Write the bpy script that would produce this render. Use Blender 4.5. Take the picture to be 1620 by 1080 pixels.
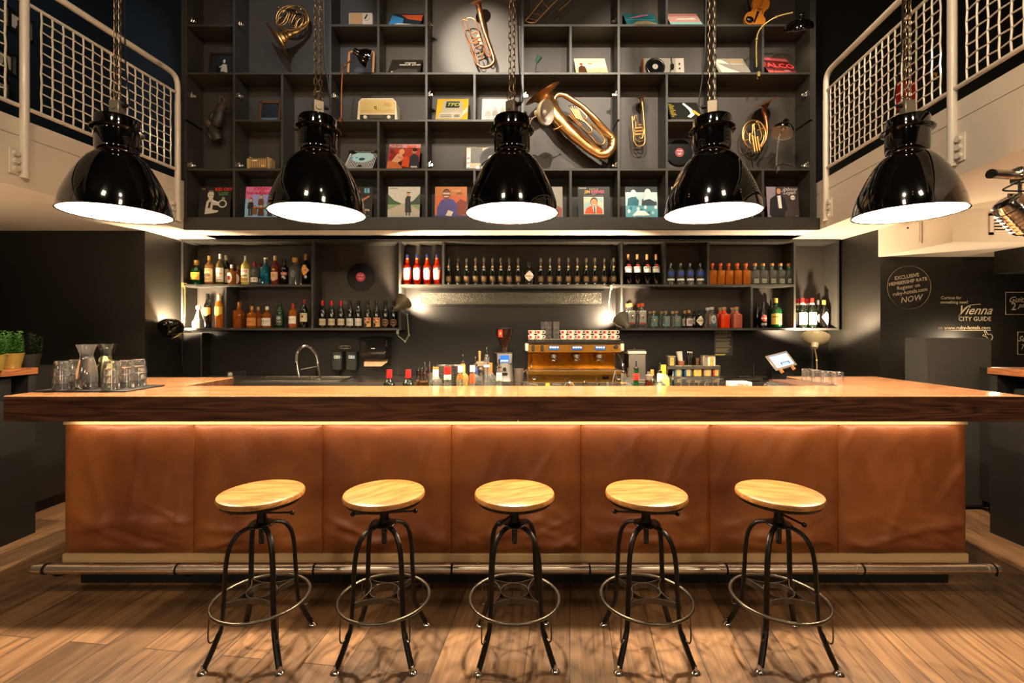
import bpy, math, random
from mathutils import Vector as V, Matrix
R = math.radians
random.seed(7)
PI = math.pi
F, HY, CX, H = 745.0, 522.0, 810.0, 1.43          # focal length, horizon row, centre column, eye height
def X(px, d): return (px - CX) * d / F
def Z(py, d): return H + (HY - py) * d / F
S = bpy.context.scene
COL = S.collection
for o in list(bpy.data.objects): bpy.data.objects.remove(o)

# ---------------------------------------------------------------- camera
cam = bpy.data.cameras.new('camera'); camo = bpy.data.objects.new('camera', cam); COL.objects.link(camo)
cam.sensor_width = 36; cam.sensor_fit = 'HORIZONTAL'; cam.lens = F / 1620 * 36
cam.shift_x = 0.0; cam.shift_y = -(540 - HY) / 1620
cam.clip_start = .05
camo.location = (0, 0, H); camo.rotation_euler = (R(90), 0, 0)
S.camera = camo
S.view_settings.view_transform = 'Standard'; S.view_settings.look = 'None'
S.view_settings.gamma = 1; S.view_settings.use_curve_mapping = False
S.view_settings.exposure = 0.8
# ---------------------------------------------------------------- world and lights
W = bpy.data.worlds.new('world'); S.world = W; W.use_nodes = True
W.node_tree.nodes['Background'].inputs[0].default_value = (.9, .8, .7, 1)
W.node_tree.nodes['Background'].inputs[1].default_value = .02
def aim(o, tgt):
    o.rotation_euler = (V(tgt) - o.location).to_track_quat('-Z', 'Y').to_euler()
def light(kind, loc, power, col=(1, .8, .58), tgt=None, size=.1, angle=60, blend=.5, sy=None, parent=None):
    l = bpy.data.lights.new('lamp_light', kind); l.energy = power; l.color = col
    o = bpy.data.objects.new('lamp_light', l); COL.objects.link(o); o.location = loc
    if kind == 'SPOT': l.spot_size = R(angle); l.spot_blend = blend; l.shadow_soft_size = size
    elif kind == 'AREA':
        l.size = size
        if sy: l.shape = 'RECTANGLE'; l.size_y = sy
    else: l.shadow_soft_size = size
    if tgt: aim(o, tgt)
    if parent: o.parent = parent
    return o
WARM = (1, .74, .47); NEUT = (1, .86, .68); COOL = (.8, .88, 1)
# unseen fill lights added behind the camera to brighten the leather bar front
for lx_, pw2 in ((-3.6, 24), (0, 12), (3.6, 24)): light('AREA', (lx_, -3.2, 2.45), pw2, (1, .78, .54), (lx_*.45, 2.6, .45), .55)
for lx_ in (-1.6, 1.6): light('AREA', (lx_, -1.0, 4.95), 38, (1, .76, .5), (lx_*.5, 2.6, .7), .5)
# unseen spots added overhead to brighten the two gallery fronts
light('SPOT', (-.4, .2, 5.0), 260, (1, .82, .6), (3.0, 3.0, 2.75), .12, 62, .7)
light('SPOT', (.4, .2, 5.0), 110, (1, .82, .6), (-3.4, 3.2, 2.85), .12, 58, .7)
# track spots over the void that pick out the display cabinet
light('SPOT', (-1.0, 1.9, 5.0), 900, NEUT, (-.30, 4.74, 4.28), .03, 19, .8)
light('SPOT', (-.9, 1.9, 5.0), 120, NEUT, (-.7, 4.74, 4.0), .03, 36, .8)
light('SPOT', (.3, 1.9, 5.0), 300, NEUT, (.45, 4.74, 3.3), .03, 42, .6)
light('SPOT', (1.2, 1.9, 5.0), 270, NEUT, (1.5, 4.74, 3.7), .03, 45, .6)
light('SPOT', (-1.6, 1.9, 5.0), 80, COOL, (-2.1, 4.74, 4.35), .03, 34, .6)
light('SPOT', (2.2, 1.9, 5.0), 160, NEUT, (2.45, 4.74, 3.5), .03, 40, .6)
light('SPOT', (-.6, 1.6, 4.9), 130, NEUT, (-1.0, 4.74, 2.9), .05, 60, .8)
light('SPOT', (-3.6, 2.4, 5.1), 25, COOL, (-4.3, 4.3, 4.6), .05, 40, .7)

# ---------------------------------------------------------------- materials
def lin(h):
    h = h.lstrip('#'); c = [int(h[i:i+2], 16) / 255 for i in (0, 2, 4)]
    return tuple(x / 12.92 if x <= .04045 else ((x + .055) / 1.055) ** 2.4 for x in c) + (1,)
_m = {}
def mat(name, col='#808080', rough=.5, metal=0, trans=0, ior=1.45, coat=0, emit=0, bump=.0, scale=40, var=.12, emcol=None, spec=.5):
    if name in _m: return _m[name]
    m = bpy.data.materials.new(name); m.use_nodes = True; n = m.node_tree.nodes; l = m.node_tree.links
    p = n['Principled BSDF']; c = lin(col)
    p.inputs['Base Color'].default_value = c; p.inputs['Roughness'].default_value = rough
    p.inputs['Metallic'].default_value = metal; p.inputs['Transmission Weight'].default_value = trans
    p.inputs['IOR'].default_value = ior; p.inputs['Coat Weight'].default_value = coat
    p.inputs['Specular IOR Level'].default_value = spec
    if emit:
        p.inputs['Emission Color'].default_value = lin(emcol or col); p.inputs['Emission Strength'].default_value = emit
    tc = n.new('ShaderNodeTexCoord'); nz = n.new('ShaderNodeTexNoise'); nz.inputs['Scale'].default_value = scale
    l.new(tc.outputs['Object'], nz.inputs['Vector'])
    if not trans:
        mx = n.new('ShaderNodeMix'); mx.data_type = 'RGBA'; mx.blend_type = 'MULTIPLY'; mx.inputs[0].default_value = 1
        rp = n.new('ShaderNodeMapRange'); rp.inputs[3].default_value = 1 - var; rp.inputs[4].default_value = 1 + var
        l.new(nz.outputs['Fac'], rp.inputs[0]); mx.inputs[6].default_value = c; l.new(rp.outputs[0], mx.inputs[7])
        l.new(mx.outputs[2], p.inputs['Base Color'])
    if bump:
        b = n.new('ShaderNodeBump'); b.inputs['Strength'].default_value = bump; b.inputs['Distance'].default_value = .01
        l.new(nz.outputs['Fac'], b.inputs['Height']); l.new(b.outputs[0], p.inputs['Normal'])
    _m[name] = m
    return m
def cm(h, rough=.5): return mat('paint_' + h.lstrip('#') + ('' if rough == .5 else '_%d' % (rough * 100)), h, rough)
def wood(name, stops, mapscale, rot=(0, 0, 0), rough=.3, coat=.2, planks=None, rings=1.0):
    m = bpy.data.materials.new(name); m.use_nodes = True; n = m.node_tree.nodes; l = m.node_tree.links
    p = n['Principled BSDF']; p.inputs['Roughness'].default_value = rough; p.inputs['Coat Weight'].default_value = coat
    p.inputs['Coat Roughness'].default_value = .25
    tc = n.new('ShaderNodeTexCoord'); mp = n.new('ShaderNodeMapping'); mp.inputs['Rotation'].default_value = rot
    l.new(tc.outputs['Object'], mp.inputs[0])
    src = mp.outputs[0]; br = None
    if planks:
        br = n.new('ShaderNodeTexBrick'); br.inputs['Scale'].default_value = 1
        br.inputs['Brick Width'].default_value = planks[0]; br.inputs['Row Height'].default_value = planks[1]
        br.inputs['Mortar Size'].default_value = .0022; br.inputs['Mortar Smooth'].default_value = .3
        br.inputs['Color1'].default_value = (0, 0, 0, 1); br.inputs['Color2'].default_value = (1, 1, 1, 1)
        br.inputs['Mortar'].default_value = (.5, .5, .5, 1); br.inputs['Bias'].default_value = 0
        br.offset = .37; l.new(src, br.inputs[0])
        ad = n.new('ShaderNodeVectorMath'); ad.operation = 'MULTIPLY_ADD'
        l.new(br.outputs['Color'], ad.inputs[0]); ad.inputs[1].default_value = (7, 3, 5); l.new(src, ad.inputs[2])
        src = ad.outputs[0]
    m2 = n.new('ShaderNodeMapping'); m2.inputs['Scale'].default_value = mapscale; l.new(src, m2.inputs[0])
    n1 = n.new('ShaderNodeTexNoise'); n1.inputs['Scale'].default_value = 1; n1.inputs['Detail'].default_value = 2
    l.new(m2.outputs[0], n1.inputs['Vector'])
    mu = n.new('ShaderNodeMath'); mu.operation = 'MULTIPLY'; mu.inputs[1].default_value = 9 * rings; l.new(n1.outputs['Fac'], mu.inputs[0])
    pp = n.new('ShaderNodeMath'); pp.operation = 'PINGPONG'; pp.inputs[1].default_value = .5; l.new(mu.outputs[0], pp.inputs[0])
    m3 = n.new('ShaderNodeMapping'); m3.inputs['Scale'].default_value = tuple(a * b for a, b in zip(mapscale, (3, 18, 18)))
    l.new(src, m3.inputs[0])
    n2 = n.new('ShaderNodeTexNoise'); n2.inputs['Scale'].default_value = 1; n2.inputs['Detail'].default_value = 4
    l.new(m3.outputs[0], n2.inputs['Vector'])
    mx = n.new('ShaderNodeMath'); mx.operation = 'MULTIPLY_ADD'; l.new(pp.outputs[0], mx.inputs[0]); mx.inputs[1].default_value = .7
    l.new(n2.outputs['Fac'], mx.inputs[2])
    rp = n.new('ShaderNodeValToRGB'); e = rp.color_ramp.elements; e[0].position = .3; e[1].position = 1.0
    e[0].color = lin(stops[0]); e[1].color = lin(stops[-1])
    if len(stops) > 2: q = e.new(.62); q.color = lin(stops[1])
    l.new(mx.outputs[0], rp.inputs[0])
    out = rp.outputs[0]
    if br:
        mr = n.new('ShaderNodeMapRange'); mr.inputs[3].default_value = .5; mr.inputs[4].default_value = 1.35
        l.new(br.outputs['Color'], mr.inputs[0])
        q = n.new('ShaderNodeMix'); q.data_type = 'RGBA'; q.blend_type = 'MULTIPLY'; q.inputs[0].default_value = 1
        l.new(out, q.inputs[6]); l.new(mr.outputs[0], q.inputs[7])
        q2 = n.new('ShaderNodeMix'); q2.data_type = 'RGBA'; l.new(br.outputs['Fac'], q2.inputs[0])
        l.new(q.outputs[2], q2.inputs[6]); q2.inputs[7].default_value = (.01, .006, .004, 1); out = q2.outputs[2]
    l.new(out, p.inputs['Base Color'])
    b = n.new('ShaderNodeBump'); b.inputs['Strength'].default_value = .12; b.inputs['Distance'].default_value = .004
    l.new(mx.outputs[0], b.inputs['Height']); l.new(b.outputs[0], p.inputs['Normal'])
    _m[name] = m
    return m
FLOOR = wood('floor_planks', ('#3f2d1f', '#6c5036', '#806243'), (.9, 5, 1), (0, 0, R(-83)), .42, .08, planks=(1.9, .19))
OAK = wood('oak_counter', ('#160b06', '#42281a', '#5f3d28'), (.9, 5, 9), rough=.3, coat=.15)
OAKT = wood('oak_top', ('#74492a', '#986a44', '#a87852'), (.7, 3, 3), rough=.2, coat=.6, rings=.7)  # slab top: oak lightened, the lamplight on it put into the colour
BIRCH = wood('seat_wood', ('#553214', '#966632', '#b07f48'), (2.5, 16, 16), rough=.32, coat=.3, rings=.6)
SHELFWOOD = wood('shelf_wood', ('#3a2010', '#6b3f20', '#7a4c2a'), (4, .8, 8), rough=.4, coat=.1)
BLACKPAINT = mat('black_wall_paint', '#181713', .45, scale=3, var=.2, bump=.03)
CABBLACK = mat('cabinet_black', '#34332f', .42, scale=12, var=.15)
CABBACK = mat('cabinet_back', '#3a3530', .5, scale=8, var=.1)
BARBACK = mat('bar_back_panel', '#0e0d0b', .42, scale=6, var=.15, spec=.3)
BLUEWALL = mat('blue_wall', '#17222e', .5, scale=5, var=.15)
CREAM = mat('cream_paint', '#cfc4b4', .5, scale=4, var=.04)
WHITECEIL = mat('white_plaster', '#e8e2d8', .6, scale=4, var=.03)
RAILP = mat('rail_paint', '#d6ccbc', .35, coat=.2, var=.03)
ENAMEL = mat('black_enamel', '#060505', .09, coat=1, var=.1, scale=5)
ENAMELW = mat('white_enamel', '#b5aea2', .3, var=.02)
BULB = mat('bulb_glow', '#fff0d8', .3, emit=14)
IRON = mat('black_iron', '#1d1b18', .35, metal=.6, scale=60, bump=.1)
IRONB = mat('worn_iron', '#5c554a', .32, metal=.9, scale=60, bump=.1)
STEEL = mat('brushed_steel', '#b9b2a8', .28, metal=1, scale=80)
PIPE = mat('pipe_steel', '#cfc2b2', .33, metal=1, scale=12, var=.15)
CHROME = mat('chrome', '#d8d4cc', .12, metal=1)
GOLDM = mat('polished_gold', '#d8a048', .24, metal=1, var=.1, scale=12)
BRASS = mat('brass_old', '#d0a060', .38, metal=1, scale=30, var=.25, bump=.05)
COPPER = mat('brass_red', '#b87850', .4, metal=1, scale=30, var=.25, bump=.05)
STRIP = mat('brass_strip', '#cdb185', .42, metal=.25, scale=9, var=.08)
ALU = mat('cast_aluminium', '#8f8575', .45, metal=.7, scale=50, bump=.1)
CHAIN = mat('chain_steel', '#7d6a52', .35, metal=.9)
RUBBER = mat('black_plastic', '#0d0d0c', .45)
GLASS = mat('clear_glass', '#ffffff', .015, trans=.975)
def thin_glass(name, tint, refr):
    m = bpy.data.materials.new(name); m.use_nodes = True; n = m.node_tree.nodes; l = m.node_tree.links
    p = n['Principled BSDF']; p.inputs['Transmission Weight'].default_value = 1; p.inputs['Roughness'].default_value = .02
    p.inputs['Base Color'].default_value = lin(tint)
    tr = n.new('ShaderNodeBsdfTransparent'); tr.inputs[0].default_value = lin(tint)
    gl = n.new('ShaderNodeBsdfGlossy'); gl.inputs['Roughness'].default_value = .04
    nz = n.new('ShaderNodeTexNoise'); nz.inputs['Scale'].default_value = 30
    bp = n.new('ShaderNodeBump'); bp.inputs['Strength'].default_value = .05; l.new(nz.outputs['Fac'], bp.inputs['Height']); l.new(bp.outputs[0], gl.inputs['Normal'])
    fr = n.new('ShaderNodeLayerWeight'); fr.inputs['Blend'].default_value = .35
    m1 = n.new('ShaderNodeMixShader'); l.new(fr.outputs['Fresnel'], m1.inputs[0]); l.new(tr.outputs[0], m1.inputs[1]); l.new(gl.outputs[0], m1.inputs[2])
    m2 = n.new('ShaderNodeMixShader'); m2.inputs[0].default_value = refr; l.new(m1.outputs[0], m2.inputs[1]); l.new(p.outputs[0], m2.inputs[2])
    l.new(m2.outputs[0], n['Material Output'].inputs[0]); _m[name] = m
    return m
THIN = thin_glass('thin_glass', '#f6faf8', .12)
WATER = mat('water', '#f6fbff', 0, trans=1, ior=1.33)
WTHIN = thin_glass('fruit_water', '#f2f6f0', .05)
GLC = mat('bottle_clear', '#e4eae6', .03, trans=.95)
GLA = mat('bottle_amber', '#d07a20', .04, trans=.6)
GLW = mat('bottle_whisky', '#a85a1c', .04, trans=.5)
GLR = mat('bottle_red', '#e02c08', .05, trans=.35, emit=0)
GLG = mat('bottle_green', '#0f4a20', .05, trans=.5)
GLD = mat('bottle_dark', '#0c120b', .07, coat=.6)
GLK = mat('bottle_black', '#090807', .06, coat=.6)
GLB = mat('bottle_teal', '#0e6f8a', .05, trans=.6)
GLY = mat('bottle_yellow', '#dcd070', .05, trans=.35)
GLBR = mat('bottle_brown', '#3a1406', .06, coat=.5)
LEATHER = None

# ---------------------------------------------------------------- mesh builder
def TR(x=0, y=0, z=0): return Matrix.Translation((x, y, z))
def RX(a): return Matrix.Rotation(R(a), 4, 'X')
def RY(a): return Matrix.Rotation(R(a), 4, 'Y')
def RZ(a): return Matrix.Rotation(R(a), 4, 'Z')
def SC(x, y, z): return Matrix.Diagonal((x, y, z, 1))
def ALIGN(dirv):                                     # z axis onto dirv
    return V(dirv).normalized().to_track_quat('Z', 'Y').to_matrix().to_4x4()
def cr(pts, n=6, closed=False):                      # smooth path through points
    pts = [V(p) for p in pts]; out = []; N = len(pts)
    for i in range(N if closed else N - 1):
        if closed: a, b, c, d = pts[i-1], pts[i], pts[(i+1) % N], pts[(i+2) % N]
        else: a, b, c, d = pts[max(i-1, 0)], pts[i], pts[i+1], pts[min(i+2, N-1)]
        for k in range(n):
            t = k / n
            out.append(.5 * ((2*b) + (c-a)*t + (2*a-5*b+4*c-d)*t*t + (3*b-a-3*c+d)*t**3))
    if not closed: out.append(pts[-1])
    return out
_txt = {}
def textmesh(body, shear=0, bold=0):
    k = (body, shear, bold)
    if k in _txt: return _txt[k]
    c = bpy.data.curves.new('t', 'FONT'); c.body = body; c.size = 1; c.shear = shear; c.offset = bold; c.resolution_u = 2
    c.align_x = 'CENTER'; c.align_y = 'CENTER'; c.space_line = .95
    o = bpy.data.objects.new('t', c); COL.objects.link(o)
    dg = bpy.context.evaluated_depsgraph_get(); e = o.evaluated_get(dg); me = e.to_mesh()
    r = ([tuple(v.co) for v in me.vertices], [tuple(p.vertices) for p in me.polygons])
    e.to_mesh_clear(); bpy.data.objects.remove(o); bpy.data.curves.remove(c)
    _txt[k] = r
    return r
class B:
    def __init__(s): s.v = []; s.f = []; s.mi = []; s.m = []; s.fl = []
    def slot(s, m):
        if m not in s.m: s.m.append(m)
        return s.m.index(m)
    def add(s, vs, fs, m, M=None, flat=False):
        o = len(s.v); k = s.slot(m)
        for p in vs:
            p = V(p)
            s.v.append(tuple(M @ p if M is not None else p))
        for f in fs: s.f.append([o + i for i in f]); s.mi.append(k); s.fl.append(flat)
        return s
    def box(s, x0, x1, y0, y1, z0, z1, m, M=None, bev=0):
        if x0 > x1: x0, x1 = x1, x0
        if y0 > y1: y0, y1 = y1, y0
        if z0 > z1: z0, z1 = z1, z0
        if bev:
            b = min(bev, (x1-x0)*.45, (y1-y0)*.45, (z1-z0)*.45)
            vs = []; idx = {}
            for i, (sx, cx) in enumerate(((1, x0), (-1, x1))):
                for j, (sy, cy) in enumerate(((1, y0), (-1, y1))):
                    for k, (sz, cz) in enumerate(((1, z0), (-1, z1))):
                        for a in range(3):
                            p = [cx + sx*b, cy + sy*b, cz + sz*b]; p[a] = (cx, cy, cz)[a]
                            idx[i, j, k, a] = len(vs); vs.append(p)
            fs = []
            for i in (0, 1):
                fs.append([idx[i, 0, 0, 0], idx[i, 1, 0, 0], idx[i, 1, 1, 0], idx[i, 0, 1, 0]])
                fs.append([idx[0, i, 0, 1], idx[1, i, 0, 1], idx[1, i, 1, 1], idx[0, i, 1, 1]])
                fs.append([idx[0, 0, i, 2], idx[1, 0, i, 2], idx[1, 1, i, 2], idx[0, 1, i, 2]])
            for a in (0, 1):
                for b2 in (0, 1):
                    fs.append([idx[0, a, b2, 1], idx[1, a, b2, 1], idx[1, a, b2, 2], idx[0, a, b2, 2]])
                    fs.append([idx[a, 0, b2, 0], idx[a, 1, b2, 0], idx[a, 1, b2, 2], idx[a, 0, b2, 2]])
                    fs.append([idx[a, b2, 0, 0], idx[a, b2, 1, 0], idx[a, b2, 1, 1], idx[a, b2, 0, 1]])
            for i in (0, 1):
                for j in (0, 1):
                    for k in (0, 1): fs.append([idx[i, j, k, 0], idx[i, j, k, 1], idx[i, j, k, 2]])
            c = V(((x0+x1)/2, (y0+y1)/2, (z0+z1)/2)); g = []
            for f in fs:
                p = [V(vs[q]) for q in f]; nn = (p[1]-p[0]).cross(p[2]-p[0])
                g.append(f if nn.dot(sum(p, V((0, 0, 0)))/len(p) - c) > 0 else f[::-1])
            return s.add(vs, g, m, M)
        vs = [(x, y, z) for x in (x0, x1) for y in (y0, y1) for z in (z0, z1)]
        fs = [(0, 1, 3, 2), (4, 6, 7, 5), (0, 4, 5, 1), (2, 3, 7, 6), (0, 2, 6, 4), (1, 5, 7, 3)]
        return s.add(vs, fs, m, M)
    def lathe(s, prof, m, M=None, seg=24, sq=0, ry=1):
        vs = []; rows = []
        for r, z in prof:
            if r < 1e-6: rows.append([len(vs)]); vs.append((0, 0, z)); continue
            row = []
            for i in range(seg):
                a = 2*PI*(i+.5)/seg; c, q = math.cos(a), math.sin(a)
                k = 1
                if sq: k = 1 / (abs(c)**sq + abs(q)**sq) ** (1/sq)
                row.append(len(vs)); vs.append((r*c*k, r*q*k*ry, z))
            rows.append(row)
        fs = []
        for a, b in zip(rows, rows[1:]):
            if len(a) == 1 and len(b) == 1: continue
            for i in range(seg):
                j = (i+1) % seg
                if len(a) == 1: fs.append((a[0], b[j], b[i]))
                elif len(b) == 1: fs.append((a[i], a[j], b[0]))
                else: fs.append((a[i], a[j], b[j], b[i]))
        return s.add(vs, fs, m, M)
    def cyl(s, r, z0, z1, m, M=None, seg=20, r2=None):
        r2 = r if r2 is None else r2
        return s.lathe([(0, z0), (r, z0), (r2, z1), (0, z1)], m, M, seg)
    def rod(s, a, b, r, m, seg=8, r2=None):
        a = V(a); b = V(b)
        return s.cyl(r, 0, (b-a).length, m, TR(*a) @ ALIGN(b-a), seg, r2)
    def ball(s, c, r, m, seg=14, sx=1, sy=1, sz=1, M=None):
        n = max(4, seg//2); pr = [(0, -1)] + [(math.cos(t), math.sin(t)) for t in [(-PI/2 + PI*i/n) for i in range(1, n)]] + [(0, 1)]
        return s.lathe(pr, m, (M if M is not None else Matrix()) @ TR(*c) @ SC(r*sx, r*sy, r*sz), seg)
    def tube(s, pts, r, m, seg=8, closed=False, M=None, ry=1, caps=True):
        pts = [V(p) for p in pts]; N = len(pts)
        rs = r if isinstance(r, (list, tuple)) else [r]*N
        if len(rs) != N:
            q = [];
            for i in range(N):
                t = i*(len(rs)-1)/(N-1); k = min(int(t), len(rs)-2); q.append(rs[k] + (rs[k+1]-rs[k])*(t-k))
            rs = q
        T = []
        for i in range(N):
            a = pts[i-1] if (i or closed) else pts[0]; b = pts[(i+1) % N] if (i < N-1 or closed) else pts[-1]
            t = b-a
            T.append(t.normalized() if t.length > 1e-9 else (T[-1] if T else V((0, 0, 1))))
        u = T[0].orthogonal().normalized()
        if abs(T[0].z) < .9: u = (V((0, 0, 1)) - T[0]*T[0].z).normalized()
        vs = []
        for i in range(N):
            u = (u - T[i]*u.dot(T[i])); u = u.normalized() if u.length > 1e-6 else T[i].orthogonal().normalized()
            w = T[i].cross(u)
            for k in range(seg):
                a = 2*PI*k/seg
                vs.append(pts[i] + rs[i]*(math.cos(a)*u + ry*math.sin(a)*w))
        fs = []
        for i in range(N if closed else N-1):
            j = (i+1) % N
            for k in range(seg):
                l = (k+1) % seg; fs.append((i*seg+k, i*seg+l, j*seg+l, j*seg+k))
        if not closed and caps: fs.append(tuple(range(seg))[::-1]); fs.append(tuple((N-1)*seg+k for k in range(seg)))
        return s.add(vs, fs, m, M)
    def ring(s, R0, r, m, M=None, seg=40, rs=8, rz=1):
        return s.tube([(R0*math.cos(2*PI*i/seg), R0*math.sin(2*PI*i/seg), 0) for i in range(seg)], r, m, rs, True, M, ry=rz)
    def prism(s, poly, z0, z1, m, M=None):
        n = len(poly); vs = [(x, y, z0) for x, y in poly] + [(x, y, z1) for x, y in poly]
        fs = [tuple(range(n))[::-1], tuple(range(n, 2*n))] + [(i, (i+1) % n, n+(i+1) % n, n+i) for i in range(n)]
        return s.add(vs, fs, m, M)
    def text(s, body, M, size, m, shear=0, bold=0):
        vs, fs = textmesh(body, shear, bold)
        return s.add([(x*size, y*size, z*size) for x, y, z in vs], fs, m, M)
    def strips(s, fn, poly, L, m, n=9):
        xs_ = [p[0] for p in poly]; x0, x1 = min(xs_), max(xs_); vs = []
        for i in range(n+1):
            x = x0 + (x1-x0)*(.001 + .998*i/n); ys = []
            for a, c in zip(poly, poly[1:] + poly[:1]):
                if (a[0]-x)*(c[0]-x) <= 0 and a[0] != c[0]: ys.append(a[1] + (c[1]-a[1])*(x-a[0])/(c[0]-a[0]))
            ys = ys or [poly[0][1]]; vs += [fn(x, min(ys), L), fn(x, max(ys), L)]
        s.add(vs, [(2*i, 2*i+2, 2*i+3, 2*i+1) for i in range(n)], m)
    def art(s, fn, items, asp=1.0, curved=False):
        # flat printed artwork: fn(x, y, layer) -> point, unit coordinates
        for L, it in enumerate(items):
            k = it[0]; L += 1; m = None
            if k == 'r':
                _, x0, y0, x1, y1, c = it; n = 6
                vs = [fn(x0+(x1-x0)*i/n, y, L) for y in (y0, y1) for i in range(n+1)]
                s.add(vs, [(i, i+1, n+2+i, n+1+i) for i in range(n)], cm(c))
            elif k == 'e':
                _, cx, cy, rx, ry, c = it; n = 20
                if curved: s.strips(fn, [(cx+rx*math.cos(2*PI*i/n), cy+ry*math.sin(2*PI*i/n)) for i in range(n)], L, cm(c)); continue
                s.add([fn(cx+rx*math.cos(2*PI*i/n), cy+ry*math.sin(2*PI*i/n), L) for i in range(n)], [tuple(range(n))], cm(c))
            elif k == 'p':
                if curved: s.strips(fn, list(it[1]), L, cm(it[2])); continue
                s.add([fn(x, y, L) for x, y in it[1]], [tuple(range(len(it[1])))], cm(it[2]))
            elif k == 't':
                _, tx, x, y, sz, c = it[:6]; sh = it[6] if len(it) > 6 else 0; bo = it[7] if len(it) > 7 else 0
                vs, fs = textmesh(tx, sh, bo)
                s.add([fn(x + a*sz, y + b*sz*asp, L) for a, b, _ in vs], fs, cm(c))
        return s
    def build(s, name, parent=None, label=None, cat=None, group=None, kind=None, loc=None, rz=0, flat=False, angle=38):
        me = bpy.data.meshes.new(name); me.from_pydata(s.v, [], s.f)
        for m in s.m: me.materials.append(m)
        me.polygons.foreach_set('material_index', s.mi)
        if not flat:
            me.polygons.foreach_set('use_smooth', [True]*len(s.f)); me.update()
            try: me.set_sharp_from_angle(angle=R(angle))
            except Exception: pass
        me.update()
        o = bpy.data.objects.new(name, me); COL.objects.link(o)
        if parent: o.parent = parent
        if loc: o.location = loc
        o.rotation_euler.z = R(rz)
        tag(o, label, cat, group, kind)
        return o
def tag(o, label=None, cat=None, group=None, kind=None):
    if label: o['label'] = label
    if cat: o['category'] = cat
    if group: o['group'] = group
    if kind: o['kind'] = kind
    return o
def thing(name, label, cat, loc=(0, 0, 0), group=None, rz=0):
    o = bpy.data.objects.new(name, None); COL.objects.link(o); o.empty_display_size = .05
    o.location = loc; o.rotation_euler.z = R(rz)
    return tag(o, label, cat, group)
def dup(o, parent=None, loc=None, label=None, group=None, rz=None):
    c = o.copy(); COL.objects.link(c); c.parent = parent
    if loc is not None: c.location = loc
    if rz is not None: c.rotation_euler.z = R(rz)
    if label: c['label'] = label
    if group: c['group'] = group
    for ch in o.children: dup(ch, c)
    return c
def flatfn(Wd, Ht, M, z=0.0):
    return lambda x, y, L: M @ V((x*Wd, y*Ht, z + L*.0005))
UP = RX(90)                                           # xy artwork plane -> upright, facing the camera

# ================================================================ the setting
def XL(d): return -3.16 - .13 * (4.47 - d)
def XR(d): return 2.96 - .11 * (4.53 - d)
SO = 2.396                                            # soffit height
b = B().box(-7, 7, -4, 5.4, -.06, 0, FLOOR); b.build('floor', kind='structure')
B().box(-7, 7, -4, 5.6, 5.2, 5.3, BLACKPAINT).build('ceiling', kind='structure')
B().box(-7, 7, -4.1, -4, 0, 5.2, BLACKPAINT).build('wall_rear', kind='structure')
b = B().box(-7.1, -7, -4, 5.4, 0, 5.2, BLACKPAINT).box(-7, -3.57, 4.58, 5.4, 0, SO, BLACKPAINT)
b.build('wall_left', kind='structure')
b = B().box(7, 7.1, -4, 5.4, 0, 5.2, BLACKPAINT).box(3.52, 7, 4.5, 5.4, 0, SO, BLACKPAINT)
b.build('wall_right', kind='structure')
b = B().box(-3.57, 3.52, 5.24, 5.4, 0, SO, BARBACK)
b.build('wall_back', kind='structure')
b = B()                                               # wainscot panels and steel edge strips on the back wall
b.box(-3.57, -3.36, 5.10, 5.24, 0, 1.40, BARBACK); b.box(-3.565, -3.555, 4.6, 5.1, 0, 1.4, BARBACK)
b.box(-3.365, -3.355, 5.09, 5.10, 0, 1.40, STEEL); b.box(3.325, 3.34, 5.22, 5.24, 0, 1.45, STEEL)
b.build('trim_1', kind='structure')
b = B().box(-3.14, 2.96, 4.8, 5.4, SO, 5.2, BLACKPAINT); b.build('wall_upper', kind='structure')
b = B().box(-7, -3.14, 5.2, 5.4, 2.86, 5.2, BLUEWALL).box(-7, -4.39, -1, 5.2, 2.86, 5.2, BLUEWALL)
b.box(-3.2, -3.14, 4.8, 5.2, 2.86, 5.2, BLACKPAINT)
b.build('wall_gallery_left', kind='structure')
b = B().box(2.96, 7, 5.2, 5.4, 2.86, 5.2, BLACKPAINT).box(5.5, 7, -1, 5.2, 2.86, 5.2, BLACKPAINT)
b.build('wall_gallery_right', kind='structure')
# galleries: white undersides, cream steel edge beams with a groove
for side, fx, xo in (('left', XL, -7), ('right', XR, 7)):
    sg = 1 if side == 'right' else -1
    b = B()
    j = -3.14 if side == 'left' else 2.96
    for z0, z1, ins in ((SO, 2.738, 0), (2.738, 2.744, .006), (2.744, 2.86, 0)):
        poly = [(xo, -1), (fx(-1) + sg*ins, -1), (fx(4.53) + sg*ins, 4.53), (fx(4.53) + sg*ins, 5.4), (xo, 5.4)]
        if side == 'left': poly = poly
        else: poly = poly[::-1]
        b.prism(poly, z0, z1, CREAM)
    b.build('ceiling_gallery_' + side, kind='structure')
b = B().box(-3.17, 2.97, 4.56, 5.4, SO, SO + .03, WHITECEIL); b.build('ceiling_soffit', kind='structure')
b = B().box(3.5, 7, 3.74, 4.5, 2.13, SO, CREAM)
b.build('ceiling_bulkhead', kind='structure')
B().box(4.3, 5.2, 3.9, 4.2, 1.93, 2.13, BLACKPAINT).build('trim_2', kind='structure')
B().box(-3.16, 2.96, 4.52, 4.56, SO, 2.506, CABBLACK).build('trim_3', kind='structure')

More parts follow.
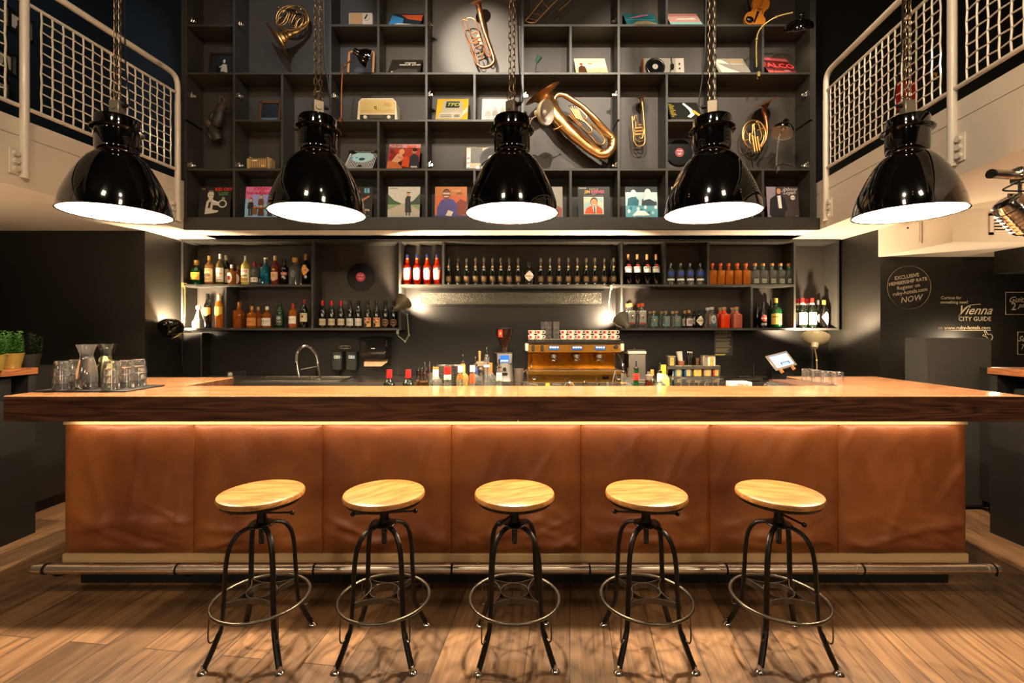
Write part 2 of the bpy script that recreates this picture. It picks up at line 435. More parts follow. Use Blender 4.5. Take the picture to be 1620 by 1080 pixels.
# hatch and vent on the bulkhead
t = thing('access_hatch', 'small square white access hatch on the side of the white bulkhead', 'hatch', (3.5, 4.15, 2.27))
b = B().box(-.006, 0, -.13, .10, -.10, .10, CREAM).box(-.009, -.006, -.115, .085, -.085, .085, RAILP)
b.build('panel', t); B().cyl(.008, 0, .006, IRON, TR(-.009, 0, .06) @ RY(-90), 10).build('lock', t)
t = thing('air_vent', 'white louvred air vent on the front of the bulkhead behind the chrome spotlight', 'vent', (X(1600, 3.74), 3.74, 2.27))
b = B(); b.box(-.18, .2, -.012, 0, .065, .085, RAILP).box(-.18, .2, -.012, 0, -.085, -.065, RAILP).box(-.18, -.15, -.012, 0, -.085, .085, RAILP).box(.17, .2, -.012, 0, -.085, .085, RAILP)
b.build('frame', t)
B().box(-.15, .17, -.004, -.001, -.065, .065, IRON).build('backing', t)
for k in range(5): B().box(-.15, .17, -.016, -.004, -.006, .006, RAILP, TR(0, 0, -.05 + .025*k) @ RX(30)).build('slat', t)

# railings
def railing(name, label, fx, d0, d1, z_top, posts, panels, sg):
    t = thing(name, label, 'railing', (0, 0, 0), 'gallery railings')
    P = lambda d, z, off=0: V((fx(d) - sg*(.012+off), d, z))
    # top rail with the rounded drop at the cabinet end
    de = posts[0]
    pts = [P(d1, z_top), P(de - .5, z_top), P(de - .25, z_top), P(de - .12, z_top), P(de - .05, z_top - .012), P(de - .012, z_top - .05), P(de, z_top - .12), P(de, z_top - .3)]
    B().tube(cr(pts, 5), .024, RAILP, 12).build('top_rail', t)
    for q in posts:
        top = z_top - .25 if q == posts[0] else z_top
        B().rod(P(q, 2.46), P(q, top), .026, RAILP, 14).build('post', t)
        b = B().box(-.012 if sg > 0 else 0, 0 if sg > 0 else .012, -.03, .03, -.085, .085, RAILP)
        for k in (-1, 0, 1): b.cyl(.019, 0, .02, RAILP, TR(-.012*sg, .0, .052*k) @ RY(-90 if sg > 0 else 90), 10)
        o = b.build('bracket', t); o.location = (fx(q - .055), q - .055, 2.56)
    B().rod(P(d1, 2.94), P(de, 2.94), .014, RAILP, 8).build('bottom_rail', t)
    B().rod(P(d1, 3.66), P(de, 3.66), .012, RAILP, 8).build('mesh_rail', t)
    for a, c in panels:
        b = B(); n = int(round((a - c) / .0715)); rr = random.Random(3)
        for i in range(n + 1):
            d = a - (a - c) * i / n
            w = [P(d + (rr.uniform(-.0015, .0015) if 0 < k < 10 else 0), 2.94 + .072*k, .004*(k % 2)) for k in range(11)]
            b.tube(w, .0062, RAILP, 5)
        for k in range(1, 10):
            z = 2.94 + .072*k
            b.tube([P(a - (a - c)*i/n, z + .002*(1 if (i + k) % 2 else -1), .005*((i + k) % 2)) for i in range(n + 1)], .0055, RAILP, 5)
        b.build('wire_mesh', t)
    return t
railing('gallery_railing', 'cream steel gallery railing with wire mesh, on the left before a dark blue wall', XL, 0, .4, 3.83, (4.44, 3.2, 1.9), ((4.36, 3.3), (3.09, 2.02)), -1)
railing('gallery_railing', 'cream steel gallery railing with wire mesh on the right, in front of the black wall', XR, 0, .4, 3.83, (4.40, 2.97, 1.6), ((4.32, 3.06), (2.86, 1.72)), 1)

# pictures and signs up on the galleries
def frame_side(label, d0, d1, z0, z1):
    t = thing('picture_frame', label, 'picture', (-4.385, (d0+d1)/2, z0), 'small framed prints on the left gallery wall'); w = (d1-d0)/2; h = z1-z0
    b = B()
    for y0, y1, a, c in ((-w, w, 0, .015), (-w, w, h-.015, h), (-w, -w+.015, 0, h), (w-.015, w, 0, h)): b.box(0, .018, y0, y1, a, c, STEEL)
    b.build('frame', t)
    fn = lambda x, y, L: V((.004 + L*.0005, w - .015 - x*(2*w-.03), .015 + y*(h-.03)))
    B().art(fn, [('r', 0, 0, 1, 1, '#1a1a1c'), ('r', .2, .15, .85, .85, '#b9b2a6'), ('e', .5, .55, .12, .2, '#2a2624'), ('p', [(.3, .15), (.7, .15), (.6, .45), (.38, .5)], '#2a2624')]).build('print', t)
frame_side('framed print on the blue wall, highest one beside the railing post', 4.08, 4.30, 4.05, 4.24)
frame_side('framed print on the blue wall, middle one behind the far left mesh', 3.98, 4.16, 3.66, 3.85)
frame_side('framed print on the blue wall, lowest one at the left edge', 3.98, 4.10, 3.42, 3.58)
t = thing('fire_sign', 'red fire equipment sign behind the right railing mesh', 'sign', (X(1435, 5.19), 5.2, Z(152, 5.19)))
B().box(-.12, .12, -.008, 0, -.16, .16, cm('#a3141a')).build('panel', t)
B().art(flatfn(.24, .32, TR(-.12, -.009, -.16) @ UP), [('e', .55, .7, .16, .12, '#e6dcd6'), ('e', .55, .7, .10, .08, '#a3141a'), ('r', .2, .12, .8, .2, '#e6dcd6'), ('p', [(.2, .35), (.35, .35), (.3, .55)], '#e6dcd6')]).build('pictogram', t)
t = thing('warning_sign', 'small yellow sign behind the right railing mesh near the post', 'sign', (X(1478, 5.19), 5.2, Z(120, 5.19)))
B().box(-.035, .035, -.006, 0, -.04, .04, cm('#c8961e')).build('panel', t)
B().art(flatfn(.07, .08, TR(-.035, -.007, -.04) @ UP), [('p', [(.2, .3), (.8, .3), (.5, .8)], '#2a2210')]).build('pictogram', t)

# ================================================================ bar counter
ZT, ZB = 1.074, .934
poly = [(-2.755, 2.55), (2.79, 2.55), (2.79, 3.62), (2.11, 3.62), (2.11, 3.01), (-2.105, 3.01), (-2.105, 3.56), (-2.755, 3.56)]
b = B(); cx = 0.033; e = .004
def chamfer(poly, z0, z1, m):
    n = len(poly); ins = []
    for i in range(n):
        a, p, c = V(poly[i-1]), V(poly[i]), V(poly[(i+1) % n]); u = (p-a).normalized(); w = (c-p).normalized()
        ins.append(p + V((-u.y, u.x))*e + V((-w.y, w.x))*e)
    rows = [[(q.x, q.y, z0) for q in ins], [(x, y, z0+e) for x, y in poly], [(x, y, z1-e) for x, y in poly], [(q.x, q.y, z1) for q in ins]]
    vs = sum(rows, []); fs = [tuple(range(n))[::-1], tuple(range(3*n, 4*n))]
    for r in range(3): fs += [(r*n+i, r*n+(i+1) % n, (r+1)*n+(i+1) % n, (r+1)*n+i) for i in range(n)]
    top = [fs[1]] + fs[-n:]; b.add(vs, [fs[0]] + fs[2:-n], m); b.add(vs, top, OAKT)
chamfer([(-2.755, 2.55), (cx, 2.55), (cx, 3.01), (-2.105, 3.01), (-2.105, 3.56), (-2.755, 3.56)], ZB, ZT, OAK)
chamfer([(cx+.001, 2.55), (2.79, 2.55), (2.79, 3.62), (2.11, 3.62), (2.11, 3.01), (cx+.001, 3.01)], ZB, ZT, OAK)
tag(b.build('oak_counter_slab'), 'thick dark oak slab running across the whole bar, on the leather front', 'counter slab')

bar = thing('bar_counter', 'bar counter front clad in seven brown leather panels under the oak slab', 'bar counter', (0, 2.62, 0))
D0 = 2.62
b = B().box(-2.47, 2.5, .03, .30, .13, ZB - .002, CABBLACK); b.box(-2.44, 2.47, .045, .28, 0, .13, mat('plinth_black', '#100f0e', .5))
for sx in (-2.755+.30, 2.79-.3-.02):
    pass
b.build('plinth', bar)
m = bpy.data.materials.new('brown_leather'); m.use_nodes = True; n = m.node_tree.nodes; l = m.node_tree.links; p = n['Principled BSDF']
tc = n.new('ShaderNodeTexCoord'); n1 = n.new('ShaderNodeTexNoise'); n1.inputs['Scale'].default_value = 2.2; n1.inputs['Detail'].default_value = 5
n2 = n.new('ShaderNodeTexVoronoi'); n2.inputs['Scale'].default_value = 260
n3 = n.new('ShaderNodeTexNoise'); n3.inputs['Scale'].default_value = 22; n3.inputs['Detail'].default_value = 5
for q in (n1, n2, n3): l.new(tc.outputs['Object'], q.inputs['Vector'])
rp = n.new('ShaderNodeValToRGB'); rp.color_ramp.elements[0].position = .3; rp.color_ramp.elements[1].position = .75
rp.color_ramp.elements[0].color = lin('#6a351a'); rp.color_ramp.elements[1].color = lin('#a0602f')
l.new(n1.outputs['Fac'], rp.inputs[0]); l.new(rp.outputs[0], p.inputs['Base Color'])
ma = n.new('ShaderNodeMath'); ma.operation = 'MULTIPLY_ADD'; ma.inputs[1].default_value = .25
l.new(n2.outputs['Distance'], ma.inputs[0]); l.new(n3.outputs['Fac'], ma.inputs[2])
bp = n.new('ShaderNodeBump'); bp.inputs['Strength'].default_value = .22; bp.inputs['Distance'].default_value = .006
l.new(ma.outputs[0], bp.inputs['Height']); l.new(bp.outputs[0], p.inputs['Normal'])
p.inputs['Roughness'].default_value = .42; p.inputs['Specular IOR Level'].default_value = .5
LEATHER = m
from mathutils import noise as NZ
seams = [X(q, D0) for q in (101, 305, 509, 714, 919, 1124, 1328, 1530)]
for i in range(7):
    x0, x1 = seams[i] + .0012, seams[i+1] - .0012; z0, z1 = .187, ZB - .03; nx, nz = 72, 76
    vs = []; rr = random.Random(i*5+2); ox = i*7.3
    wr = [(rr.uniform(.12, .95), rr.uniform(0, .28), rr.uniform(-.5, .5), rr.uniform(.03, .07), rr.uniform(.004, .011)) for _ in range(18)]
    vr = [(rr.uniform(.05, .95), rr.uniform(.35, .95), rr.uniform(.9, 1.9), rr.uniform(.03, .07), rr.uniform(.003, .009)) for _ in range(11)]
    for k in range(nz+1):
        for j in range(nx+1):
            u, w = j/nx, k/nz
            e1 = min(u, 1-u)*(x1-x0); e2 = min(w, 1-w)*(z1-z0); ed = min(e1, e2)
            puff = .02 * (1 - math.exp(-e1/.022)) * (1 - math.exp(-e2/.028)) * (.8 + .2*math.sin(PI*w))
            q = NZ.noise(V((u*2.2 + ox, w*2.0, 1.3)))*.010 + NZ.noise(V((u*5 + ox, w*3.0, 4.3)))*.005
            # creases fanning up from the bottom hem, softer vertical ones above
            for a, c, an, wd, am in wr:
                dx = (u-a)*math.cos(an) + (w-c)*math.sin(an); dy = -(u-a)*math.sin(an) + (w-c)*math.cos(an)
                q += am*math.exp(-(dy/wd*1.4)**2) * math.exp(-(dx/.25)**2) * (1 if rr else 1)
            for a, c, an, wd, am in vr:
                dx = (u-a)*math.cos(an) + (w-c)*math.sin(an); dy = -(u-a)*math.sin(an) + (w-c)*math.cos(an)
                q += am*math.exp(-(dy/wd)**2) * math.exp(-(dx/.3)**2)
            f = 1 - math.exp(-ed/.03)
            vs.append((x0 + u*(x1-x0), .008 - puff - q*f, z0 + w*(z1-z0)))
    fs = [(k*(nx+1)+j, k*(nx+1)+j+1, (k+1)*(nx+1)+j+1, (k+1)*(nx+1)+j) for k in range(nz) for j in range(nx)]
    bb = B().add(vs, fs, LEATHER); N0 = len(bb.v)
    bb.box(x0, x1, .008, .045, z0, z1, LEATHER)
    bb.build('leather_panel', bar, angle=180)
b = B().box(seams[0]-.004, seams[-1]+.004, -.0, .03, ZB-.03, ZB-.001, STRIP); b.build('top_strip', bar, 'thin brass strip under the slab')
o = light('AREA', (0.02, 2.577, ZB-.006), 3.2, (1, .72, .46), (0.02, 2.62, ZB-.045), 4.9, sy=.012)
b = B().box(seams[0]-.004, seams[-1]+.004, -.006, .03, .137, .187, STRIP, None, .002); b.build('base_strip', bar, 'brass strip below the leather')
# foot rail
fr = thing('foot_rail', 'long brushed steel foot rail in front of the leather bar base', 'foot rail', (0, 2.49, .168))
B().rod((X(74, 2.49), 0, 0), (X(1561, 2.49), 0, 0), .0255, PIPE, 24).build('pipe', fr)
for q in (68, 275, 492, 709, 926, 1142, 1357, 1564):
    xx = X(q, 2.49); s = 1
    bb = B(); M = TR(xx, 0, 0) @ RY(90)
    bb.cyl(.0285, -.018, .012, PIPE, M, 24); bb.lathe([(.027, .016), (.0292, .018), (.0292, .024), (.027, .026)], IRON, M, 24)
    bb.build('collar', fr)
    bb = B(); bb.tube(cr([(xx+.045, 0, -.02), (xx+.06, .02, -.043), (xx+.10, .07, -.05), (xx+.14, .13, -.065), (xx+.155, .17, -.072)], 5), .0075, IRON, 8)
    bb.ball((xx+.15, .11, -.036), .014, BRASS, 10); bb.rod((xx+.095, .06, -.05), (xx+.095, .06, -.02), .005, BRASS)
    bb.cyl(.026, 0, .01, IRON, TR(xx+.155, .174, -.075) @ RX(90), 12)
    bb.build('bracket', fr)
for q, s in ((56, -1), (1576, 1)):
    B().lathe([(0, .022), (.018, .02), (.025, .012), (.0262, 0), (.0262, -.02), (0, -.02)][::-1], PIPE, TR(X(q, 2.49), 0, 0) @ RY(90*s), 20).build('end_cap', fr)
# work shelves inside the bar and under the wings
t = thing('work_counter', 'steel work shelf behind the front bar slab', 'counter', (0, 3.02, 0))
B().box(-2.09, 2.1, .0, .45, .84, .87, STEEL).build('worktop', t)
B().box(-2.09, 2.1, .02, .42, .06, .84, CABBLACK).build('cabinet', t)
for sg, x0, x1 in ((-1, -2.5, -2.12), (1, 2.12, 2.52)):
    t = thing('wing_cabinet', 'black cabinet carrying the %s wing of the oak slab' % ('left' if sg < 0 else 'right'), 'cabinet', ((x0+x1)/2, 3.3, 0))
    B().box(-(x1-x0)/2, (x1-x0)/2, -.28, .22, 0, ZB-.002, CABBLACK).build('body', t)

# ================================================================ side counters
for sg, xi in ((-1, -3.37), (1, 3.38)):
    nm = 'left' if sg < 0 else 'right'
    SIDEB = mat('side_black', '#131210', .5, var=.15)
    t = thing('side_counter', 'tall black side counter with brown wooden top at the %s edge' % nm, 'counter', (xi, 2, 0), 'side counters')
    w = sg*2.2
    B().box(0, w, -1.5, 1.33, .93 if sg > 0 else .96, .0, SIDEB).build('body', t)
    B().box(sg*.0, w, 1.28, 1.33, .9, 1.12, SIDEB).build('side_panel', t)
    B().box(sg*.55, w, -1.5, 1.28, .9, 1.12, SIDEB).build('back_panel', t)
    B().box(-sg*.012, w, -1.5, 1.34, 1.12, 1.166, SHELFWOOD, None, .003).build('worktop', t)
    yl_ = .62 if sg < 0 else .36
    t = thing('low_cabinet', 'black recessed cabinet with plinth beside the %s side counter' % nm, 'cabinet', (sg*3.68, 3.345, 0), 'recessed cabinets')
    B().box(0, sg*1.4, 0, yl_, .1, 1.14, SIDEB).build('body', t); B().box(sg*.05, sg*1.4, .02, yl_-.02, 0, .1, IRON).build('plinth', t)
    for k in range(1, 2): B().box(-sg*.002, sg*.01, .02, yl_-.02, .12, .62, SIDEB).build('door', t)
# control panel in the left niche
t = thing('hifi_unit', 'black hi-fi unit with small dial in the niche at the left edge', 'electronics', (-3.40, 3.0, .961))
B().box(-.4, 0, -.2, .2, 0, .145, RUBBER, None, .004).build('body', t)
b = B().cyl(.014, 0, .008, STEEL, TR(0, .06, .095) @ RY(90), 12); b.cyl(.008, 0, .008, STEEL, TR(0, .11, .095) @ RY(90), 10); b.cyl(.008, 0, .008, STEEL, TR(0, .0, .03) @ RY(90), 10); b.build('knob', t)
# printer in the right niche
t = thing('printer', 'black desktop printer with paper in the niche under the right wooden top', 'printer', (3.62, 3.03, .931))
B().box(-.2, .2, -.19, .19, 0, .10, RUBBER, None, .012).build('body', t)
b = B().box(-.19, .19, -.185, .12, .10, .125, mat('grey_plastic', '#3b3c3c', .4), None, .006); b.build('lid', t)
B().tube(cr([(-.12, -.18, .14), (-.06, -.1, .17), (.05, 0, .15), (.12, .12, .128)], 5), .004, cm('#e8e2d4'), 6, ry=26).build('paper', t)
B().box(-.202, -.199, -.15, -.11, .03, .05, CHROME).build('button', t)
# black fridge-like tower on the right
t = thing('drinks_fridge', 'plain black fridge cabinet standing behind the right wing of the bar', 'cabinet', (X(1516, 3.75), 3.75, 0))
w = X(1567, 3.75) - X(1465, 3.75)
B().box(-w/2, w/2, 0, .2, .02, 1.365, CABBLACK).build('body', t)
B().box(-w/2+.003, w/2-.003, -.008, -.001, .04, 1.36, CABBLACK).build('door', t)
light('POINT', (4.35, 4.3, 1.35), 4, WARM, size=.06)
light('SPOT', (4.3, 2.9, 1.22), 55, WARM, (4.1, 3.1, 2.4), .06, 140, .9)  # uplight added to brighten the right gallery underside
light('SPOT', (-4.2, 2.6, 1.22), 40, WARM, (-4.0, 2.9, 2.4), .06, 150, .9)  # uplight added to brighten the left gallery underside

# ================================================================ bar stools
def make_stool(name, label, grp):
    t = thing(name, label, 'bar stool', (0, 0, 0), grp)
    zs = .704; r = .181
    B().lathe([(0, zs-.030), (r-.012, zs-.030), (r-.002, zs-.024), (r, zs-.014), (r-.004, zs-.004), (r-.016, zs), (r*.6, zs+.0005), (0, zs)], BIRCH, None, 56).build('seat', t)
    B().lathe([(0, zs-.052), (.05, zs-.056), (.13, zs-.052), (.166, zs-.042), (.171, zs-.0302), (0, zs-.0302)], IRON, None, 40).build('seat_plate', t)
    b = B().cyl(.011, .47, zs-.05, IRON, None, 12)
    for k in range(22): b.lathe([(.0108, .475+.009*k), (.0128, .4795+.009*k), (.0108, .484+.009*k)], IRON, None, 12)
    b.cyl(.019, .585, .62, IRON, None, 14, .016); b.build('spindle', t)
    b = B().lathe([(0, .553), (.052, .553), (.056, .558), (.052, .563), (.024, .568), (.02, .588), (0, .588)], IRON, None, 24); b.build('hub', t)
    h = thing_child('tilt_bar', t)
    b = B().tube([(-.135, 0, .607), (.135, 0, .607)], .0045, IRON, 8)
    b.ball((-.138, 0, .607), .011, IRON, 12); b.ball((.138, 0, .607), .011, IRON, 12); b.cyl(.02, .593, .62, IRON, None, 12)
    o = b.build('handle_bar', t)
    for i in range(4):
        a = R(45 + 90*i); dx, dy = math.cos(a), math.sin(a)
        prof = [(.018, .552), (.055, .553), (.098, .535), (.128, .49), (.142, .42), (.148, .32), (.154, .22), (.16, .155), (.172, .125), (.196, .07), (.222, .018)]
        pts = cr([(q*dx, q*dy, z) for q, z in prof], 5)
        b = B(); b.tube(pts, [.0095]*12 + [.011]*4, IRON, 8, ry=1.25)
        lg = b.build('leg', t)
        f = B().lathe([(0, 0), (.019, 0), (.021, .003), (.017, .009), (.009, .014), (.006, .03), (0, .03)], CHROME, TR(.228*dx, .228*dy, 0), 16).build('foot', lg)
        # stirrup rod hanging from the ring
        tx, ty = -dy, dx
        c = [(.205*dx+.0*tx, .205*dy, .226), (.208*dx, .208*dy, .15), (.206*dx, .206*dy, .12), (.195*dx, .195*dy, .112), (.172*dx, .172*dy, .128)]
        B().tube(cr(c, 4), .0032, IRONB, 6).build('stirrup', lg)
    B().ring(.2, .0075, IRONB, TR(0, 0, .226), 64, 10).build('foot_ring', t)
    b = B()
    n = 40; zb = .245
    def band(pts, h, th):
        m = len(pts); vs = []
        for i in range(m):
            p = V(pts[i]); a = V(pts[max(i-1, 0)]); c = V(pts[min(i+1, m-1)]); tt = (c-a).normalized(); nn = V((-tt.y, tt.x, 0))
            for s1, s2 in ((-1, -1), (1, -1), (1, 1), (-1, 1)): vs.append(p + nn*th*s1 + V((0, 0, h*s2)))
        fs = [(i*4+k, i*4+(k+1) % 4, (i+1)*4+(k+1) % 4, (i+1)*4+k) for i in range(m-1) for k in range(4)]
        b.add(vs, fs + [(0, 1, 2, 3), ((m-1)*4+3, (m-1)*4+2, (m-1)*4+1, (m-1)*4)], IRONB)
    band([(.062*math.cos(2*PI*i/n), .062*math.sin(2*PI*i/n), zb) for i in range(n+1)], .012, .0018)
    for i in range(4):
        a = R(45 + 90*i); c = R(135 + 90*i); md = R(90 + 90*i)
        P0 = V((.152*math.cos(a), .152*math.sin(a), zb)); P2 = V((.152*math.cos(c), .152*math.sin(c), zb)); Mi = V((.064*math.cos(md), .064*math.sin(md), zb))
        C = Mi*2 - (P0+P2)/2
        band([(1-q)**2*P0 + 2*q*(1-q)*C + q*q*P2 for q in [k/12 for k in range(13)]], .012, .0018)
    b.build('brace_ring', t)
    return t
def thing_child(*a): return None
SD = 2.125
stool = make_stool('bar_stool', 'round wooden bar stool, leftmost of the five, before the second leather panel', 'industrial stools along the bar')
stool.location = (X(414, SD), SD, 0)
for px, lab, hr, rz in ((608, 'round wooden bar stool with darkly cracked seat edge, second from the left', 8, 0),
                (814, 'round wooden bar stool straight below the middle pendant lamp', 60, 3), (1022, 'round wooden bar stool, second from the right', -6, 0),
                (1232, 'round wooden bar stool, rightmost of the five, its tilt bar pointing back', 105, -2)):
    o = dup(stool, None, (X(px, SD), SD, 0), lab, rz=rz)
    for c in o.children:
        if c.name.startswith('handle_bar'): c.rotation_euler.z = R(hr)
        if c.name.startswith('seat') and not c.name.startswith('seat_plate'): c.rotation_euler.z = R(hr * 3 + 20)

# ================================================================ pendant lamps
DL, ZR = 2.9, 2.146
def make_pendant(name, label, grp):
    t = thing(name, label, 'pendant lamp', (0, DL, ZR), grp)
    out = [(.282, 0), (.279, .025), (.271, .07), (.252, .13), (.231, .18), (.205, .235), (.177, .285), (.149, .325), (.121, .352), (.105, .367)]
    b = B().lathe(out, ENAMEL, None, 72); b.lathe([(.282, 0), (.286, .003), (.286, -.003), (.280, -.004), (.277, 0)], ENAMEL, None, 72)
    for a in (60, 245, 300, 120):
        for dz in (.055, .07): b.ball((.272*math.cos(R(a)), .272*math.sin(R(a)), dz), .004, STEEL, 8)
    b.build('shade', t)
    inn = [(r-.0045, z+.001) for r, z in out]
    b = B().lathe(inn[::-1], ENAMELW, None, 72)
    for a in (200, 340, 80, 20): 
        for dz in (.03, .045): b.ball((.268*math.cos(R(a)), .268*math.sin(R(a)), dz), .004, BRASS, 8)
    b.build('reflector', t, 'white enamel inside of the shade')
    b = B().lathe([(.09, .355), (.098, .36), (.108, .375), (.112, .40), (.112, .50), (.112, .502)], ENAMEL, None, 48)
    b.lathe([(.112, .50), (.134, .503), (.137, .509), (.134, .515), (.114, .518)], ENAMEL, None, 48)
    b.lathe([(.112, .515), (.112, .57), (.106, .585), (.085, .592), (0, .594)], ENAMEL, None, 48)
    b.build('housing', t)
    b = B().box(-.031, .031, -.03, .03, .594, .69, ALU, None, .005); b.cyl(.019, 0, .006, ALU, TR(-.002, -.03, .65) @ RX(90), 16)
    b.cyl(.012, 0, .03, RUBBER, TR(.03, 0, .665) @ RY(90), 12); b.build('hanger_box', t)
    B().tube(cr([(.06, 0, .665), (.075, 0, .68), (.07, 0, .74), (.055, 0, .85), (.04, .01, 1.0), (.034, .01, 1.5), (.034, 0, 3.05)], 6), .0045, RUBBER, 6).build('cable', t)
    b = B(); z = .70; k = 0
    while z < 3.04:
        for sx in (-.014, .014):
            pts = []
            for i in range(8):
                a = 2*PI*i/8; u = .009*math.cos(a); w = .013*math.sin(a) + (.010 if math.sin(a) > .1 else (-.010 if math.sin(a) < -.1 else 0))
                pts.append((sx + (u if k % 2 else 0), 0 if k % 2 else u, z + w))
            b.tube(pts, .0028, CHAIN, 4, True)
        z += .0365; k += 1
    b.build('chain', t)
    B().tube(cr([(-.014, 0, .69), (-.03, -.01, .72), (.0, -.03, .74), (.03, -.01, .72), (.014, 0, .70)], 5), .003, CHAIN, 5).build('hook', t)
    b = B().ball((0, 0, .20), .045, BULB, 16, 1, 1, 1.35); b.cyl(.022, .25, .36, ENAMELW, None, 14); b.build('bulb', t)
    return t
lx = [-2.430, -1.195, 0, 1.232, 2.434]
pend = make_pendant('pendant_lamp', 'black dome pendant lamp on a chain, farthest left in front of the left railing', 'black dome pendants over the bar')
labs = ['', 'black dome pendant lamp hanging between the french horn and the white radio', 'black dome pendant lamp in the middle, above the champagne bottles',
        'black dome pendant lamp hanging before the vinyl record, left of the black clamp lamps', 'black dome pendant lamp on a chain, farthest right in front of the right railing']
for i, x in enumerate(lx):
    o = pend if i == 0 else dup(pend, None, None, labs[i])
    o.location = (x, DL, ZR); o.rotation_euler.z = R((0, 35, -30, 160, 175)[i])
    light('POINT', (x, DL, ZR + .13), (150, 180, 205, 180, 155)[i], (1, .77, .53), size=.04)
t = tag(B().box(-.045, .04, -.001, .001, -.014, .014, mat('label_foil', '#6b5a44', .3, metal=.7)).build('maker_plate', None), None)
t.parent = [o for o in bpy.data.objects if o.get('label') == labs[3]][0]
t.location = (0, 0, .05); t.rotation_euler = (0, 0, 0)
bpy.data.objects.remove(t)

# ================================================================ film spotlight at the right edge
t = thing('film_spotlight', 'chrome studio spotlight clamped to a steel pipe at the right edge', 'spotlight', (X(1612, 2.3), 2.3, Z(275, 2.3)))
B().rod((-.13, 0, 0), (.6, .1, 0), .022, STEEL, 20).build('pipe', t)
B().cyl(.0225, 0, .012, RUBBER, TR(-.13, 0, 0) @ ALIGN((-1, -.15, 0)), 20).build('pipe_cap', t)
B().rod((.35, .06, 0), (.35, .06, SO - Z(275, 2.3)), .012, STEEL, 10).build('hanger_rod', t)
b = B().box(-.02, .03, -.03, .03, -.045, .03, CHROME, None, .006); b.rod((.005, 0, -.04), (.005, 0, -.1), .008, CHROME); b.ball((.03, -.03, -.05), .014, CHROME, 10); b.tube([(-.05, 0, -.16), (-.05, 0, -.1), (.06, 0, -.1), (.06, 0, -.16)], .006, CHROME, 6); b.build('clamp', t)
M = TR(0.0, 0, -.2) @ ALIGN((.75, -.1, -.9))
b = B().lathe([(0, -.10), (.04, -.098), (.062, -.085), (.068, -.06), (.068, .07), (.06, .085), (.045, .095)], CHROME, M, 32)
for k in range(6): b.lathe([(.067, -.05+.02*k), (.073, -.046+.02*k), (.067, -.042+.02*k)], CHROME, M, 32)
b.build('housing', t)
B().lathe([(.045, .095), (.04, .12), (.052, .135), (.05, .13), (0, .13)], CHROME, M, 24).build('lens', t)
B().add([(.05, -.02, -.33), (.075, -.02, -.31), (.055, -.02, -.40), (.035, -.02, -.44)], [(0, 1, 2, 3)], ENAMELW).build('barn_door', t)
B().tube(cr([(.1, -.02, -.0), (.02, -.03, -.02), (-.06, -.03, -.06), (-.1, -.02, -.085), (-.04, -.02, -.09), (.02, -.02, -.09)], 5), .004, RUBBER, 6).build('cable', t)

# ================================================================ tray, tumblers, carafes
tray = B().box(-.265, .265, -.15, .155, 0, .008, mat('slate', '#17181a', .5, scale=60, bump=.1), None, .002)
tag(tray.build('serving_tray', loc=(-2.475, 2.845, ZT + .001)), 'black slate tray carrying glasses and carafes on the left of the bar', 'tray')
def tumbler_mesh(inv=True, h=.088, r0=.034, r1=.044):
    b = B(); n = 40
    prof = [(0, 0), (r0-.003, 0), (r0, .004), (r0+(r1-r0)*.35, h*.35), (r1, h-.002), (r1-.0015, h), (r1-.003, h-.002), (r0+(r1-r0)*.35-.0045, h*.35), (r0-.006, .014), (0, .012)]
    b.lathe(prof, GLASS, (TR(0, 0, h) @ RX(180)) if inv else None, 20)
    return b
tm = tumbler_mesh().build('tumbler')
tag(tm, 'x', 'glass', 'upturned tumblers stacked on the slate tray')
first = True
zt = ZT + .0095
where = {0: 'bottom', 1: 'middle', 2: 'top'}
for px, d, desc in ((98, 2.74, 'front left stack on the slate tray'), (121, 2.88, 'stack half hidden behind the left carafe'),
                    (176, 2.74, 'front right stack on the slate tray'), (200, 2.83, 'middle stack right of the carafes'), (219, 2.93, 'stack at the right back corner of the tray')):
    for k in range(3):
        lab = 'clear upturned tumbler, %s one of the %s' % (where[k], desc)
        o = tm if first else tm.copy()
        if not first: COL.objects.link(o)
        o.location = (X(px, d), d, zt + k*.040); o['label'] = lab; first = False
        o.rotation_euler.z = k*.3
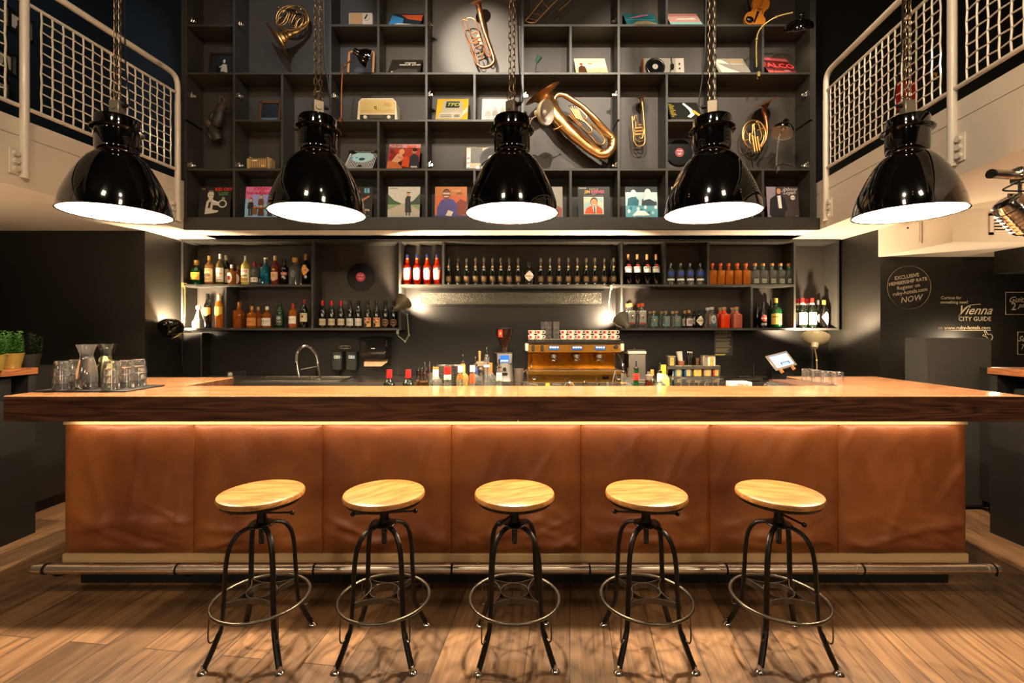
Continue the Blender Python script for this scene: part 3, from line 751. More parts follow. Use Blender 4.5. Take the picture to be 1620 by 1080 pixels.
def carafe(px, d, lab, fruit):
    t = thing('carafe', lab, 'carafe', (X(px, d), d, zt))
    h = .262
    prof = [(0, 0), (.049, 0), (.053, .005), (.054, .06), (.050, .11), (.038, .165), (.031, .195), (.034, .215), (.046, .25), (.050, h)]
    w = .0022
    inn = [(r-w, z) for r, z in prof[3:]][::-1] + [(.050, .012), (0, .010)]
    B().lathe(prof + [(.050-w, h)] + inn[1:], THIN if fruit else GLASS, None, 40).build('glass', t)
    if not fruit:
        B().lathe([(0, .0105), (.0495, .0125), (.0515, .06), (.0475, .11), (.0358, .165), (.0295, .19), (.0295, .192), (0, .192)], WATER, None, 32).build('water', t)
    else:
        B().lathe([(0, .0105), (.0495, .0125), (.0515, .06), (.0475, .11), (.0358, .165), (.0305, .20), (0, .20)], WTHIN, None, 32).build('water', t)
        yl = mat('lemon', '#f0b428', .4); wh = mat('lemon_pith', '#fff2c8', .5); gr = mat('mint_leaf', '#3f6a24', .5); lg = mat('lime', '#9ab84c', .4)
        rr = random.Random(5)
        for k, (x, y, z, c, rx) in enumerate(((-.008, -.02, .165, wh, 70), (.012, -.018, .145, yl, 80), (-.018, -.02, .12, yl, 95), (.016, -.022, .11, yl, 60), (0, -.025, .09, lg, 85), (-.02, -.02, .07, lg, 75), (.02, -.025, .065, lg, 100), (0, .01, .14, yl, 40))):
            M = TR(x, y, z) @ RZ(rr.uniform(-40, 40)) @ RX(rx)
            bb = B().cyl(.025, -.002, .002, c, M, 20); bb.cyl(.021, -.0026, .0026, wh if c == yl else c, M, 20); bb.build('fruit_slice', t)
        bb = B()
        for k in range(14):
            a = rr.uniform(0, 6.28); q = rr.uniform(.01, .036); z = rr.uniform(.02, .06)
            bb.ball((0, 0, 0), .012, gr, 8, 1, .6, .15, TR(q*math.cos(a), q*math.sin(a), z) @ RX(rr.uniform(0, 180)) @ RZ(rr.uniform(0, 180)))
        bb.build('mint', t)
carafe(137, 2.79, 'glass carafe of plain water between the tumblers on the tray', False)
carafe(170, 2.90, 'glass carafe of water with lemon slices and mint', True)

# ================================================================ potted herbs
def plant(px, d, zb, lab, potm, leafm, hgt, seed, wd=.068):
    t = thing('potted_herb', lab, 'plant', (X(px, d) if px is not None else 0, d, zb), 'potted herbs on the left side counter')
    ph = .10
    B().lathe([(0, 0), (wd*.72, 0), (wd, ph), (wd+.003, ph), (wd+.003, ph+.004), (wd-.003, ph+.004), (wd-.006, ph-.012), (0, ph-.012)], potm, None, 32).build('pot', t)
    B().cyl(wd-.007, ph-.02, ph-.010, mat('soil', '#1c130c', .9), None, 16).build('soil', t)
    st = B(); lf = B(); rr = random.Random(seed)
    for k in range(16):
        a = rr.uniform(0, 6.28); q = rr.uniform(.0, wd*.8); hh = hgt*rr.uniform(.45, 1)
        p0 = V((q*math.cos(a), q*math.sin(a), ph-.012)); p1 = p0 + V((rr.uniform(-.03, .03)*1.6, rr.uniform(-.03, .03), hh))
        st.tube(cr([p0, (p0+p1)/2 + V((rr.uniform(-.01, .01), 0, 0)), p1], 3), .0015, leafm, 4)
        for j in range(11):
            f = (j+1)/11; c = p0.lerp(p1, f); L = .026*(1-.45*f) + .006
            for s1 in range(4):
                an = s1*PI/2 + j*.8 + rr.uniform(-.3, .3)
                dr = V((math.cos(an), math.sin(an), rr.uniform(.1, .6))).normalized(); sd = dr.cross(V((0, 0, 1))).normalized()*L*.28
                m1 = c + dr*L*.5
                lf.add([c, m1 + sd, c + dr*L, m1 - sd, ], [(0, 1, 2, 3)], leafm)
    st.build('stem', t); lf.build('foliage', t)
GOLDPOT = mat('gold_pot', '#94783a', .35, metal=.6, var=.05)
LEAF = mat('herb_leaf', '#4f7d36', .5, scale=60, var=.35); LEAFD = mat('herb_leaf_dark', '#26361e', .6, scale=60, var=.3)
plant(17, 3.24, 1.167, 'bushy green herb in a gold pot on the left wooden top', GOLDPOT, LEAF, .17, 4)
plant(-12, 3.05, 1.167, 'green herb in a gold pot cut off by the left edge', GOLDPOT, LEAF, .16, 9)
plant(47, 3.62, 1.141, 'dark herb in a black pot behind the gold potted one', mat('black_pot', '#16150f', .5), LEAFD, .2, 12)
t = thing('plant_spotlight', 'small ceiling spotlight shining on the left herbs', 'spotlight', (-3.4, 2.4, SO - .0))
B().cyl(.03, -.09, -.0, IRON, None, 14).build('housing', t)
light('SPOT', (-3.4, 2.4, SO - .10), 6, NEUT, (-3.45, 3.2, 1.2), .02, 34, .5)

# ================================================================ display cabinet above the bar
DC, DK = 4.53, 4.77
cxs = [X(294 + 76.1*i, DC) for i in range(14)]
zl = [Z(y, DC) for y in (345, 268, 190.5, 116, 40, -36)]
cab = thing('display_cabinet', 'huge black open compartment cabinet above the bar showing records and brass instruments', 'display cabinet', (0, DC, 2.506))
T = .011
b = B(); b2 = B(); b3 = B()
b.box(cxs[0]-T, cxs[13]+T, DK-DC, DK-DC+.015, 0, zl[5]-2.506, CABBACK)
def hb(i0, i1, L): B().box(cxs[i0]-T, cxs[i1]+T, 0, .24, zl[L]-2.506-T, zl[L]-2.506+T, CABBLACK, None, .0015).build('shelf_board', cab)
for L in (0, 1, 3, 5): hb(0, 13, L)
for i0, i1 in ((0, 1), (3, 5), (7, 13)): hb(i0, i1, 4)
for i0, i1 in ((1, 2), (3, 7), (10, 11)): hb(i0, i1, 2)
rows = {4: (0, 1), 3: (1, 2), 2: (2, 3), 1: (3, 4), 0: (4, 5)}
for i in range(14):
    rs = {2: (2, 3, 4), 4: (0, 1, 3, 4), 6: (2, 4), 8: (1, 4), 10: (0, 2, 3, 4), 12: (1, 4)}.get(i, (0, 1, 2, 3, 4))
    for r in rs:
        a, c = rows[r]; B().box(cxs[i]-T, cxs[i]+T, .001, .239, zl[a]-2.506+T, zl[c]-2.506-T, CABBLACK).build('partition_board', cab)
for x in (cxs[0]-T-.03, cxs[13]+T): B().box(x, x+.03, -.005, .26, 0, zl[5]-2.506, CABBLACK).build('side_board', cab)
b.build('back_panel', cab)
for px, py, s in ((309, 34, 1), (388, 38, 1), (309, 152, 1), (389, 152, 1), (309, 262, 1), (387, 262, 1), (683, 39, 1), (683, 150, 1), (818, 39, -1), (684, 261, 1),
               (970, 34, -1), (970, 150, -1), (834, 152, 1), (970, 262, -1), (1272, 150, -1), (1272, 262, -1), (532, 152, 1)):
    ii = min(range(14), key=lambda k: abs(cxs[k] - X(px, 4.55)))
    bb = B().box(0, .018*s, -.018, .018, -.022, .022, CHROME, None, .003); bb.box(.01*s, .045*s, -.006, .012, -.014, .014, CHROME, None, .004); bb.cyl(.005, -.01, .03, CHROME, TR(.012*s, -.02, 0) @ RY(20), 8)
    o = bb.build('hinge', cab); o.location = (cxs[ii] + T*s, .06, Z(py, 4.59) - 2.506)

# ---- record sleeves
def sleeve(px, row, label, items, lean=35, size=.31, rz=0, y=4.56, base='#222222', z=None, tilt=0, grp=None, w=None, cat='record sleeve', nm='record_sleeve', th=.004):
    zb = (zl[rows[row][0]] + T if z is None else z) + .0015
    w = w or size
    t = thing(nm, label, cat, (X(px, y), y, zb), grp, rz)
    M = RX(-lean) @ RY(tilt)
    B().box(-w/2, w/2, 0, th, 0, size, cm(base, .35), M).build('sleeve', t)
    B().art(flatfn(w, size, M @ TR(-w/2, -.0003, 0) @ UP), [('r', .0, .0, 1, 1, base)] + items, w/size).build('cover_print', t, None)
    return t
def person(x, y, s, coat, skin='#c89a78', hair='#2a1c14', legs=None):
    r = [('p', [(x-.5*s, y), (x+.5*s, y), (x+.42*s, y+.9*s), (x+.18*s, y+1.12*s), (x-.18*s, y+1.12*s), (x-.42*s, y+.9*s)], coat),
         ('e', x, y+1.42*s, .26*s, .36*s, hair), ('e', x, y+1.36*s, .21*s, .30*s, skin)]
    if legs: r = [('r', x-.3*s, y-1.1*s, x-.04*s, y, legs), ('r', x+.04*s, y-1.1*s, x+.3*s, y, legs)] + r
    return r
sleeve(338, 4, 'black record sleeve with a white trumpeter and red title, lower left corner of the cabinet', [('r', .08, .9, .18, .94, '#8a6a2a'), ('t', 'KID ORY', .76, .91, .135, '#d8281c', 0, .02), ('t', 'A TOKEN', .76, .80, .075, '#5e8a4a', 0, .01), ('t', 'SESSION', .76, .74, .075, '#5e8a4a', 0, .01),
    ('e', .37, .73, .10, .13, '#c9c2b2'), ('p', [(.27, .78), (.32, .88), (.44, .88), (.49, .76), (.44, .82), (.34, .83)], '#6a655c'), ('r', .32, .71, .37, .73, '#2a2722'), ('r', .41, .70, .46, .72, '#2a2722'), ('p', [(.42, .62), (.5, .6), (.48, .65)], '#3a3530'), ('p', [(.22, .1), (.25, .5), (.34, .62), (.44, .62), (.5, .5), (.68, .44), (.66, .38), (.46, .4), (.45, .25), (.66, .22), (.6, .16)], '#bdb6a6'), ('p', [(.3, .3), (.34, .5), (.4, .5), (.38, .3)], '#26241f'), ('p', [(.44, .52), (.74, .42), (.74, .46), (.46, .56)], '#d8d2c4'), ('e', .76, .44, .14, .13, '#c9c2b2'), ('e', .76, .44, .10, .09, '#26241f'), ('e', .78, .6, .05, .06, '#8a8474')], 6, base='#1a1916')
sleeve(412, 4, 'pink and blue record sleeve with a band in dark suits and red lettering', [('r', 0, .6, 1, 1, '#c06a94'), ('r', 0, 0, 1, .6, '#7fa6c8'), ('r', .2, .45, 1, .75, '#8a8fc0'), ('t', 'JOHNNY', .5, .93, .13, '#b0102c', 0, .03), ('t', 'AND', .5, .86, .07, '#b0102c', 0, .02), ('t', 'THE HURRICANES', .5, .78, .118, '#b0102c', 0, .03)]
    + person(.18, .28, .2, '#2a2220', legs='#1e1a18') + person(.5, .4, .19, '#5a3a26') + person(.84, .4, .17, '#201c1c') + person(.52, .06, .2, '#4a2c1a') + person(.8, .05, .17, '#3a2820') + person(.33, .1, .16, '#6a4426') + [('r', .25, .28, .8, .32, '#8a4a20')], 6, base='#9a7aa8')
sleeve(563, 4, 'dark record sleeve with a red-clad guitarist, half hidden behind the second lamp', [('r', .74, .8, .9, .95, '#6fb0c8'), ('t', 'E', .82, .87, .16, '#20404c', 0, .02), ('e', .53, .8, .08, .1, '#c8765a'), ('p', [(.36, .25), (.4, .62), (.5, .7), (.62, .66), (.72, .4), (.72, .2)], '#8c1a20'), ('p', [(.5, .5), (.9, .72), (.92, .68), (.56, .42)], '#a8683a'), ('e', .56, .45, .14, .12, '#b87a3a'), ('t', 'Bossa Buena', .62, .25, .12, '#d8ccb8', 0, .01), ('t', 'mono', .86, .05, .06, '#a8a090')], 6, base='#1b1310')
sleeve(638.5, 4, 'record sleeve showing a person in a long dark coat on a park road', [('r', 0, .3, 1, 1, '#cfd0c4'), ('r', .05, .93, .3, .96, '#8a8a80'), ('p', [(0, .3), (0, .75), (.2, .55), (.5, .42), (1, .42), (1, .3)], '#3f5a3c'), ('p', [(.55, .42), (.8, .55), (1, .78), (1, .4)], '#36503a'), ('r', 0, 0, 1, .42, '#86a070'), ('p', [(.1, 0), (1, 0), (1, .22), (.62, .46), (.46, .46), (0, .24), (0, 0)], '#b8b2a0'), ('p', [(.54, .16), (.74, .16), (.7, .6), (.72, .68), (.6, .7), (.54, .6)], '#24221f'), ('e', .64, .76, .045, .06, '#c9a080'), ('r', .58, .79, .7, .82, '#1a1816'), ('r', .57, .06, .61, .17, '#2a2622'), ('r', .66, .06, .7, .17, '#2a2622')], 6, base='#c8c8bc')
sleeve(713, 4, 'orange record sleeve with a person in a purple-blue jumper wearing glasses', [('r', 0, .7, 1, 1, '#c87a30'), ('p', [(.55, .05), (.98, .1), (1, .5), (.8, .6), (.6, .4)], '#8a3418'), ('p', [(.05, 0), (.08, .35), (.2, .56), (.38, .62), (.58, .58), (.7, .4), (.72, 0)], '#4a4290'), ('r', .0, 0, 1, .07, '#3a3a70'), ('e', .36, .76, .125, .17, '#2a160e'), ('e', .36, .73, .115, .155, '#8a4a2a'), ('r', .25, .75, .47, .8, '#d8c8b8'), ('r', .28, .66, .43, .69, '#e8d8c8'), ('p', [(.34, .06), (.52, .04), (.58, .18), (.42, .24)], '#e8dccc'), ('t', 'songs', .66, .87, .12, '#f0d090', .3), ('t', 'HITS', .76, .77, .08, '#3a1a10', 0, .02)], 6, base='#d4682a')
sleeve(865, 4, 'grey record sleeve with a dark-haired figure, half hidden behind the middle lamp', [('p', [(.2, 0), (.25, .45), (.5, .55), (.8, .4), (.98, .3), (.98, 0)], '#7a4428'), ('e', .5, .72, .18, .22, '#5a4034'), ('p', [(.6, .2), (.95, .32), (.92, .1)], '#8a3a1c')], 6, base='#8d887c')
sleeve(940, 4, 'black record sleeve with a square portrait in an orange jacket', [('r', .03, .94, .27, .965, '#b8b2a4'), ('t', 'THE BEST OF', .5, .915, .05, '#c8a878'), ('t', 'JIM', .3, .83, .13, '#d8a838', 0, .03), ('t', 'REEVES', .62, .83, .13, '#c8587a', 0, .03), ('t', 'VOL. II', .5, .755, .045, '#d8d0c0'), ('r', .18, .71, .8, .72, '#a8a090'), ('r', .18, .1, .8, .67, '#e8dcc4'), ('r', .2, .12, .78, .65, '#9fc8cc'), ('p', [(.2, .45), (.5, .55), (.78, .3), (.78, .45), (.45, .65), (.2, .6)], '#d8d4b0'), ('p', [(.2, .12), (.26, .3), (.42, .38), (.6, .38), (.74, .28), (.77, .12)], '#d4501c'), ('p', [(.44, .38), (.5, .12), (.56, .12), (.58, .38)], '#e8e4da'), ('p', [(.49, .34), (.53, .34), (.54, .12), (.5, .12)], '#38403c'), ('e', .5, .5, .115, .15, '#3a2018'), ('e', .5, .47, .10, .13, '#d8986c'), ('r', .455, .40, .545, .42, '#f0e4d8')], 6, base='#151513')
sleeve(1015.5, 4, 'teal and white record sleeve with two people leaning over a crowd', [('r', 0, .82, 1, 1, '#20282c'), ('r', 0, .38, 1, .82, '#b6d4d4'), ('p', [(.05, .38), (.08, .62), (.3, .7), (.42, .55), (.4, .38)], '#1f6878'), ('p', [(.5, .38), (.52, .6), (.85, .66), (.98, .5), (.98, .38)], '#2a3c48'), ('e', .25, .78, .09, .12, '#cfe0dc'), ('e', .7, .8, .10, .13, '#cfe0dc'), ('p', [(.55, .55), (.62, .68), (.85, .66), (.95, .5), (.75, .6)], '#e2ecea'), ('r', 0, 0, 1, .38, '#58a0ae')] +
    [('e', .1+.09*k + .03*math.sin(k*5), .2+.13*math.sin(k*2.3), .045, .06, ('#dfeceb', '#2f7c8c', '#9ccad0')[k % 3]) for k in range(10)] + [('p', [(.2, .05), (.35, .22), (.6, .2), (.75, .06)], '#e8f0ee')], 6, base='#7fb6be')
sleeve(1089, 4, 'pale pink record sleeve mostly hidden behind the fourth lamp', [('r', .1, .1, .9, .9, '#b8a090')], 6, base='#d8b8ac')
sleeve(1166, 4, 'white record sleeve with a red corner behind the fourth lamp', [('r', .7, .8, .95, .95, '#b82a22'), ('r', .1, .1, .6, .6, '#8a8a86')], 6, base='#dcd8d0')
sleeve(1240, 4, 'record sleeve with a person in a dark suit and white handwritten title', [('p', [(0, 0), (0, 1), (.3, 1), (.2, 0)], '#8a7f8c'), ('p', [(.06, .1), (.1, .6), (.3, .74), (.46, .74), (.56, .62), (.64, .25), (.55, .2), (.52, 0), (.14, 0)], '#16161a'), ('p', [(.33, .7), (.36, .3), (.46, .3), (.44, .72)], '#e4e0dc'), ('e', .38, .88, .085, .11, '#3a2418'), ('e', .385, .85, .068, .09, '#c08a6c'), ('t', 'Johnny', .72, .91, .16, '#e0dcd4', .5), ('t', 'Logan', .7, .8, .16, '#e0dcd4', .5), ('r', .6, .74, .92, .75, '#8a3a2a'), ('e', .81, .64, .075, .075, '#e8e4dc'), ('t', 'HOLD', .81, .64, .06, '#222222', 0, .01), ('t', 'epic', .9, .05, .05, '#a8a49a')], 6, base='#403436')
# R3
sleeve(568, 3, 'record sleeve with black and white stripes and a pale blue panel', [('p', [(.0, 0), (.02, .0), (.08, 1), (.05, 1)], '#e8e8e4')] + [('p', [(.05*k, 0), (.05*k+.02, 0), (.05*k+.05, .85), (.05*k+.03, .85)], '#e8e8e4') for k in range(1, 19)] +
    [('e', .5, .62, .36, .30, '#b8dce4'), ('r', .1, .55, .2, .62, '#38a8c8'), ('r', .28, .56, .36, .62, '#38a8c8'), ('e', .5, .5, .1, .08, '#3a4a50'), ('p', [(.4, .08), (.6, .08), (.5, .22)], '#1a1a1a'), ('r', 0, .86, 1, 1, '#1a1a1a'), ('t', 'HITS REQUESTS', .5, .92, .09, '#c8c4bc', 0, .01)], 38, base='#1e1e1e')
sleeve(637, 3, 'red and orange record sleeve with a couple and the word jazz', [('r', 0, .3, 1, .82, '#b03828'), ('r', .0, .84, 1, 1, '#d89a94'), ('t', 'THE MANY\nMOODS OF', .22, .91, .08, '#3a1a14', 0, .02), ('t', 'Jazz', .7, .9, .2, '#d8401c', .2, .02), ('p', [(0, .4), (.15, .72), (.3, .6), (.2, .35)], '#8a2018'), ('p', [(.12, .3), (.28, .6), (.42, .62), (.5, .4), (.3, .22)], '#d8a078'), ('p', [(.3, .5), (.6, .42), (.62, .36), (.32, .42)], '#c88a60'), ('e', .1, .7, .07, .09, '#6a2c1c'), ('p', [(.45, .1), (.5, .48), (.62, .5), (.72, .3), (.7, .05)], '#d8501c'), ('e', .42, .68, .09, .11, '#e0a070'), ('p', [(.68, .1), (.7, .5), (.82, .6), (.97, .5), (.98, .1)], '#2c2a34'), ('e', .82, .7, .08, .1, '#b87a5a'), ('e', .83, .75, .08, .06, '#1c1614'), ('p', [(0, 0), (0, .3), (.3, .25), (.45, .1), (.5, 0)], '#c86a3a'), ('r', .75, .04, .95, .1, '#d8c8b8')], 22, base='#3a1a1c')
# R2
sleeve(714, 2, 'yellow record sleeve with a drawing of an old computer', [('p', [(.0, 0), (1, 0), (1, .05), (0, .05)], '#e8d070'), ('p', [(.15, .3), (.22, .92), (.8, .92), (.84, .45), (.8, .3)], '#b8b09a'), ('p', [(.28, .58), (.3, .88), (.72, .88), (.72, .58)], '#2a3020'), ('t', 'TPD', .51, .73, .22, '#b8c070', .3, .02), ('p', [(.05, .08), (.12, .36), (.8, .36), (.78, .08)], '#c8c0b0'), ('r', .14, .22, .5, .26, '#8a8470'), ('r', .14, .14, .5, .18, '#8a8470'), ('r', .58, .14, .74, .26, '#8a8470'), ('p', [(.78, .08), (.84, .4), (.98, .62), (.98, .4)], '#d8d0b8')], 27, base='#d8b22a')
sleeve(787, 2, 'pale white record sleeve with faded standing figures', person(.2, .2, .2, '#a8a098', '#c8b8a8', '#a89888', '#b0a8a0') + person(.42, .22, .2, '#989088', '#c0b0a0', '#988878', '#a8a098') + person(.66, .22, .2, '#a09890', '#c0b0a0', '#a09080', '#a8a098') + person(.86, .22, .18, '#989088', '#c0b0a0', '#887868', '#a8a098'), 27, base='#d4ccc2')
sleeve(1088, 2, 'black record sleeve with yellow stripes and a white saxophone', [('r', .0, 0, 1, .06, '#8a7020')] + [('r', .04, .2+.08*k, .12+.1*abs(math.sin(k*2)), .24+.08*k, '#a89030') for k in range(9)] + [('p', [(.5, .9), (.56, .95), (.75, .6), (.78, .3), (.62, .12), (.52, .18), (.66, .35), (.64, .55)], '#d8d8d0'), ('p', [(.72, .45), (.95, .1), (1, .2), (.8, .55)], '#d8a030')], 34, base='#1c1d1a')
# R1
sleeve(638, 1, 'black record sleeve with scattered white lettering, left of the red baritone horn', [('t', 'mama\nwatch over', .62, .7, .15, '#f0ead8', .2, .03), ('r', .1, .1, .2, .16, '#e8e0cc'), ('p', [(.05, 0), (.3, .35), (.9, .3), (.95, 0)], '#4a463c')], 38, base='#2a2722')
sleeve(937, 1, 'cream yellow record sleeve with a small dark figure in its corner', [('r', 0, 0, 1, .3, '#e8c880'), ('p', [(.08, .05), (.1, .4), (.2, .55), (.32, .45), (.36, .05)], '#4a2c1c'), ('e', .2, .62, .06, .07, '#8a4a2a'), ('t', 'LATIN MOOD', .5, .8, .1, '#8a6a3a', .2), ('r', .42, .62, .56, .68, '#b86a3a'), ('p', [(.4, .3), (.9, .4), (.96, .1), (.4, .1)], '#e0c48a')], 36, base='#f0e2b4')
sleeve(1164, 1, 'grey record sleeve with a pale horn picture and small yellow title', [('p', [(.02, .95), (.3, .9), (.6, .4), (.8, .05), (.1, .05)], '#d0c8b8'), ('p', [(.1, .7), (.5, .6), (.85, .1), (.7, .05), (.3, .4)], '#8a8478'), ('t', 'CONNECT\nHORNS', .72, .8, .11, '#c8a050', 0, .02), ('r', .5, .6, .9, .63, '#d8d0c0')], 36, base='#8f887a')
sleeve(1240, 1, 'red record sleeve with large glowing outlined capital letters', [('r', 0, 0, 1, .12, '#e8502c'), ('r', 0, .12, 1, .16, '#8a3a50'), ('r', 0, .78, 1, .95, '#a85058'), ('r', .04, .2, .96, .76, '#4a0e14'), ('t', 'FALCO', .5, .47, .36, '#f0453c', 0, .012), ('t', 'STEREO', .7, .18, .07, '#e8c8b8')], 34, rz=8, base='#7a1a24')
# R0
sleeve(639, 0, 'blue and orange landscape record sleeve beside the white transistor radio', [('p', [(0, .1), (0, .9), (.4, .6), (.45, .1)], '#3a86c8'), ('p', [(.3, .9), (1, .9), (1, .4), (.55, .55)], '#c8562a'), ('p', [(0, .0), (.3, .2), (.9, .1), (1, 0)], '#e8e4d8')], 38, base='#1f2a3a')
sleeve(1018, 0, 'dark teal record sleeve with a pink streak across it', [('p', [(.1, .6), (.5, .86), (.8, .95), (.8, .88), (.5, .74)], '#c8607a'), ('p', [(.1, 0), (.35, .35), (.7, .42), (.95, .2), (.95, .0)], '#8a7a5a'), ('r', .0, .45, .95, .5, '#3f8a90')], 38, base='#1e5a60')
sleeve(1088, 0, 'pinkish sky record sleeve with pale teal water', [('r', 0, 0, 1, .3, '#8ac4c0'), ('p', [(.2, .5), (.35, .62), (.55, .58), (.8, .66), (.9, .5)], '#e8d8c8'), ('r', 0, .8, 1, 1, '#b87a78')], 38, base='#c89a90')

def vinyl(px, py, d, r, lab, col):
    t = thing('vinyl_record', lab, 'vinyl record', (X(px, d), d, Z(py, d)))
    M = RX(90); b = B(); pr = [(.004, -.001)] + [(r*(.36 + .6*k/14), .0011 if k % 2 else .0005) for k in range(15)] + [(r, .0004), (r, -.001), (.004, -.001)]
    b.lathe(pr, mat('vinyl', '#070707', .3, spec=.2), M, 56); b.build('disc', t)
    b = B().cyl(r*.34, .0005, .0018, cm(col, .4), M, 36); b.cyl(.004, .0018, .003, IRON, M, 10)
    b.art(flatfn(r*.68, r*.68, TR(-r*.34, -.0016, -r*.34) @ UP), [('t', 'Amiga', .5, .7, .24, '#f0dcd8', .2), ('r', .25, .4, .75, .43, '#f0dcd8'), ('r', .32, .32, .68, .35, '#f0dcd8'), ('r', .35, .24, .65, .27, '#f0dcd8')])
    b.build('centre_label', t)
vinyl(570.5, 438, 5.215, .150, 'black vinyl record with a pink label mounted above the wine bottles', '#c84058')
vinyl(1075, 241, 4.75, .132, 'vinyl record with a dull red label in the compartment behind the fourth lamp', '#8a2c30')

# framed pictures
def picture(px, row, w, h, fr, items, lab, lean=8, base='#222222', rz=0):
    y = 4.70; zb = zl[rows[row][0]] + T + .001
    t = thing('picture_frame', lab, 'picture', (X(px, y), y - .01, zb), None, rz); M = RX(-lean); q = .022
    b = B()
    for x0, x1, a, c in ((-w/2, w/2, 0, q), (-w/2, w/2, h-q, h), (-w/2, -w/2+q, 0, h), (w/2-q, w/2, 0, h)): b.box(x0, x1, -.014, .004, a, c, fr, M, .002)
    b.build('frame', t)
    B().box(-w/2+.01, w/2-.01, -.002, .003, .01, h-.01, cm(base), M).art(flatfn(w-2*q, h-2*q, M @ TR(-w/2+q, -.0025, q) @ UP), items).build('print', t)
    return t
picture(351, 1, .255, .30, mat('dark_frame', '#2a1f18', .4), [('r', 0, 0, 1, 1, '#20242a')] + [('p', [(.2, .2), (.22, .5), (.4, .55), (.45, .2)], '#0c0c0e'), ('p', [(.42, .3), (.5, .62), (.7, .6), (.75, .35), (.8, .1), (.7, .1), (.62, .3)], '#b8b4aa'), ('e', .57, .74, .06, .08, '#c8c2b8'), ('r', .2, .16, .6, .19, '#c8c4b8'), ('p', [(.35, .5), (.6, .62), (.62, .56), (.38, .46)], '#c8c4b8')], 'framed black and white photo of a seated person, upper left of the cabinet', base='#20242a')
picture(427, 2, .215, .265, mat('brown_frame', '#5a3a22', .4), [('r', 0, 0, 1, 1, '#161d28'), ('r', 0, 0, 1, .32, '#3f5870'), ('r', .1, .2, .9, .24, '#9ab4c4'), ('r', .25, .12, .95, .15, '#b0c4d0'), ('r', .0, .05, .6, .08, '#7a94a8')], 'brown framed dark seascape picture left of the second lamp')
picture(571, 1, .27, .32, mat('oak_frame', '#b98656', .4), [('r', 0, 0, 1, 1, '#1e1e24'), ('e', .4, .3, .2, .15, '#3a3c48')], 'light wood frame standing behind the small black clamp lamp')

# radios and record players
def radio_white():
    t = thing('table_radio', 'cream bakelite table radio with gold dial and two knobs', 'radio', (X(598, 4.60), 4.60, zl[2] + T))
    w, h = .40, .22
    prof = [(-w/2, .0), (w/2, 0), (w/2-.018, h-.03), (w/2-.045, h), (-w/2+.045, h), (-w/2+.018, h-.03)]
    cr1 = mat('cream_bakelite', '#e8dcc0', .3, coat=.3)
    b = B(); b.prism([(x, y) for x, y in prof], 0, .13, cr1, TR(0, .11, 0) @ UP); b.build('body', t)
    B().tube([(x*.97, -.02, .004 + y*.97) for x, y in prof], .009, cr1, 8, True).build('bezel', t)
    b = B().box(-w/2+.03, w/2-.03, -.024, -.019, .012, h-.015, mat('dial_gold', '#c8b070', .4), TR(0, 0, 0))
    b.art(flatfn(w-.06, h-.03, TR(-w/2+.03, -.0245, .012) @ UP), [('r', .0, .0, 1, .28, '#241f18'), ('r', 0, .29, 1, .33, '#e8dcc0'), ('r', 0, .5, 1, .52, '#c8b040')] + [('r', .05+.06*k, .36, .055+.06*k, .96, '#8a7848') for k in range(15)] + [('r', .3+.02*k, .06, .306+.02*k, .24, '#6a6048') for k in range(20)] + [('r', .42, .6, .5, .66, '#8a3a20'), ('t', 'Klar', .8, .8, .12, '#a8442a', .2)])
    b.build('dial', t)
    for s in (-1, 1):
        B().cyl(.020, 0, .018, cr1, TR(s*.115, -.023, .036) @ RX(90), 16, .017).build('knob', t)
radio_white()
t = thing('portable_radio', 'old brown portable radio on the shelf left of the second lamp', 'radio', (X(413, 4.6), 4.6, zl[1] + T))
tn = mat('tan_radio', '#a8895a', .45)
B().box(-.12, .12, -.04, .04, 0, .11, tn, None, .006).build('body', t)
b = B().box(-.085, .085, -.046, -.04, .008, .102, mat('radio_grille', '#6a5028', .5))
for k in range(8): b.box(-.078+.02*k, -.068+.02*k, -.05, -.046, .015, .095, tn)
b.build('grille', t); B().box(.03, .06, -.052, -.05, .02, .04, cm('#c8a050')).build('badge', t); B().box(-.06, -.01, -.052, -.05, .078, .088, cm('#d8ccb0')).build('dial', t)
for s in (-1, 1): b = B().box(s*.085-.01, s*.085+.01, -.045, .03, .11, .122, tn, None, .003).build('handle_post', t)
b = B()
for k in range(5): b.box(.1, .122, -.044, -.04, .015+.018*k, .024+.018*k, ALU); pass
b.build('trim', t)
t = thing('transistor_radio', 'white transistor radio with tan grille and round dial on the top visible shelf', 'radio', (X(572, 4.58), 4.58, zl[4] + T))
B().box(-.115, .115, -.03, .03, 0, .125, ENAMELW, None, .005).build('body', t)
b = B().box(-.105, .02, -.033, -.03, .012, .115, cm('#b08a58'))
for k in range(10): b.box(-.10+.012*k, -.097+.012*k, -.035, -.033, .014, .113, cm('#7a5a34'))
b.build('grille', t); b = B().cyl(.034, 0, .006, ENAMELW, TR(.055, -.03, .08) @ RX(90), 28); b.box(-.006, .006, -.04, -.036, -.024, .024, IRON, TR(.055, 0, .08) @ RY(30)); b.build('dial', t)
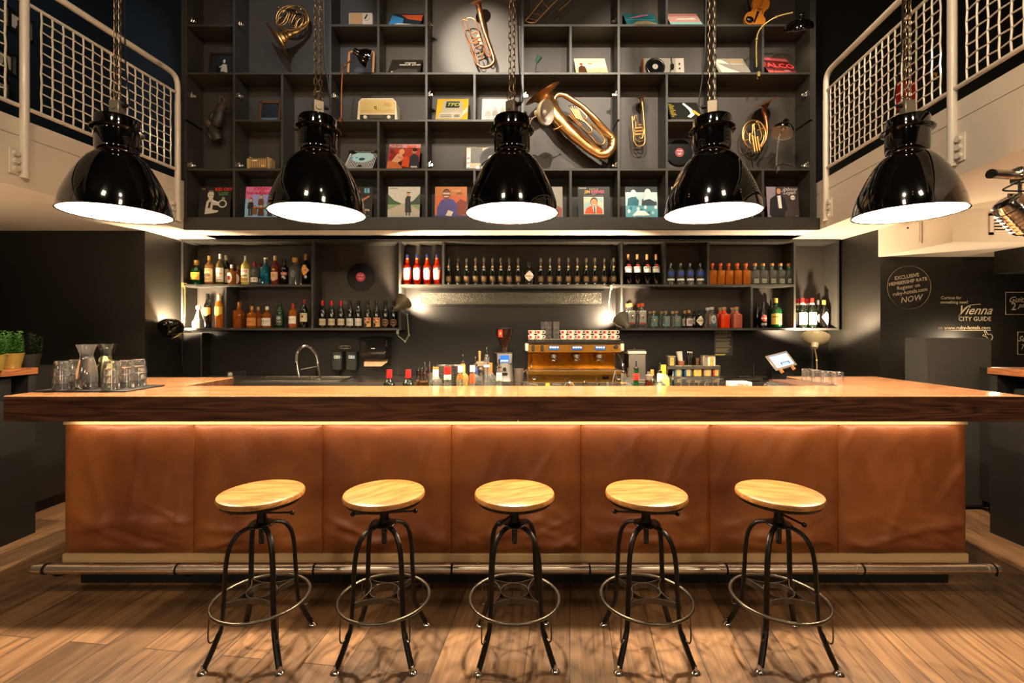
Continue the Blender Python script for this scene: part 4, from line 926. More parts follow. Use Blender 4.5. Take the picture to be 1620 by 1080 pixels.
def player(px, row, w, h, lab, plat, case, style):
    y = 4.63; t = thing('record_player', lab, 'record player', (X(px, y), y, zl[rows[row][0]] + T)); M = RX(-8)
    B().box(-w/2, w/2, 0, .07, 0, h, case, M, .005).build('case', t)
    B().box(-w/2+.012, w/2-.008, -.004, 0, .008, h-.008, plat, M).build('deck', t)
    cx2 = (-.09 if style == 0 else .06); r = h*.45
    b = B().cyl(r, .004, .016, IRON, M @ TR(cx2, 0, h*.5) @ RX(90), 40)
    b.lathe([(r*k, .0165 + (.0008 if i % 2 else 0)) for i, k in enumerate((.25, .4, .5, .6, .7, .8, .9, .97))][::1], mat('vinyl', '#0b0b0c', .18), M @ TR(cx2, 0, h*.5) @ RX(90), 40)
    if style == 0: b.ring(r*.86, .003, STEEL, M @ TR(cx2, -.018, h*.5) @ RX(90), 40, 6)
    b.build('turntable', t)
    b = B().cyl(r*.28, .0165, .019, ENAMELW, M @ TR(cx2, 0, h*.5) @ RX(90), 24); b.cyl(.004, .019, .028, CHROME, M @ TR(cx2, 0, h*.5) @ RX(90), 10); b.build('record_label', t)
    b = B()
    if style == 0: b.tube([M @ V(p) for p in [(.07, -.02, h*.95), (.075, -.025, h*.5), (.05, -.025, h*.25)]], .005, CHROME, 8); b.box(.06, .09, -.03, -.004, h*.4, h*.6, IRON, M)
    else: b.tube([M @ V(p) for p in [(-.06, -.02, h*.16), (.0, -.022, h*.38), (.05, -.022, h*.5)]], .004, CHROME, 8); b.cyl(.016, .004, .02, CHROME, M @ TR(-.075, 0, h*.13) @ RX(90), 14)
    b.build('tonearm', t)
    b = B()
    if style == 0:
        b.box(.115, w/2-.008, -.006, -.004, .008, h-.008, ENAMELW, M)
        for k in range(3): b.cyl(.009, .006, .016, CHROME, M @ TR(.15, 0, .04+.05*k) @ RX(90), 12)
    else:
        b.box(-w/2+.014, -w/2+.05, -.007, -.004, .02, h-.02, ENAMELW, M); b.box(-w/2+.055, -.03, -.006, -.004, h*.35, h-.012, mat('grey_grille', '#5a5854', .5), M)
        for k in range(3): b.cyl(.010, .007, .018, CHROME, M @ TR(-w/2+.032, 0, .05+.05*k) @ RX(90), 12)
        b.box(-.09, .0, .02, .04, h+.012, h+.02, CHROME, M, .003); b.rod(M @ V((-.085, .03, h)), M @ V((-.085, .03, h+.015)), .005, CHROME); b.rod(M @ V((-.005, .03, h)), M @ V((-.005, .03, h+.015)), .005, CHROME)
    b.build('controls', t)
player(1051, 1, .41, .215, 'grey record player with silver turntable in the upper right of the cabinet', mat('grey_deck', '#8f897c', .5), mat('orange_wood', '#a05a2c', .4), 0)
player(768, 3, .40, .26, 'portable suitcase record player left of the middle lamp', mat('beige_deck', '#b8a88a', .5), mat('suitcase_brown', '#6b4630', .5), 1)
# small teal desk lamp
t = thing('mini_lamp', 'tiny teal desk lamp in the compartment above the euphonium', 'lamp', (X(846, 4.6), 4.6, zl[3] + T)); TEAL = mat('teal_paint', '#3f6a60', .35)
B().cyl(.033, 0, .01, TEAL, None, 20, .03).build('base', t); B().tube([(0, 0, .01), (.008, 0, .07), (.022, 0, .13)], .004, STEEL, 8).build('stem', t)
B().lathe([(0, -.03), (.018, -.028), (.022, 0), (.028, .035), (.026, .035), (0, .03)], TEAL, TR(.03, -.01, .155) @ ALIGN((.5, -.4, .7)), 20).build('shade', t)

# ---- brass instruments
Kp = 4.6 / 745
def pw(pts, d=4.62, o=(0, 0, 0)): return [V((X(p[0], d), d + (p[2] if len(p) > 2 else 0), Z(p[1], d))) - V(o) for p in pts]
def rel(pts, s=0): return pts
# french horn
o = (X(461, 4.68), 4.68, Z(30, 4.68)); t = thing('french_horn', 'french horn hanging bell down in the upper left of the cabinet', 'french horn', o)
P = lambda pts, d=4.66, n=5: cr(pw(pts, d, o), n)
B().tube(P([(447, 20), (455, 12), (468, 9), (480, 14), (487, 26), (486, 38), (478, 50, -.03), (468, 58, -.06), (460, 64, -.08), (453, 69, -.1), (447, 73, -.11)]), [.007]*10 + [.010]*8 + [.013]*7 + [.017]*6 + [.024]*5 + [.034]*4 + [.05]*3 + [.075]*3 + [.115]*2 + [.17, .195], BRASS, 28, ry=.62).build('bell', t)
b = B(); b.tube(cr(pw([(461 + 24*math.cos(a), 30 + 21*math.sin(a)) for a in [2*PI*k/16 for k in range(16)]], 4.68, o), 3, True), .0065, BRASS, 8, True)
b.tube(cr(pw([(461 + 20*math.cos(a), 32 + 17*math.sin(a), -.015) for a in [2*PI*k/16 for k in range(16)]], 4.68, o), 3, True), .0045, BRASS, 8, True)
b.tube(P([(438, 13), (455, 15), (462, 18), (480, 22), (484, 32), (476, 44)], 4.65), .004, BRASS, 6); b.build('main_tubing', t)
b = B()
for pts in ([(456, 20), (449, 34), (441, 39), (437, 36), (445, 27), (452, 30)], [(459, 20), (453, 35), (446, 40), (438, 39)], [(464, 21), (457, 36), (460, 43), (468, 43), (471, 34), (476, 29), (478, 34), (474, 41), (466, 45)], [(468, 21), (461, 37), (466, 41), (469, 33), (467, 29), (473, 28)]): b.tube(P(pts, 4.63, 6), .0045, BRASS, 7)
b.build('slide_tubing', t)
b = B()
for k in range(3): b.cyl(.017, 0, .022, CHROME, TR(*pw([(457.5+5*k, 17.5+k)], 4.62, o)[0]) @ RX(90), 16); b.tube(P([(461+3.5*k, 14), (463+3.5*k, 9)], 4.63, 1), .003, CHROME, 6)
b.ball(pw([(476, 14)], 4.63, o)[0], .012, CHROME, 10); b.build('valves', t); B().tube(P([(447, 12), (441, 12), (438, 12)], 4.6, 2), [.004, .004, .008], CHROME, 8).build('mouthpiece', t)
# red brass baritone
o = (X(757, 4.68), 4.68, Z(55, 4.68)); t = thing('baritone_horn', 'old reddish brass baritone horn hanging against the brightly lit compartment', 'baritone horn', o)
P = lambda pts, d=4.66, n=5: cr(pw(pts, d, o), n)
b = B(); b.tube(P([(756, 10, -.08), (757.5, 14, -.06), (760, 25, -.03), (765, 45), (772, 65), (780, 88), (781, 98), (774, 105), (763, 107), (755, 102)]), [.088, .07, .055, .044, .038] + [.034]*4 + [.030]*5 + [.026]*6 + [.022]*6 + [.018]*6 + [.016]*5 + [.014]*5 + [.012]*4, COPPER, 24, ry=.8)
b.build('bell', t)
b = B(); b.tube(P([(755, 102), (749, 88), (744, 72), (740, 65)], 4.66), .010, COPPER, 8)
b.tube(P([(763, 90, 0), (765, 77), (757, 50), (752, 33), (745, 28.5), (738, 30), (740, 40), (746, 56), (750, 60), (756, 60), (757, 53), (752, 51), (747, 54)], 4.64), .0058, COPPER, 8)
b.tube(P([(739, 33), (733, 31), (731, 36), (738, 54), (743, 65), (750, 67), (757, 64)], 4.64), .0058, COPPER, 8)
b.tube(P([(766, 60), (771, 75), (776, 86), (774, 90), (769, 86), (763, 68)], 4.64), .0055, COPPER, 8)
b.tube(P([(758, 74), (751, 77), (754, 90), (759, 94), (762, 90), (757, 78)], 4.63), .005, COPPER, 8); b.build('tubing', t)
b = B()
for k in range(3): q = pw([(757+2*k, 60+5.5*k)], 4.62, o)[0]; b.cyl(.014, 0, .03, COPPER, TR(*q) @ RX(90), 14); b.tube(P([(757+2*k, 60+5.5*k), (747+2*k, 64+5.5*k)], 4.62, 1), .006, COPPER, 8)
b.build('valves', t)
# euphonium
o = (X(905, 4.62), 4.62, Z(200, 4.62)); t = thing('euphonium', 'big battered brass euphonium lying diagonally across its compartment', 'euphonium', o)
P = lambda pts, d=4.6, n=5: cr(pw(pts, d, o), n)
GB = mat('brass_pale', '#d6a56a', .3, metal=.95, scale=24, var=.22, bump=.08)
B().tube(P([(858, 152, -.05), (862, 158, -.04), (872, 172), (890, 195), (912, 216), (934, 234), (948, 243), (959, 243), (967, 235), (969, 223), (964, 212)], 4.60), [.20, .17, .145, .122, .105, .094] + [.082]*5 + [.075]*6 + [.068]*6 + [.06]*6 + [.056]*6 + [.052]*6 + [.048]*5 + [.045]*5 + [.040]*4, GB, 32, ry=.8).build('bell', t)
b = B(); b.tube(P([(966, 216), (948, 196), (925, 172), (905, 158), (893, 151), (883, 150), (877, 158), (879, 170), (885, 180)], 4.58), [.032]*8 + [.026]*12 + [.021]*12 + [.017]*8, GB, 12)
b.tube(P([(911, 176), (940, 202), (966, 219), (969, 214), (960, 205), (920, 168)], 4.50), 0.0095, GB, 8)
b.tube(P([(900, 182), (918, 200), (935, 216), (944, 226), (953, 229), (957, 221), (948, 208), (936, 197)], 4.49), .0105, GB, 8)
b.tube(P([(906, 172), (904, 182), (915, 194), (930, 210), (936, 207), (933, 201), (918, 186)], 4.47), 0.0095, GB, 8); b.tube(P([(911, 170), (914, 178), (925, 188), (927, 183), (916, 172)], 4.46), .008, GB, 8); b.build('tubing', t)
b = B()
for k in range(4): b.rod(pw([(903+3.5*k, 172+.5*k)], 4.46, o)[0], pw([(912+3.5*k, 188+1.5*k)], 4.46, o)[0], .011, GB, 10); b.rod(pw([(903+3.5*k, 172)], 4.46, o)[0], pw([(901+3.5*k, 168)], 4.46, o)[0], .004, CHROME, 6); b.ball(pw([(900.5+3.5*k, 167.5)], 4.46, o)[0], .007, CHROME, 8)
b.build('valves', t); B().tube(P([(889, 199), (882, 203), (876, 205)], 4.5, 3), [.005, .005, .006, .012], BRASS, 10).build('mouthpiece', t)
# small flugelhorn
o = (X(1012, 4.68), 4.68, Z(195, 4.68)); t = thing('alto_horn', 'small narrow brass horn hanging bell up in its own tall compartment', 'alto horn', o)
P = lambda pts, d=4.67, n=5: cr(pw(pts, d, o), n)
B().tube(P([(1013.5, 154, -.012), (1014.2, 156.5, -.006), (1016, 163), (1017.5, 175), (1019, 195), (1020.5, 215), (1020, 226), (1015, 231), (1008, 231), (1003, 224)], 4.66), [.066, .045, .034, .027, .022] + [.017]*5 + [.013]*6 + [.010]*6 + [.008]*12, BRASS, 20, ry=.9).build('bell', t)
b = B(); b.tube(P([(1003, 224), (1001.5, 205), (1000, 184)], 4.65), .006, BRASS, 8)
b.tube(P([(1003, 190), (1004, 184), (1007, 183), (1008.5, 190), (1010, 197), (1015, 197)], 4.64), .005, BRASS, 8)
b.tube(P([(1006, 192), (1006, 200), (1010, 205), (1014, 204), (1014, 212), (1012, 218), (1016, 218), (1018, 206), (1012, 200)], 4.64), .005, BRASS, 8); b.tube(P([(1004, 205), (1005, 218), (1011, 224), (1018, 222)], 4.65), .005, BRASS, 8); b.build('tubing', t)
b = B()
for k in range(3): b.rod(pw([(1004, 203+5*k)], 4.62, o)[0], pw([(1016, 202+5*k)], 4.62, o)[0], .008, BRASS, 8)
b.build('valves', t)
# second horn
o = (X(1195, 4.66), 4.66, Z(205, 4.66)); t = thing('marching_horn', 'round brass horn with upward bell beside the black clamp lamp', 'french horn', o)
P = lambda pts, d=4.65, n=5: cr(pw(pts, d, o), n)
B().tube(P([(1206, 166.5, -.05), (1207.5, 170, -.04), (1209, 176), (1212, 188), (1214, 203), (1213, 217), (1208, 228), (1202, 235)], 4.65), [.145, .10, .07, .055, .045, .038] + [.030]*5 + [.024]*5 + [.019]*6 + [.015]*6 + [.012]*6 + [.010]*3, COPPER, 24, ry=.8).build('bell', t)
b = B(); b.tube(cr(pw([(1193 + 18*math.cos(a) + 2*math.sin(a), 213 + 22.5*math.sin(a) - 2*math.cos(a)) for a in [2*PI*k/16 for k in range(16)]], 4.66, o), 3, True), .0085, BRASS, 8, True)
b.tube(cr(pw([(1195 + 16*math.cos(a), 213 + 20*math.sin(a), .03) for a in [2*PI*k/16 for k in range(16)]], 4.66, o), 3, True), .006, BRASS, 8, True); b.build('main_tubing', t)
b = B()
for pts in ([(1195, 205), (1191, 197), (1190, 211), (1188, 213), (1193, 225)], [(1196, 194), (1199, 193), (1205, 214), (1202, 222), (1197, 222), (1193, 205), (1193, 196)], [(1186, 211), (1187, 226), (1198, 227), (1203, 219)], [(1177, 223), (1190, 219)], [(1198, 206), (1210, 202)], [(1180, 207), (1186, 217)]): b.tube(P(pts, 4.63), .0055, BRASS, 7)
b.build('slide_tubing', t)
b = B()
for k in range(3): b.rod(pw([(1190+4*k, 214+k)], 4.61, o)[0], pw([(1194+4*k, 240-k)], 4.61, o)[0], .0105, BRASS, 10); b.rod(pw([(1194+4*k, 240-k)], 4.61, o)[0], pw([(1195+4*k, 243-k)], 4.61, o)[0], .004, BRASS, 6)
b.build('valves', t); B().tube(P([(1189, 238), (1180, 242), (1174, 244), (1171, 245.5)], 4.62, 2), [.005, .005, .007, .008, .013, .014], CHROME, 10).build('mouthpiece', t)
# trombone
o = (X(855, 4.68), 4.68, Z(0, 4.68)); t = thing('trombone', 'brass trombone slide leaning in the top compartment, cut off by the frame', 'trombone', o)
P = lambda pts, d=4.67, n=3: cr(pw(pts, d, o), n)
b = B(); b.tube(P([(831, 33), (857, 2), (885, -32)], 4.70), .0065, BRASS, 8); b.tube(P([(847, 35.5), (875, 6), (905, -22)], 4.66), .0065, BRASS, 8); b.tube(P([(831, 33), (838, 36), (847, 35.5)], 4.68), .0065, BRASS, 8)
for p, q in (((835, 29), (851, 33)), ((841, 21), (856, 25)), ((858, 3), (868, 14))): b.tube(P([p, q], 4.68, 1), .004, BRASS, 6)
b.build('slide', t)
b = B(); b.tube(P([(881, 19), (892, 10), (903, 0), (925, -25)], 4.68), [.018, .009, .007, .006, .006, .006, .006, .006, .007, .008], BRASS, 8); b.build('bell_section', t)
# violin on its stand
t = thing('violin', 'orange-brown violin standing on a small stand, upper right of the cabinet', 'violin', (X(1188, 4.60), 4.60, zl[4] + T + .004)); VM = mat('violin_varnish', '#c87a28', .25, coat=.5, scale=14, var=.15)
out = [(0, 0), (.06, .006), (.092, .035), (.103, .075), (.094, .115), (.074, .135), (.062, .15), (.058, .175), (.064, .2), (.078, .225), (.084, .26), (.076, .3), (.05, .33), (.02, .342), (0, .343)]
oc = [(p.x, p.y) for p in cr([(x, y, 0) for x, y in out], 3)]; full = oc + [(-x, y) for x, y in oc[::-1][1:-1]]
MV = RX(-6) @ RY(22) @ TR(0, 0, .0); b = B().prism([(x, y) for x, y in full], 0, .03, VM, MV @ TR(0, 0, 0) @ UP); b.prism([(x*.8, y*.88 + .02) for x, y in full], .03, .036, VM, MV @ UP); b.build('body', t)
B().box(-.012, .012, -.048, -.036, .30, .50, mat('ebony', '#0d0b0a', .3), MV, .003).build('fingerboard', t)
b = B().add([(-.012, -.04, .16), (.012, -.04, .16), (.006, -.042, .03), (-.006, -.042, .03)], [(0, 1, 2, 3)], _m['ebony'], MV); b.box(-.022, .022, -.06, -.036, .175, .18, BIRCH, MV); b.build('tailpiece', t)
B().ball((-.05, -.045, .045), .036, _m['ebony'], 14, 1.1, .35, .8, MV).build('chin_rest', t)
b = B()
for s in (-1, 1): b.tube(cr([MV @ V(p) for p in [(s*.03, -.037, .215), (s*.035, -.037, .19), (s*.045, -.037, .16), (s*.04, -.037, .145)]], 3), .0025, _m['ebony'], 5)
b.build('sound_holes', t)
b = B()
for k in range(4): b.rod(MV @ V((-.008+.005*k, -.05, .15)), MV @ V((-.006+.004*k, -.052, .5)), .0007, STEEL, 4)
b.build('strings', t); B().tube([(.07, .02, .0), (.03, .06, .18), (0, .075, .34)], .006, IRON, 8).build('stand', t)
# boxing gloves
for k, (px, py, rz, lab, ll) in enumerate(((346, 184, 20, 'worn dark leather boxing glove, upper of the hanging pair', 'pair of old boxing gloves'), (338, 208, -28, 'worn dark leather boxing glove, lower of the hanging pair', ''))):
    t = thing('boxing_glove', lab, 'boxing glove', (X(px, 4.68), 4.68, Z(py, 4.68))); GL = mat('glove_leather', '#2b2723', .5, scale=25, bump=.2)
    M = RY(rz); b = B().lathe([(0, -.115), (.045, -.105), (.06, -.07), (.062, -.02), (.05, .03), (.040, .06), (.042, .10), (.036, .115), (0, .11)], GL, M, 22, 0, .8)
    b.ball((-.045, -.02, -.03), .032, GL, 14, .8, .9, 1.7, M); b.build('mitt', t)
    B().lathe([(.0425, .055), (.046, .06), (.045, .112), (.038, .118)], mat('glove_cuff', '#3a3029', .6), M, 20, 0, .85).build('cuff', t)
    b = B()
    for j in range(5): b.tube([M @ V((-.014, -.036, .01+.018*j)), M @ V((.014, -.038, .016+.018*j))], .0022, mat('lace', '#8a6a4a', .7), 5)
    if k == 0: b.tube(cr([M @ V((.0, -.02, .1)), V((.06, 0, .16)), V((.025, 0, .2)), V((.0, .02, .21)), V((.01, -.01, .12))], 4), .0022, _m['lace'], 5)
    b.build('laces', t)

# ---- clamp lamps
def clamp_lamp(nm, lab, shade, sdir, path, clamp, sh, arm, prof='dome', r=.12, on=0, ang=110, cord=None, gp=None, col=WARM, straight=0):
    o = V(clamp); t = thing(nm, lab, 'clamp lamp', o, gp); c = V(shade) - o; M = TR(*c) @ ALIGN(sdir)
    if prof == 'dome': pr = [(.026, -.095), (.03, -.07), (.032, -.05), (r*.62, -.03), (r*.88, .0), (r, .045)]
    elif prof == 'cone': pr = [(.026, -.10), (.032, -.06), (.04, -.045), (r*.6, -.03), (r*.78, .0), (r, .045)]
    else: pr = [(.026, -.10), (.032, -.08), (.034, -.05), (r*.55, -.04), (r*.9, -.012), (r*1.0, .02), (r*.99, .035)]
    inn = [(max(q-.003, .001), z+.002) for q, z in pr]
    B().lathe([(0, pr[0][1])] + pr, sh, M, 36).build('shade', t)
    B().lathe(inn[::-1] + [(0, pr[0][1]+.002)], ENAMELW, M, 36).build('reflector', t)
    B().tube(cr([V(p) - o for p in path], 5) if nm == 'clamp_lamp' and not straight else [V(p) - o for p in path], .0065, arm, 10).build('arm', t)
    b = B()
    for p in path[1:-1]: b.ball(V(p) - o, .0125, arm, 10)
    if len(path) > 2: b.build('joints', t)
    b = B().box(-.012, .012, -.03, .025, .004, .012, arm, None, .002); b.box(-.012, .012, -.03, -.022, -.035, .01, arm); b.rod((0, -.005, -.05), (0, -.005, -.015), .0045, arm); b.build('clamp', t)
    if cord: B().tube(cr([V(p) - o for p in cord], 5), .003, RUBBER, 6).build('cord', t)
    B().ball(M @ V((0, 0, .0)), .024, BULB if on else ENAMELW, 12).build('bulb', t)
    if on: light('SPOT', M @ V((0, 0, .028)), on, col, None, .03, ang, .35, parent=t).rotation_euler = (M @ RX(180)).to_euler()
    return t
DARKG = mat('grey_enamel', '#3a3833', .35, coat=.3); GREENA = mat('green_arm', '#6a7d62', .4); CRM = mat('cream_enamel', '#bfb28c', .25, coat=.5); CRM2 = mat('gold_arm', '#b39a5c', .3, metal=.5)
q = lambda px, py, d: (X(px, d), d, Z(py, d))
clamp_lamp('clamp_lamp', 'black clamp lamp shining on the wall at the left end of the bottle shelf', q(270, 520, 4.80), (-.3, .6, .72), [q(293, 451, 4.92), q(292.5, 508, 4.90), q(286, 527, 4.86), q(272, 535, 4.8)], q(292, 449, 4.97), ENAMEL, CRM2, 'dish', .118, 160, 155, [q(293, 455, 4.95), q(290, 500, 4.95), q(288, 560, 5.0), q(291, 590, 5.05)])
clamp_lamp('clamp_lamp', 'dark green clamp lamp with upward shade left of the vent grille', q(635, 480, 4.84), (.45, .6, .62), [q(630, 531, 4.95), q(641, 540, 4.93), q(647, 530, 4.92), q(644, 497, 4.9), q(636, 492, 4.86)], q(630, 523, 4.97), mat('dark_green_shade', '#5a5038', .4), GREENA, 'cone', .095, 85, 135, [q(631, 532, 4.97), q(631, 560, 5.0), q(629, 590, 4.95), q(636, 606, 4.9)], straight=1)
clamp_lamp('clamp_lamp', 'grey clamp lamp with upward shade left of the gin bottles', q(985, 506, 4.86), (-.4, .55, .7), [q(966, 455, 4.98), q(963, 490, 4.96), q(972, 511, 4.92), q(984, 518, 4.88)], q(966, 453, 5.02), mat('grey_shade', '#6a655a', .35), CRM, 'cone', .085, 85, 135, [q(968, 458, 4.97), q(969, 480, 4.97), q(974, 505, 4.95)])
clamp_lamp('clamp_lamp', 'cream dish lamp on a stem beside the tablet screen', q(1290, 536, 4.80), (.3, .35, .88), [q(1292.5, 610, 4.86), q(1292, 570, 4.84), q(1289, 551, 4.80)], q(1292.5, 608, 4.86), CRM, CRM2, 'dish', .128, 95, 165)
B().tube([q(1263, 535, 4.8), q(1272, 533, 4.8)], .005, CRM, 8)
clamp_lamp('clamp_lamp', 'small black clamp lamp in front of the light wood frame', q(575, 89, 4.40), (.75, .5, -.25), [q(540, 188, 4.50), q(541, 125, 4.47), q(546, 104, 4.45), q(560, 93, 4.42)], q(540, 189, 4.545), ENAMEL, mat('copper_arm', '#8a5a34', .35, metal=.8), 'dome', .085, 0)
clamp_lamp('clamp_lamp', 'large black clamp lamp on a bent arm, upper right of the cabinet', q(1264, 40, 4.36), (.15, .55, -.85), [q(1197, 106, 4.50), q(1197, 62, 4.44), q(1206, 42, 4.4), q(1228, 27, 4.36), q(1254, 20, 4.33)], q(1198, 117, 4.545), ENAMEL, CRM2, 'dish', .125, 3, 120, [q(1199, 108, 4.5), q(1215, 106, 4.5), q(1224, 108, 4.52), q(1225, 115, 4.53)])
clamp_lamp('clamp_lamp', 'cream clamp lamp with open shade in front of the euphonium bell', q(861, 178, 4.30), (.72, -.6, -.22), [q(838, 196, 4.5), q(842, 188, 4.4), q(848, 184, 4.33)], q(836, 190, 4.53), CRM, CRM, 'dish', .11, 0)
clamp_lamp('clamp_lamp', 'black clamp lamp with thin grey stem beside the round horn', q(1239, 204, 4.44), (-.35, -.12, -.85), [q(1228, 262, 4.50), q(1231, 225, 4.46), q(1236, 208, 4.44)], q(1228.5, 266, 4.545), ENAMEL, mat('grey_arm', '#8f8a88', .3, metal=.7), 'dome', .105, 0, 110, [q(1230, 262, 4.56), q(1240, 260, 4.58), q(1255, 264, 4.6)])

# ================================================================ bottle shelf behind the bar
DS, DSB = 5.0, 5.235
def xs(px): return X(px, DS)
def zs_(py): return Z(py, DS)
ZU, ZL, ZTOP = zs_(451.5), zs_(520.5), zs_(381)
bs = thing('bottle_shelf', 'long black open shelf unit full of bottles behind the bar', 'bottle shelf', (0, DS, ZL))
T = .012
b = B(); y0, y1 = 0, DSB - DS
def hz(px0, px1, z, dz=T): B().box(xs(px0)-T, xs(px1)+T, y0, y1, z-ZL-dz, z-ZL+dz, CABBLACK, None, .0015).build('shelf_board', bs)
hz(288, 1326, ZTOP); hz(288, 494, ZU); hz(632.5, 1257.5, ZU); hz(288, 632.5, ZL); hz(983.5, 1326, ZL)
b = B()
for px, za, zb in ((288, ZL, ZTOP), (494, ZL, ZTOP), (632.5, ZL, ZTOP), (701, ZU, ZTOP), (983.5, ZL, ZTOP), (1052, ZU, ZTOP), (1121, ZU, ZTOP), (1257.5, ZL, ZTOP), (1326, ZL, ZTOP), (356.5, ZL, ZU), (1189.5, ZL, ZU)):
    B().box(xs(px)-T*.9, xs(px)+T*.9, .001, y1-.001, za-ZL+T, zb-ZL-T, CABBLACK).build('partition_board', bs)
SHB = mat('shelf_back', '#2f2b27', .5, scale=6, var=.12)
for pa, pb, za in ((288, 632.5, ZL), (632.5, 983.5, ZU), (983.5, 1326, ZL)): B().box(xs(pa), xs(pb), y1-.008, y1-.001, za-ZL, ZTOP-ZL, SHB).build('back_panel', bs)
B().box(xs(283), xs(1330), -.002, y1, ZTOP-ZL+T, ZTOP-ZL+T+.02, CABBLACK).build('top_rail', bs)

# ---- bottles
def uni(p): return p
KIND = {
 'wine': [(0, .012), (.8, 0), (.97, .01), (1, .03), (1, .60), (.93, .66), (.6, .735), (.42, .79), (.37, .84), (.36, .97), (.40, .975), (.40, 1), (0, 1)],
 'champ': [(0, .01), (.85, 0), (1, .02), (1, .42), (.9, .54), (.62, .68), (.42, .78), (.36, .86), (.36, .96), (.44, .965), (.44, .985), (.36, 1), (0, 1)],
 'spirit': [(0, .01), (.9, 0), (1, .02), (1, .62), (.95, .68), (.7, .74), (.42, .78), (.36, .82), (.34, 1), (0, 1)],
 'squat': [(0, .01), (.92, 0), (1, .02), (1, .56), (.94, .64), (.7, .70), (.38, .74), (.32, .78), (.30, 1), (0, 1)],
 'square': [(0, .01), (.94, 0), (1, .02), (1, .62), (.95, .66), (.5, .71), (.36, .75), (.34, 1), (0, 1)],
 'cone': [(0, .01), (.95, 0), (1, .03), (.97, .15), (.72, .42), (.42, .66), (.28, .78), (.25, 1), (0, 1)],
 'aperol': [(0, .01), (.9, 0), (.86, .12), (.98, .16), (1, .5), (.93, .6), (.6, .68), (.46, .72), (.5, .78), (.36, .83), (.30, 1), (0, 1)],
 'drop': [(0, .01), (.95, 0), (1, .03), (1, .18), (.9, .32), (.5, .5), (.38, .62), (.34, 1), (0, 1)],
}
def bottle(nm, lab, h, r, kind, gl, cap=None, capf=(.84, 1.0), caprad=1.08, art=None, lz=(.12, .5), ang=62, sq=0, grp=None, ring=None, cat='bottle', spout=0, seg=22):
    t = thing(nm, lab, cat, (0, 0, 0), grp)
    pr = [(q*r, z*h) for q, z in KIND[kind]]
    B().lathe(pr, gl, None, seg, sq).build('glass', t)
    nr = pr[-2][0]
    if cap: B().lathe([(0, capf[0]*h), (nr*caprad, capf[0]*h), (nr*caprad*1.03, (capf[0]+.01)*h), (nr*caprad, capf[1]*h), (0, capf[1]*h+.001)], cap, None, 16).build('cap', t)
    if spout:
        B().lathe([(0, h-.004), (nr*1.1, h-.004), (nr*1.05, h+.006), (.0055, h+.012), (.0042, h+.055), (.0035, h+.06), (0, h+.06)], CHROME, RZ(0), 12).build('pour_spout', t)
    if ring: B().lathe([(nr*1.2, ring[0]*h), (nr*1.26, ring[0]*h+.002), (nr*1.2, ring[1]*h)], ring[2], None, 16).build('neck_label', t)
    if art:
        z0, z1 = lz[0]*h, lz[1]*h; a = R(ang)
        rm = r*(1.0)
        if sq: fn = lambda x, y, L: V(((x-.5)*2*rm*.72, -rm*.935 - .0007 - L*.0004, z0 + y*(z1-z0)))
        else: fn = lambda x, y, L: V(((rm+.0006+L*.0004)*math.sin((x-.5)*2*a), -(rm+.0006+L*.0004)*math.cos((x-.5)*2*a), z0 + y*(z1-z0)))
        asp = (2*a*rm)/(z1-z0) if not sq else (1.44*rm)/(z1-z0)
        B().art(fn, art, asp, not sq).build('label', t)
    return t
def put(o, px, d, zb, lab=None): o.location = (X(px, d), d, zb); return tag(o, lab) if lab else o
K5 = 5.08/F
gcap, rcap, wcap, kcap = mat('cap_gold', '#c89a4a', .35, metal=.5), mat('cap_red', '#a81c16', .4), mat('cap_white', '#ddd6c8', .4), mat('cap_black', '#121110', .35)
cork = mat('cork', '#b5854e', .6); ocap = mat('cap_orange', '#d8622a', .4); scap = mat('cap_silver', '#bcbcbc', .25, metal=.9); bcap = mat('cap_blue', '#1b2c66', .35)
tealc = mat('neck_teal', '#4a9a94', .45); coral = mat('neck_coral', '#c8583a', .45)
zu, zlw = ZU + T + .0008, ZL + T + .0008
def bt(px, hp, wp, zb, lab, kind, gl, cap=None, d=5.08, nm='spirits_bottle', **k):
    return put(bottle(nm, lab, hp*d/F, wp*d/F/2, kind, gl, cap, **k), px, d, zb)
W_ = '#e8dfcc'
G1 = 'mixed liqueur bottles on the upper left shelf'
bt(311, 39, 15.5, zu, 'squat green bottle with yellow label and gold stopper, leftmost on the upper shelf', 'squat', GLG, gcap, art=[('r', 0, 0, 1, 1, '#d8a23a'), ('t', 'TOURS', .5, .7, .22, '#2a2418'), ('r', .2, .3, .8, .36, '#6a4a1a')], lz=(.2, .5), capf=(.8, 1), caprad=1.5, grp=G1)
bt(331, 46, 12.6, zu, 'pale amber aperitif bottle with cream label and red lettering', 'spirit', mat('bottle_straw', '#d8a860', .04, trans=.7), gcap, art=[('r', 0, 0, 1, 1, '#e0c890'), ('t', 'LILLET', .5, .86, .24, '#b83020', 0, .02), ('e', .5, .5, .3, .14, '#6a5a4a'), ('t', 'BLANC', .5, .2, .14, '#6a5030')], lz=(.1, .56), ang=75, grp=G1)
bt(348.5, 49, 12, zu, 'front one of two tall bottles with white labels and pale caps', 'spirit', mat('bottle_honey', '#8a7a3a', .04, trans=.6), wcap, art=[('r', 0, 0, 1, 1, W_), ('t', 'Berto', .5, .6, .3, '#d07a28', .3, .02), ('r', .1, .1, .9, .14, '#5a3a20')], lz=(.1, .54), ang=75, grp=G1)
bt(357.5, 48, 11, zu, 'rear one of two tall bottles with white labels and pale caps', 'spirit', GLD, wcap, d=5.17, art=[('r', 0, 0, 1, 1, W_), ('t', 'Rosso', .6, .6, .3, '#a83a28', .3, .02), ('r', .1, .1, .9, .14, '#5a3a20')], lz=(.1, .54), ang=75, grp=G1)
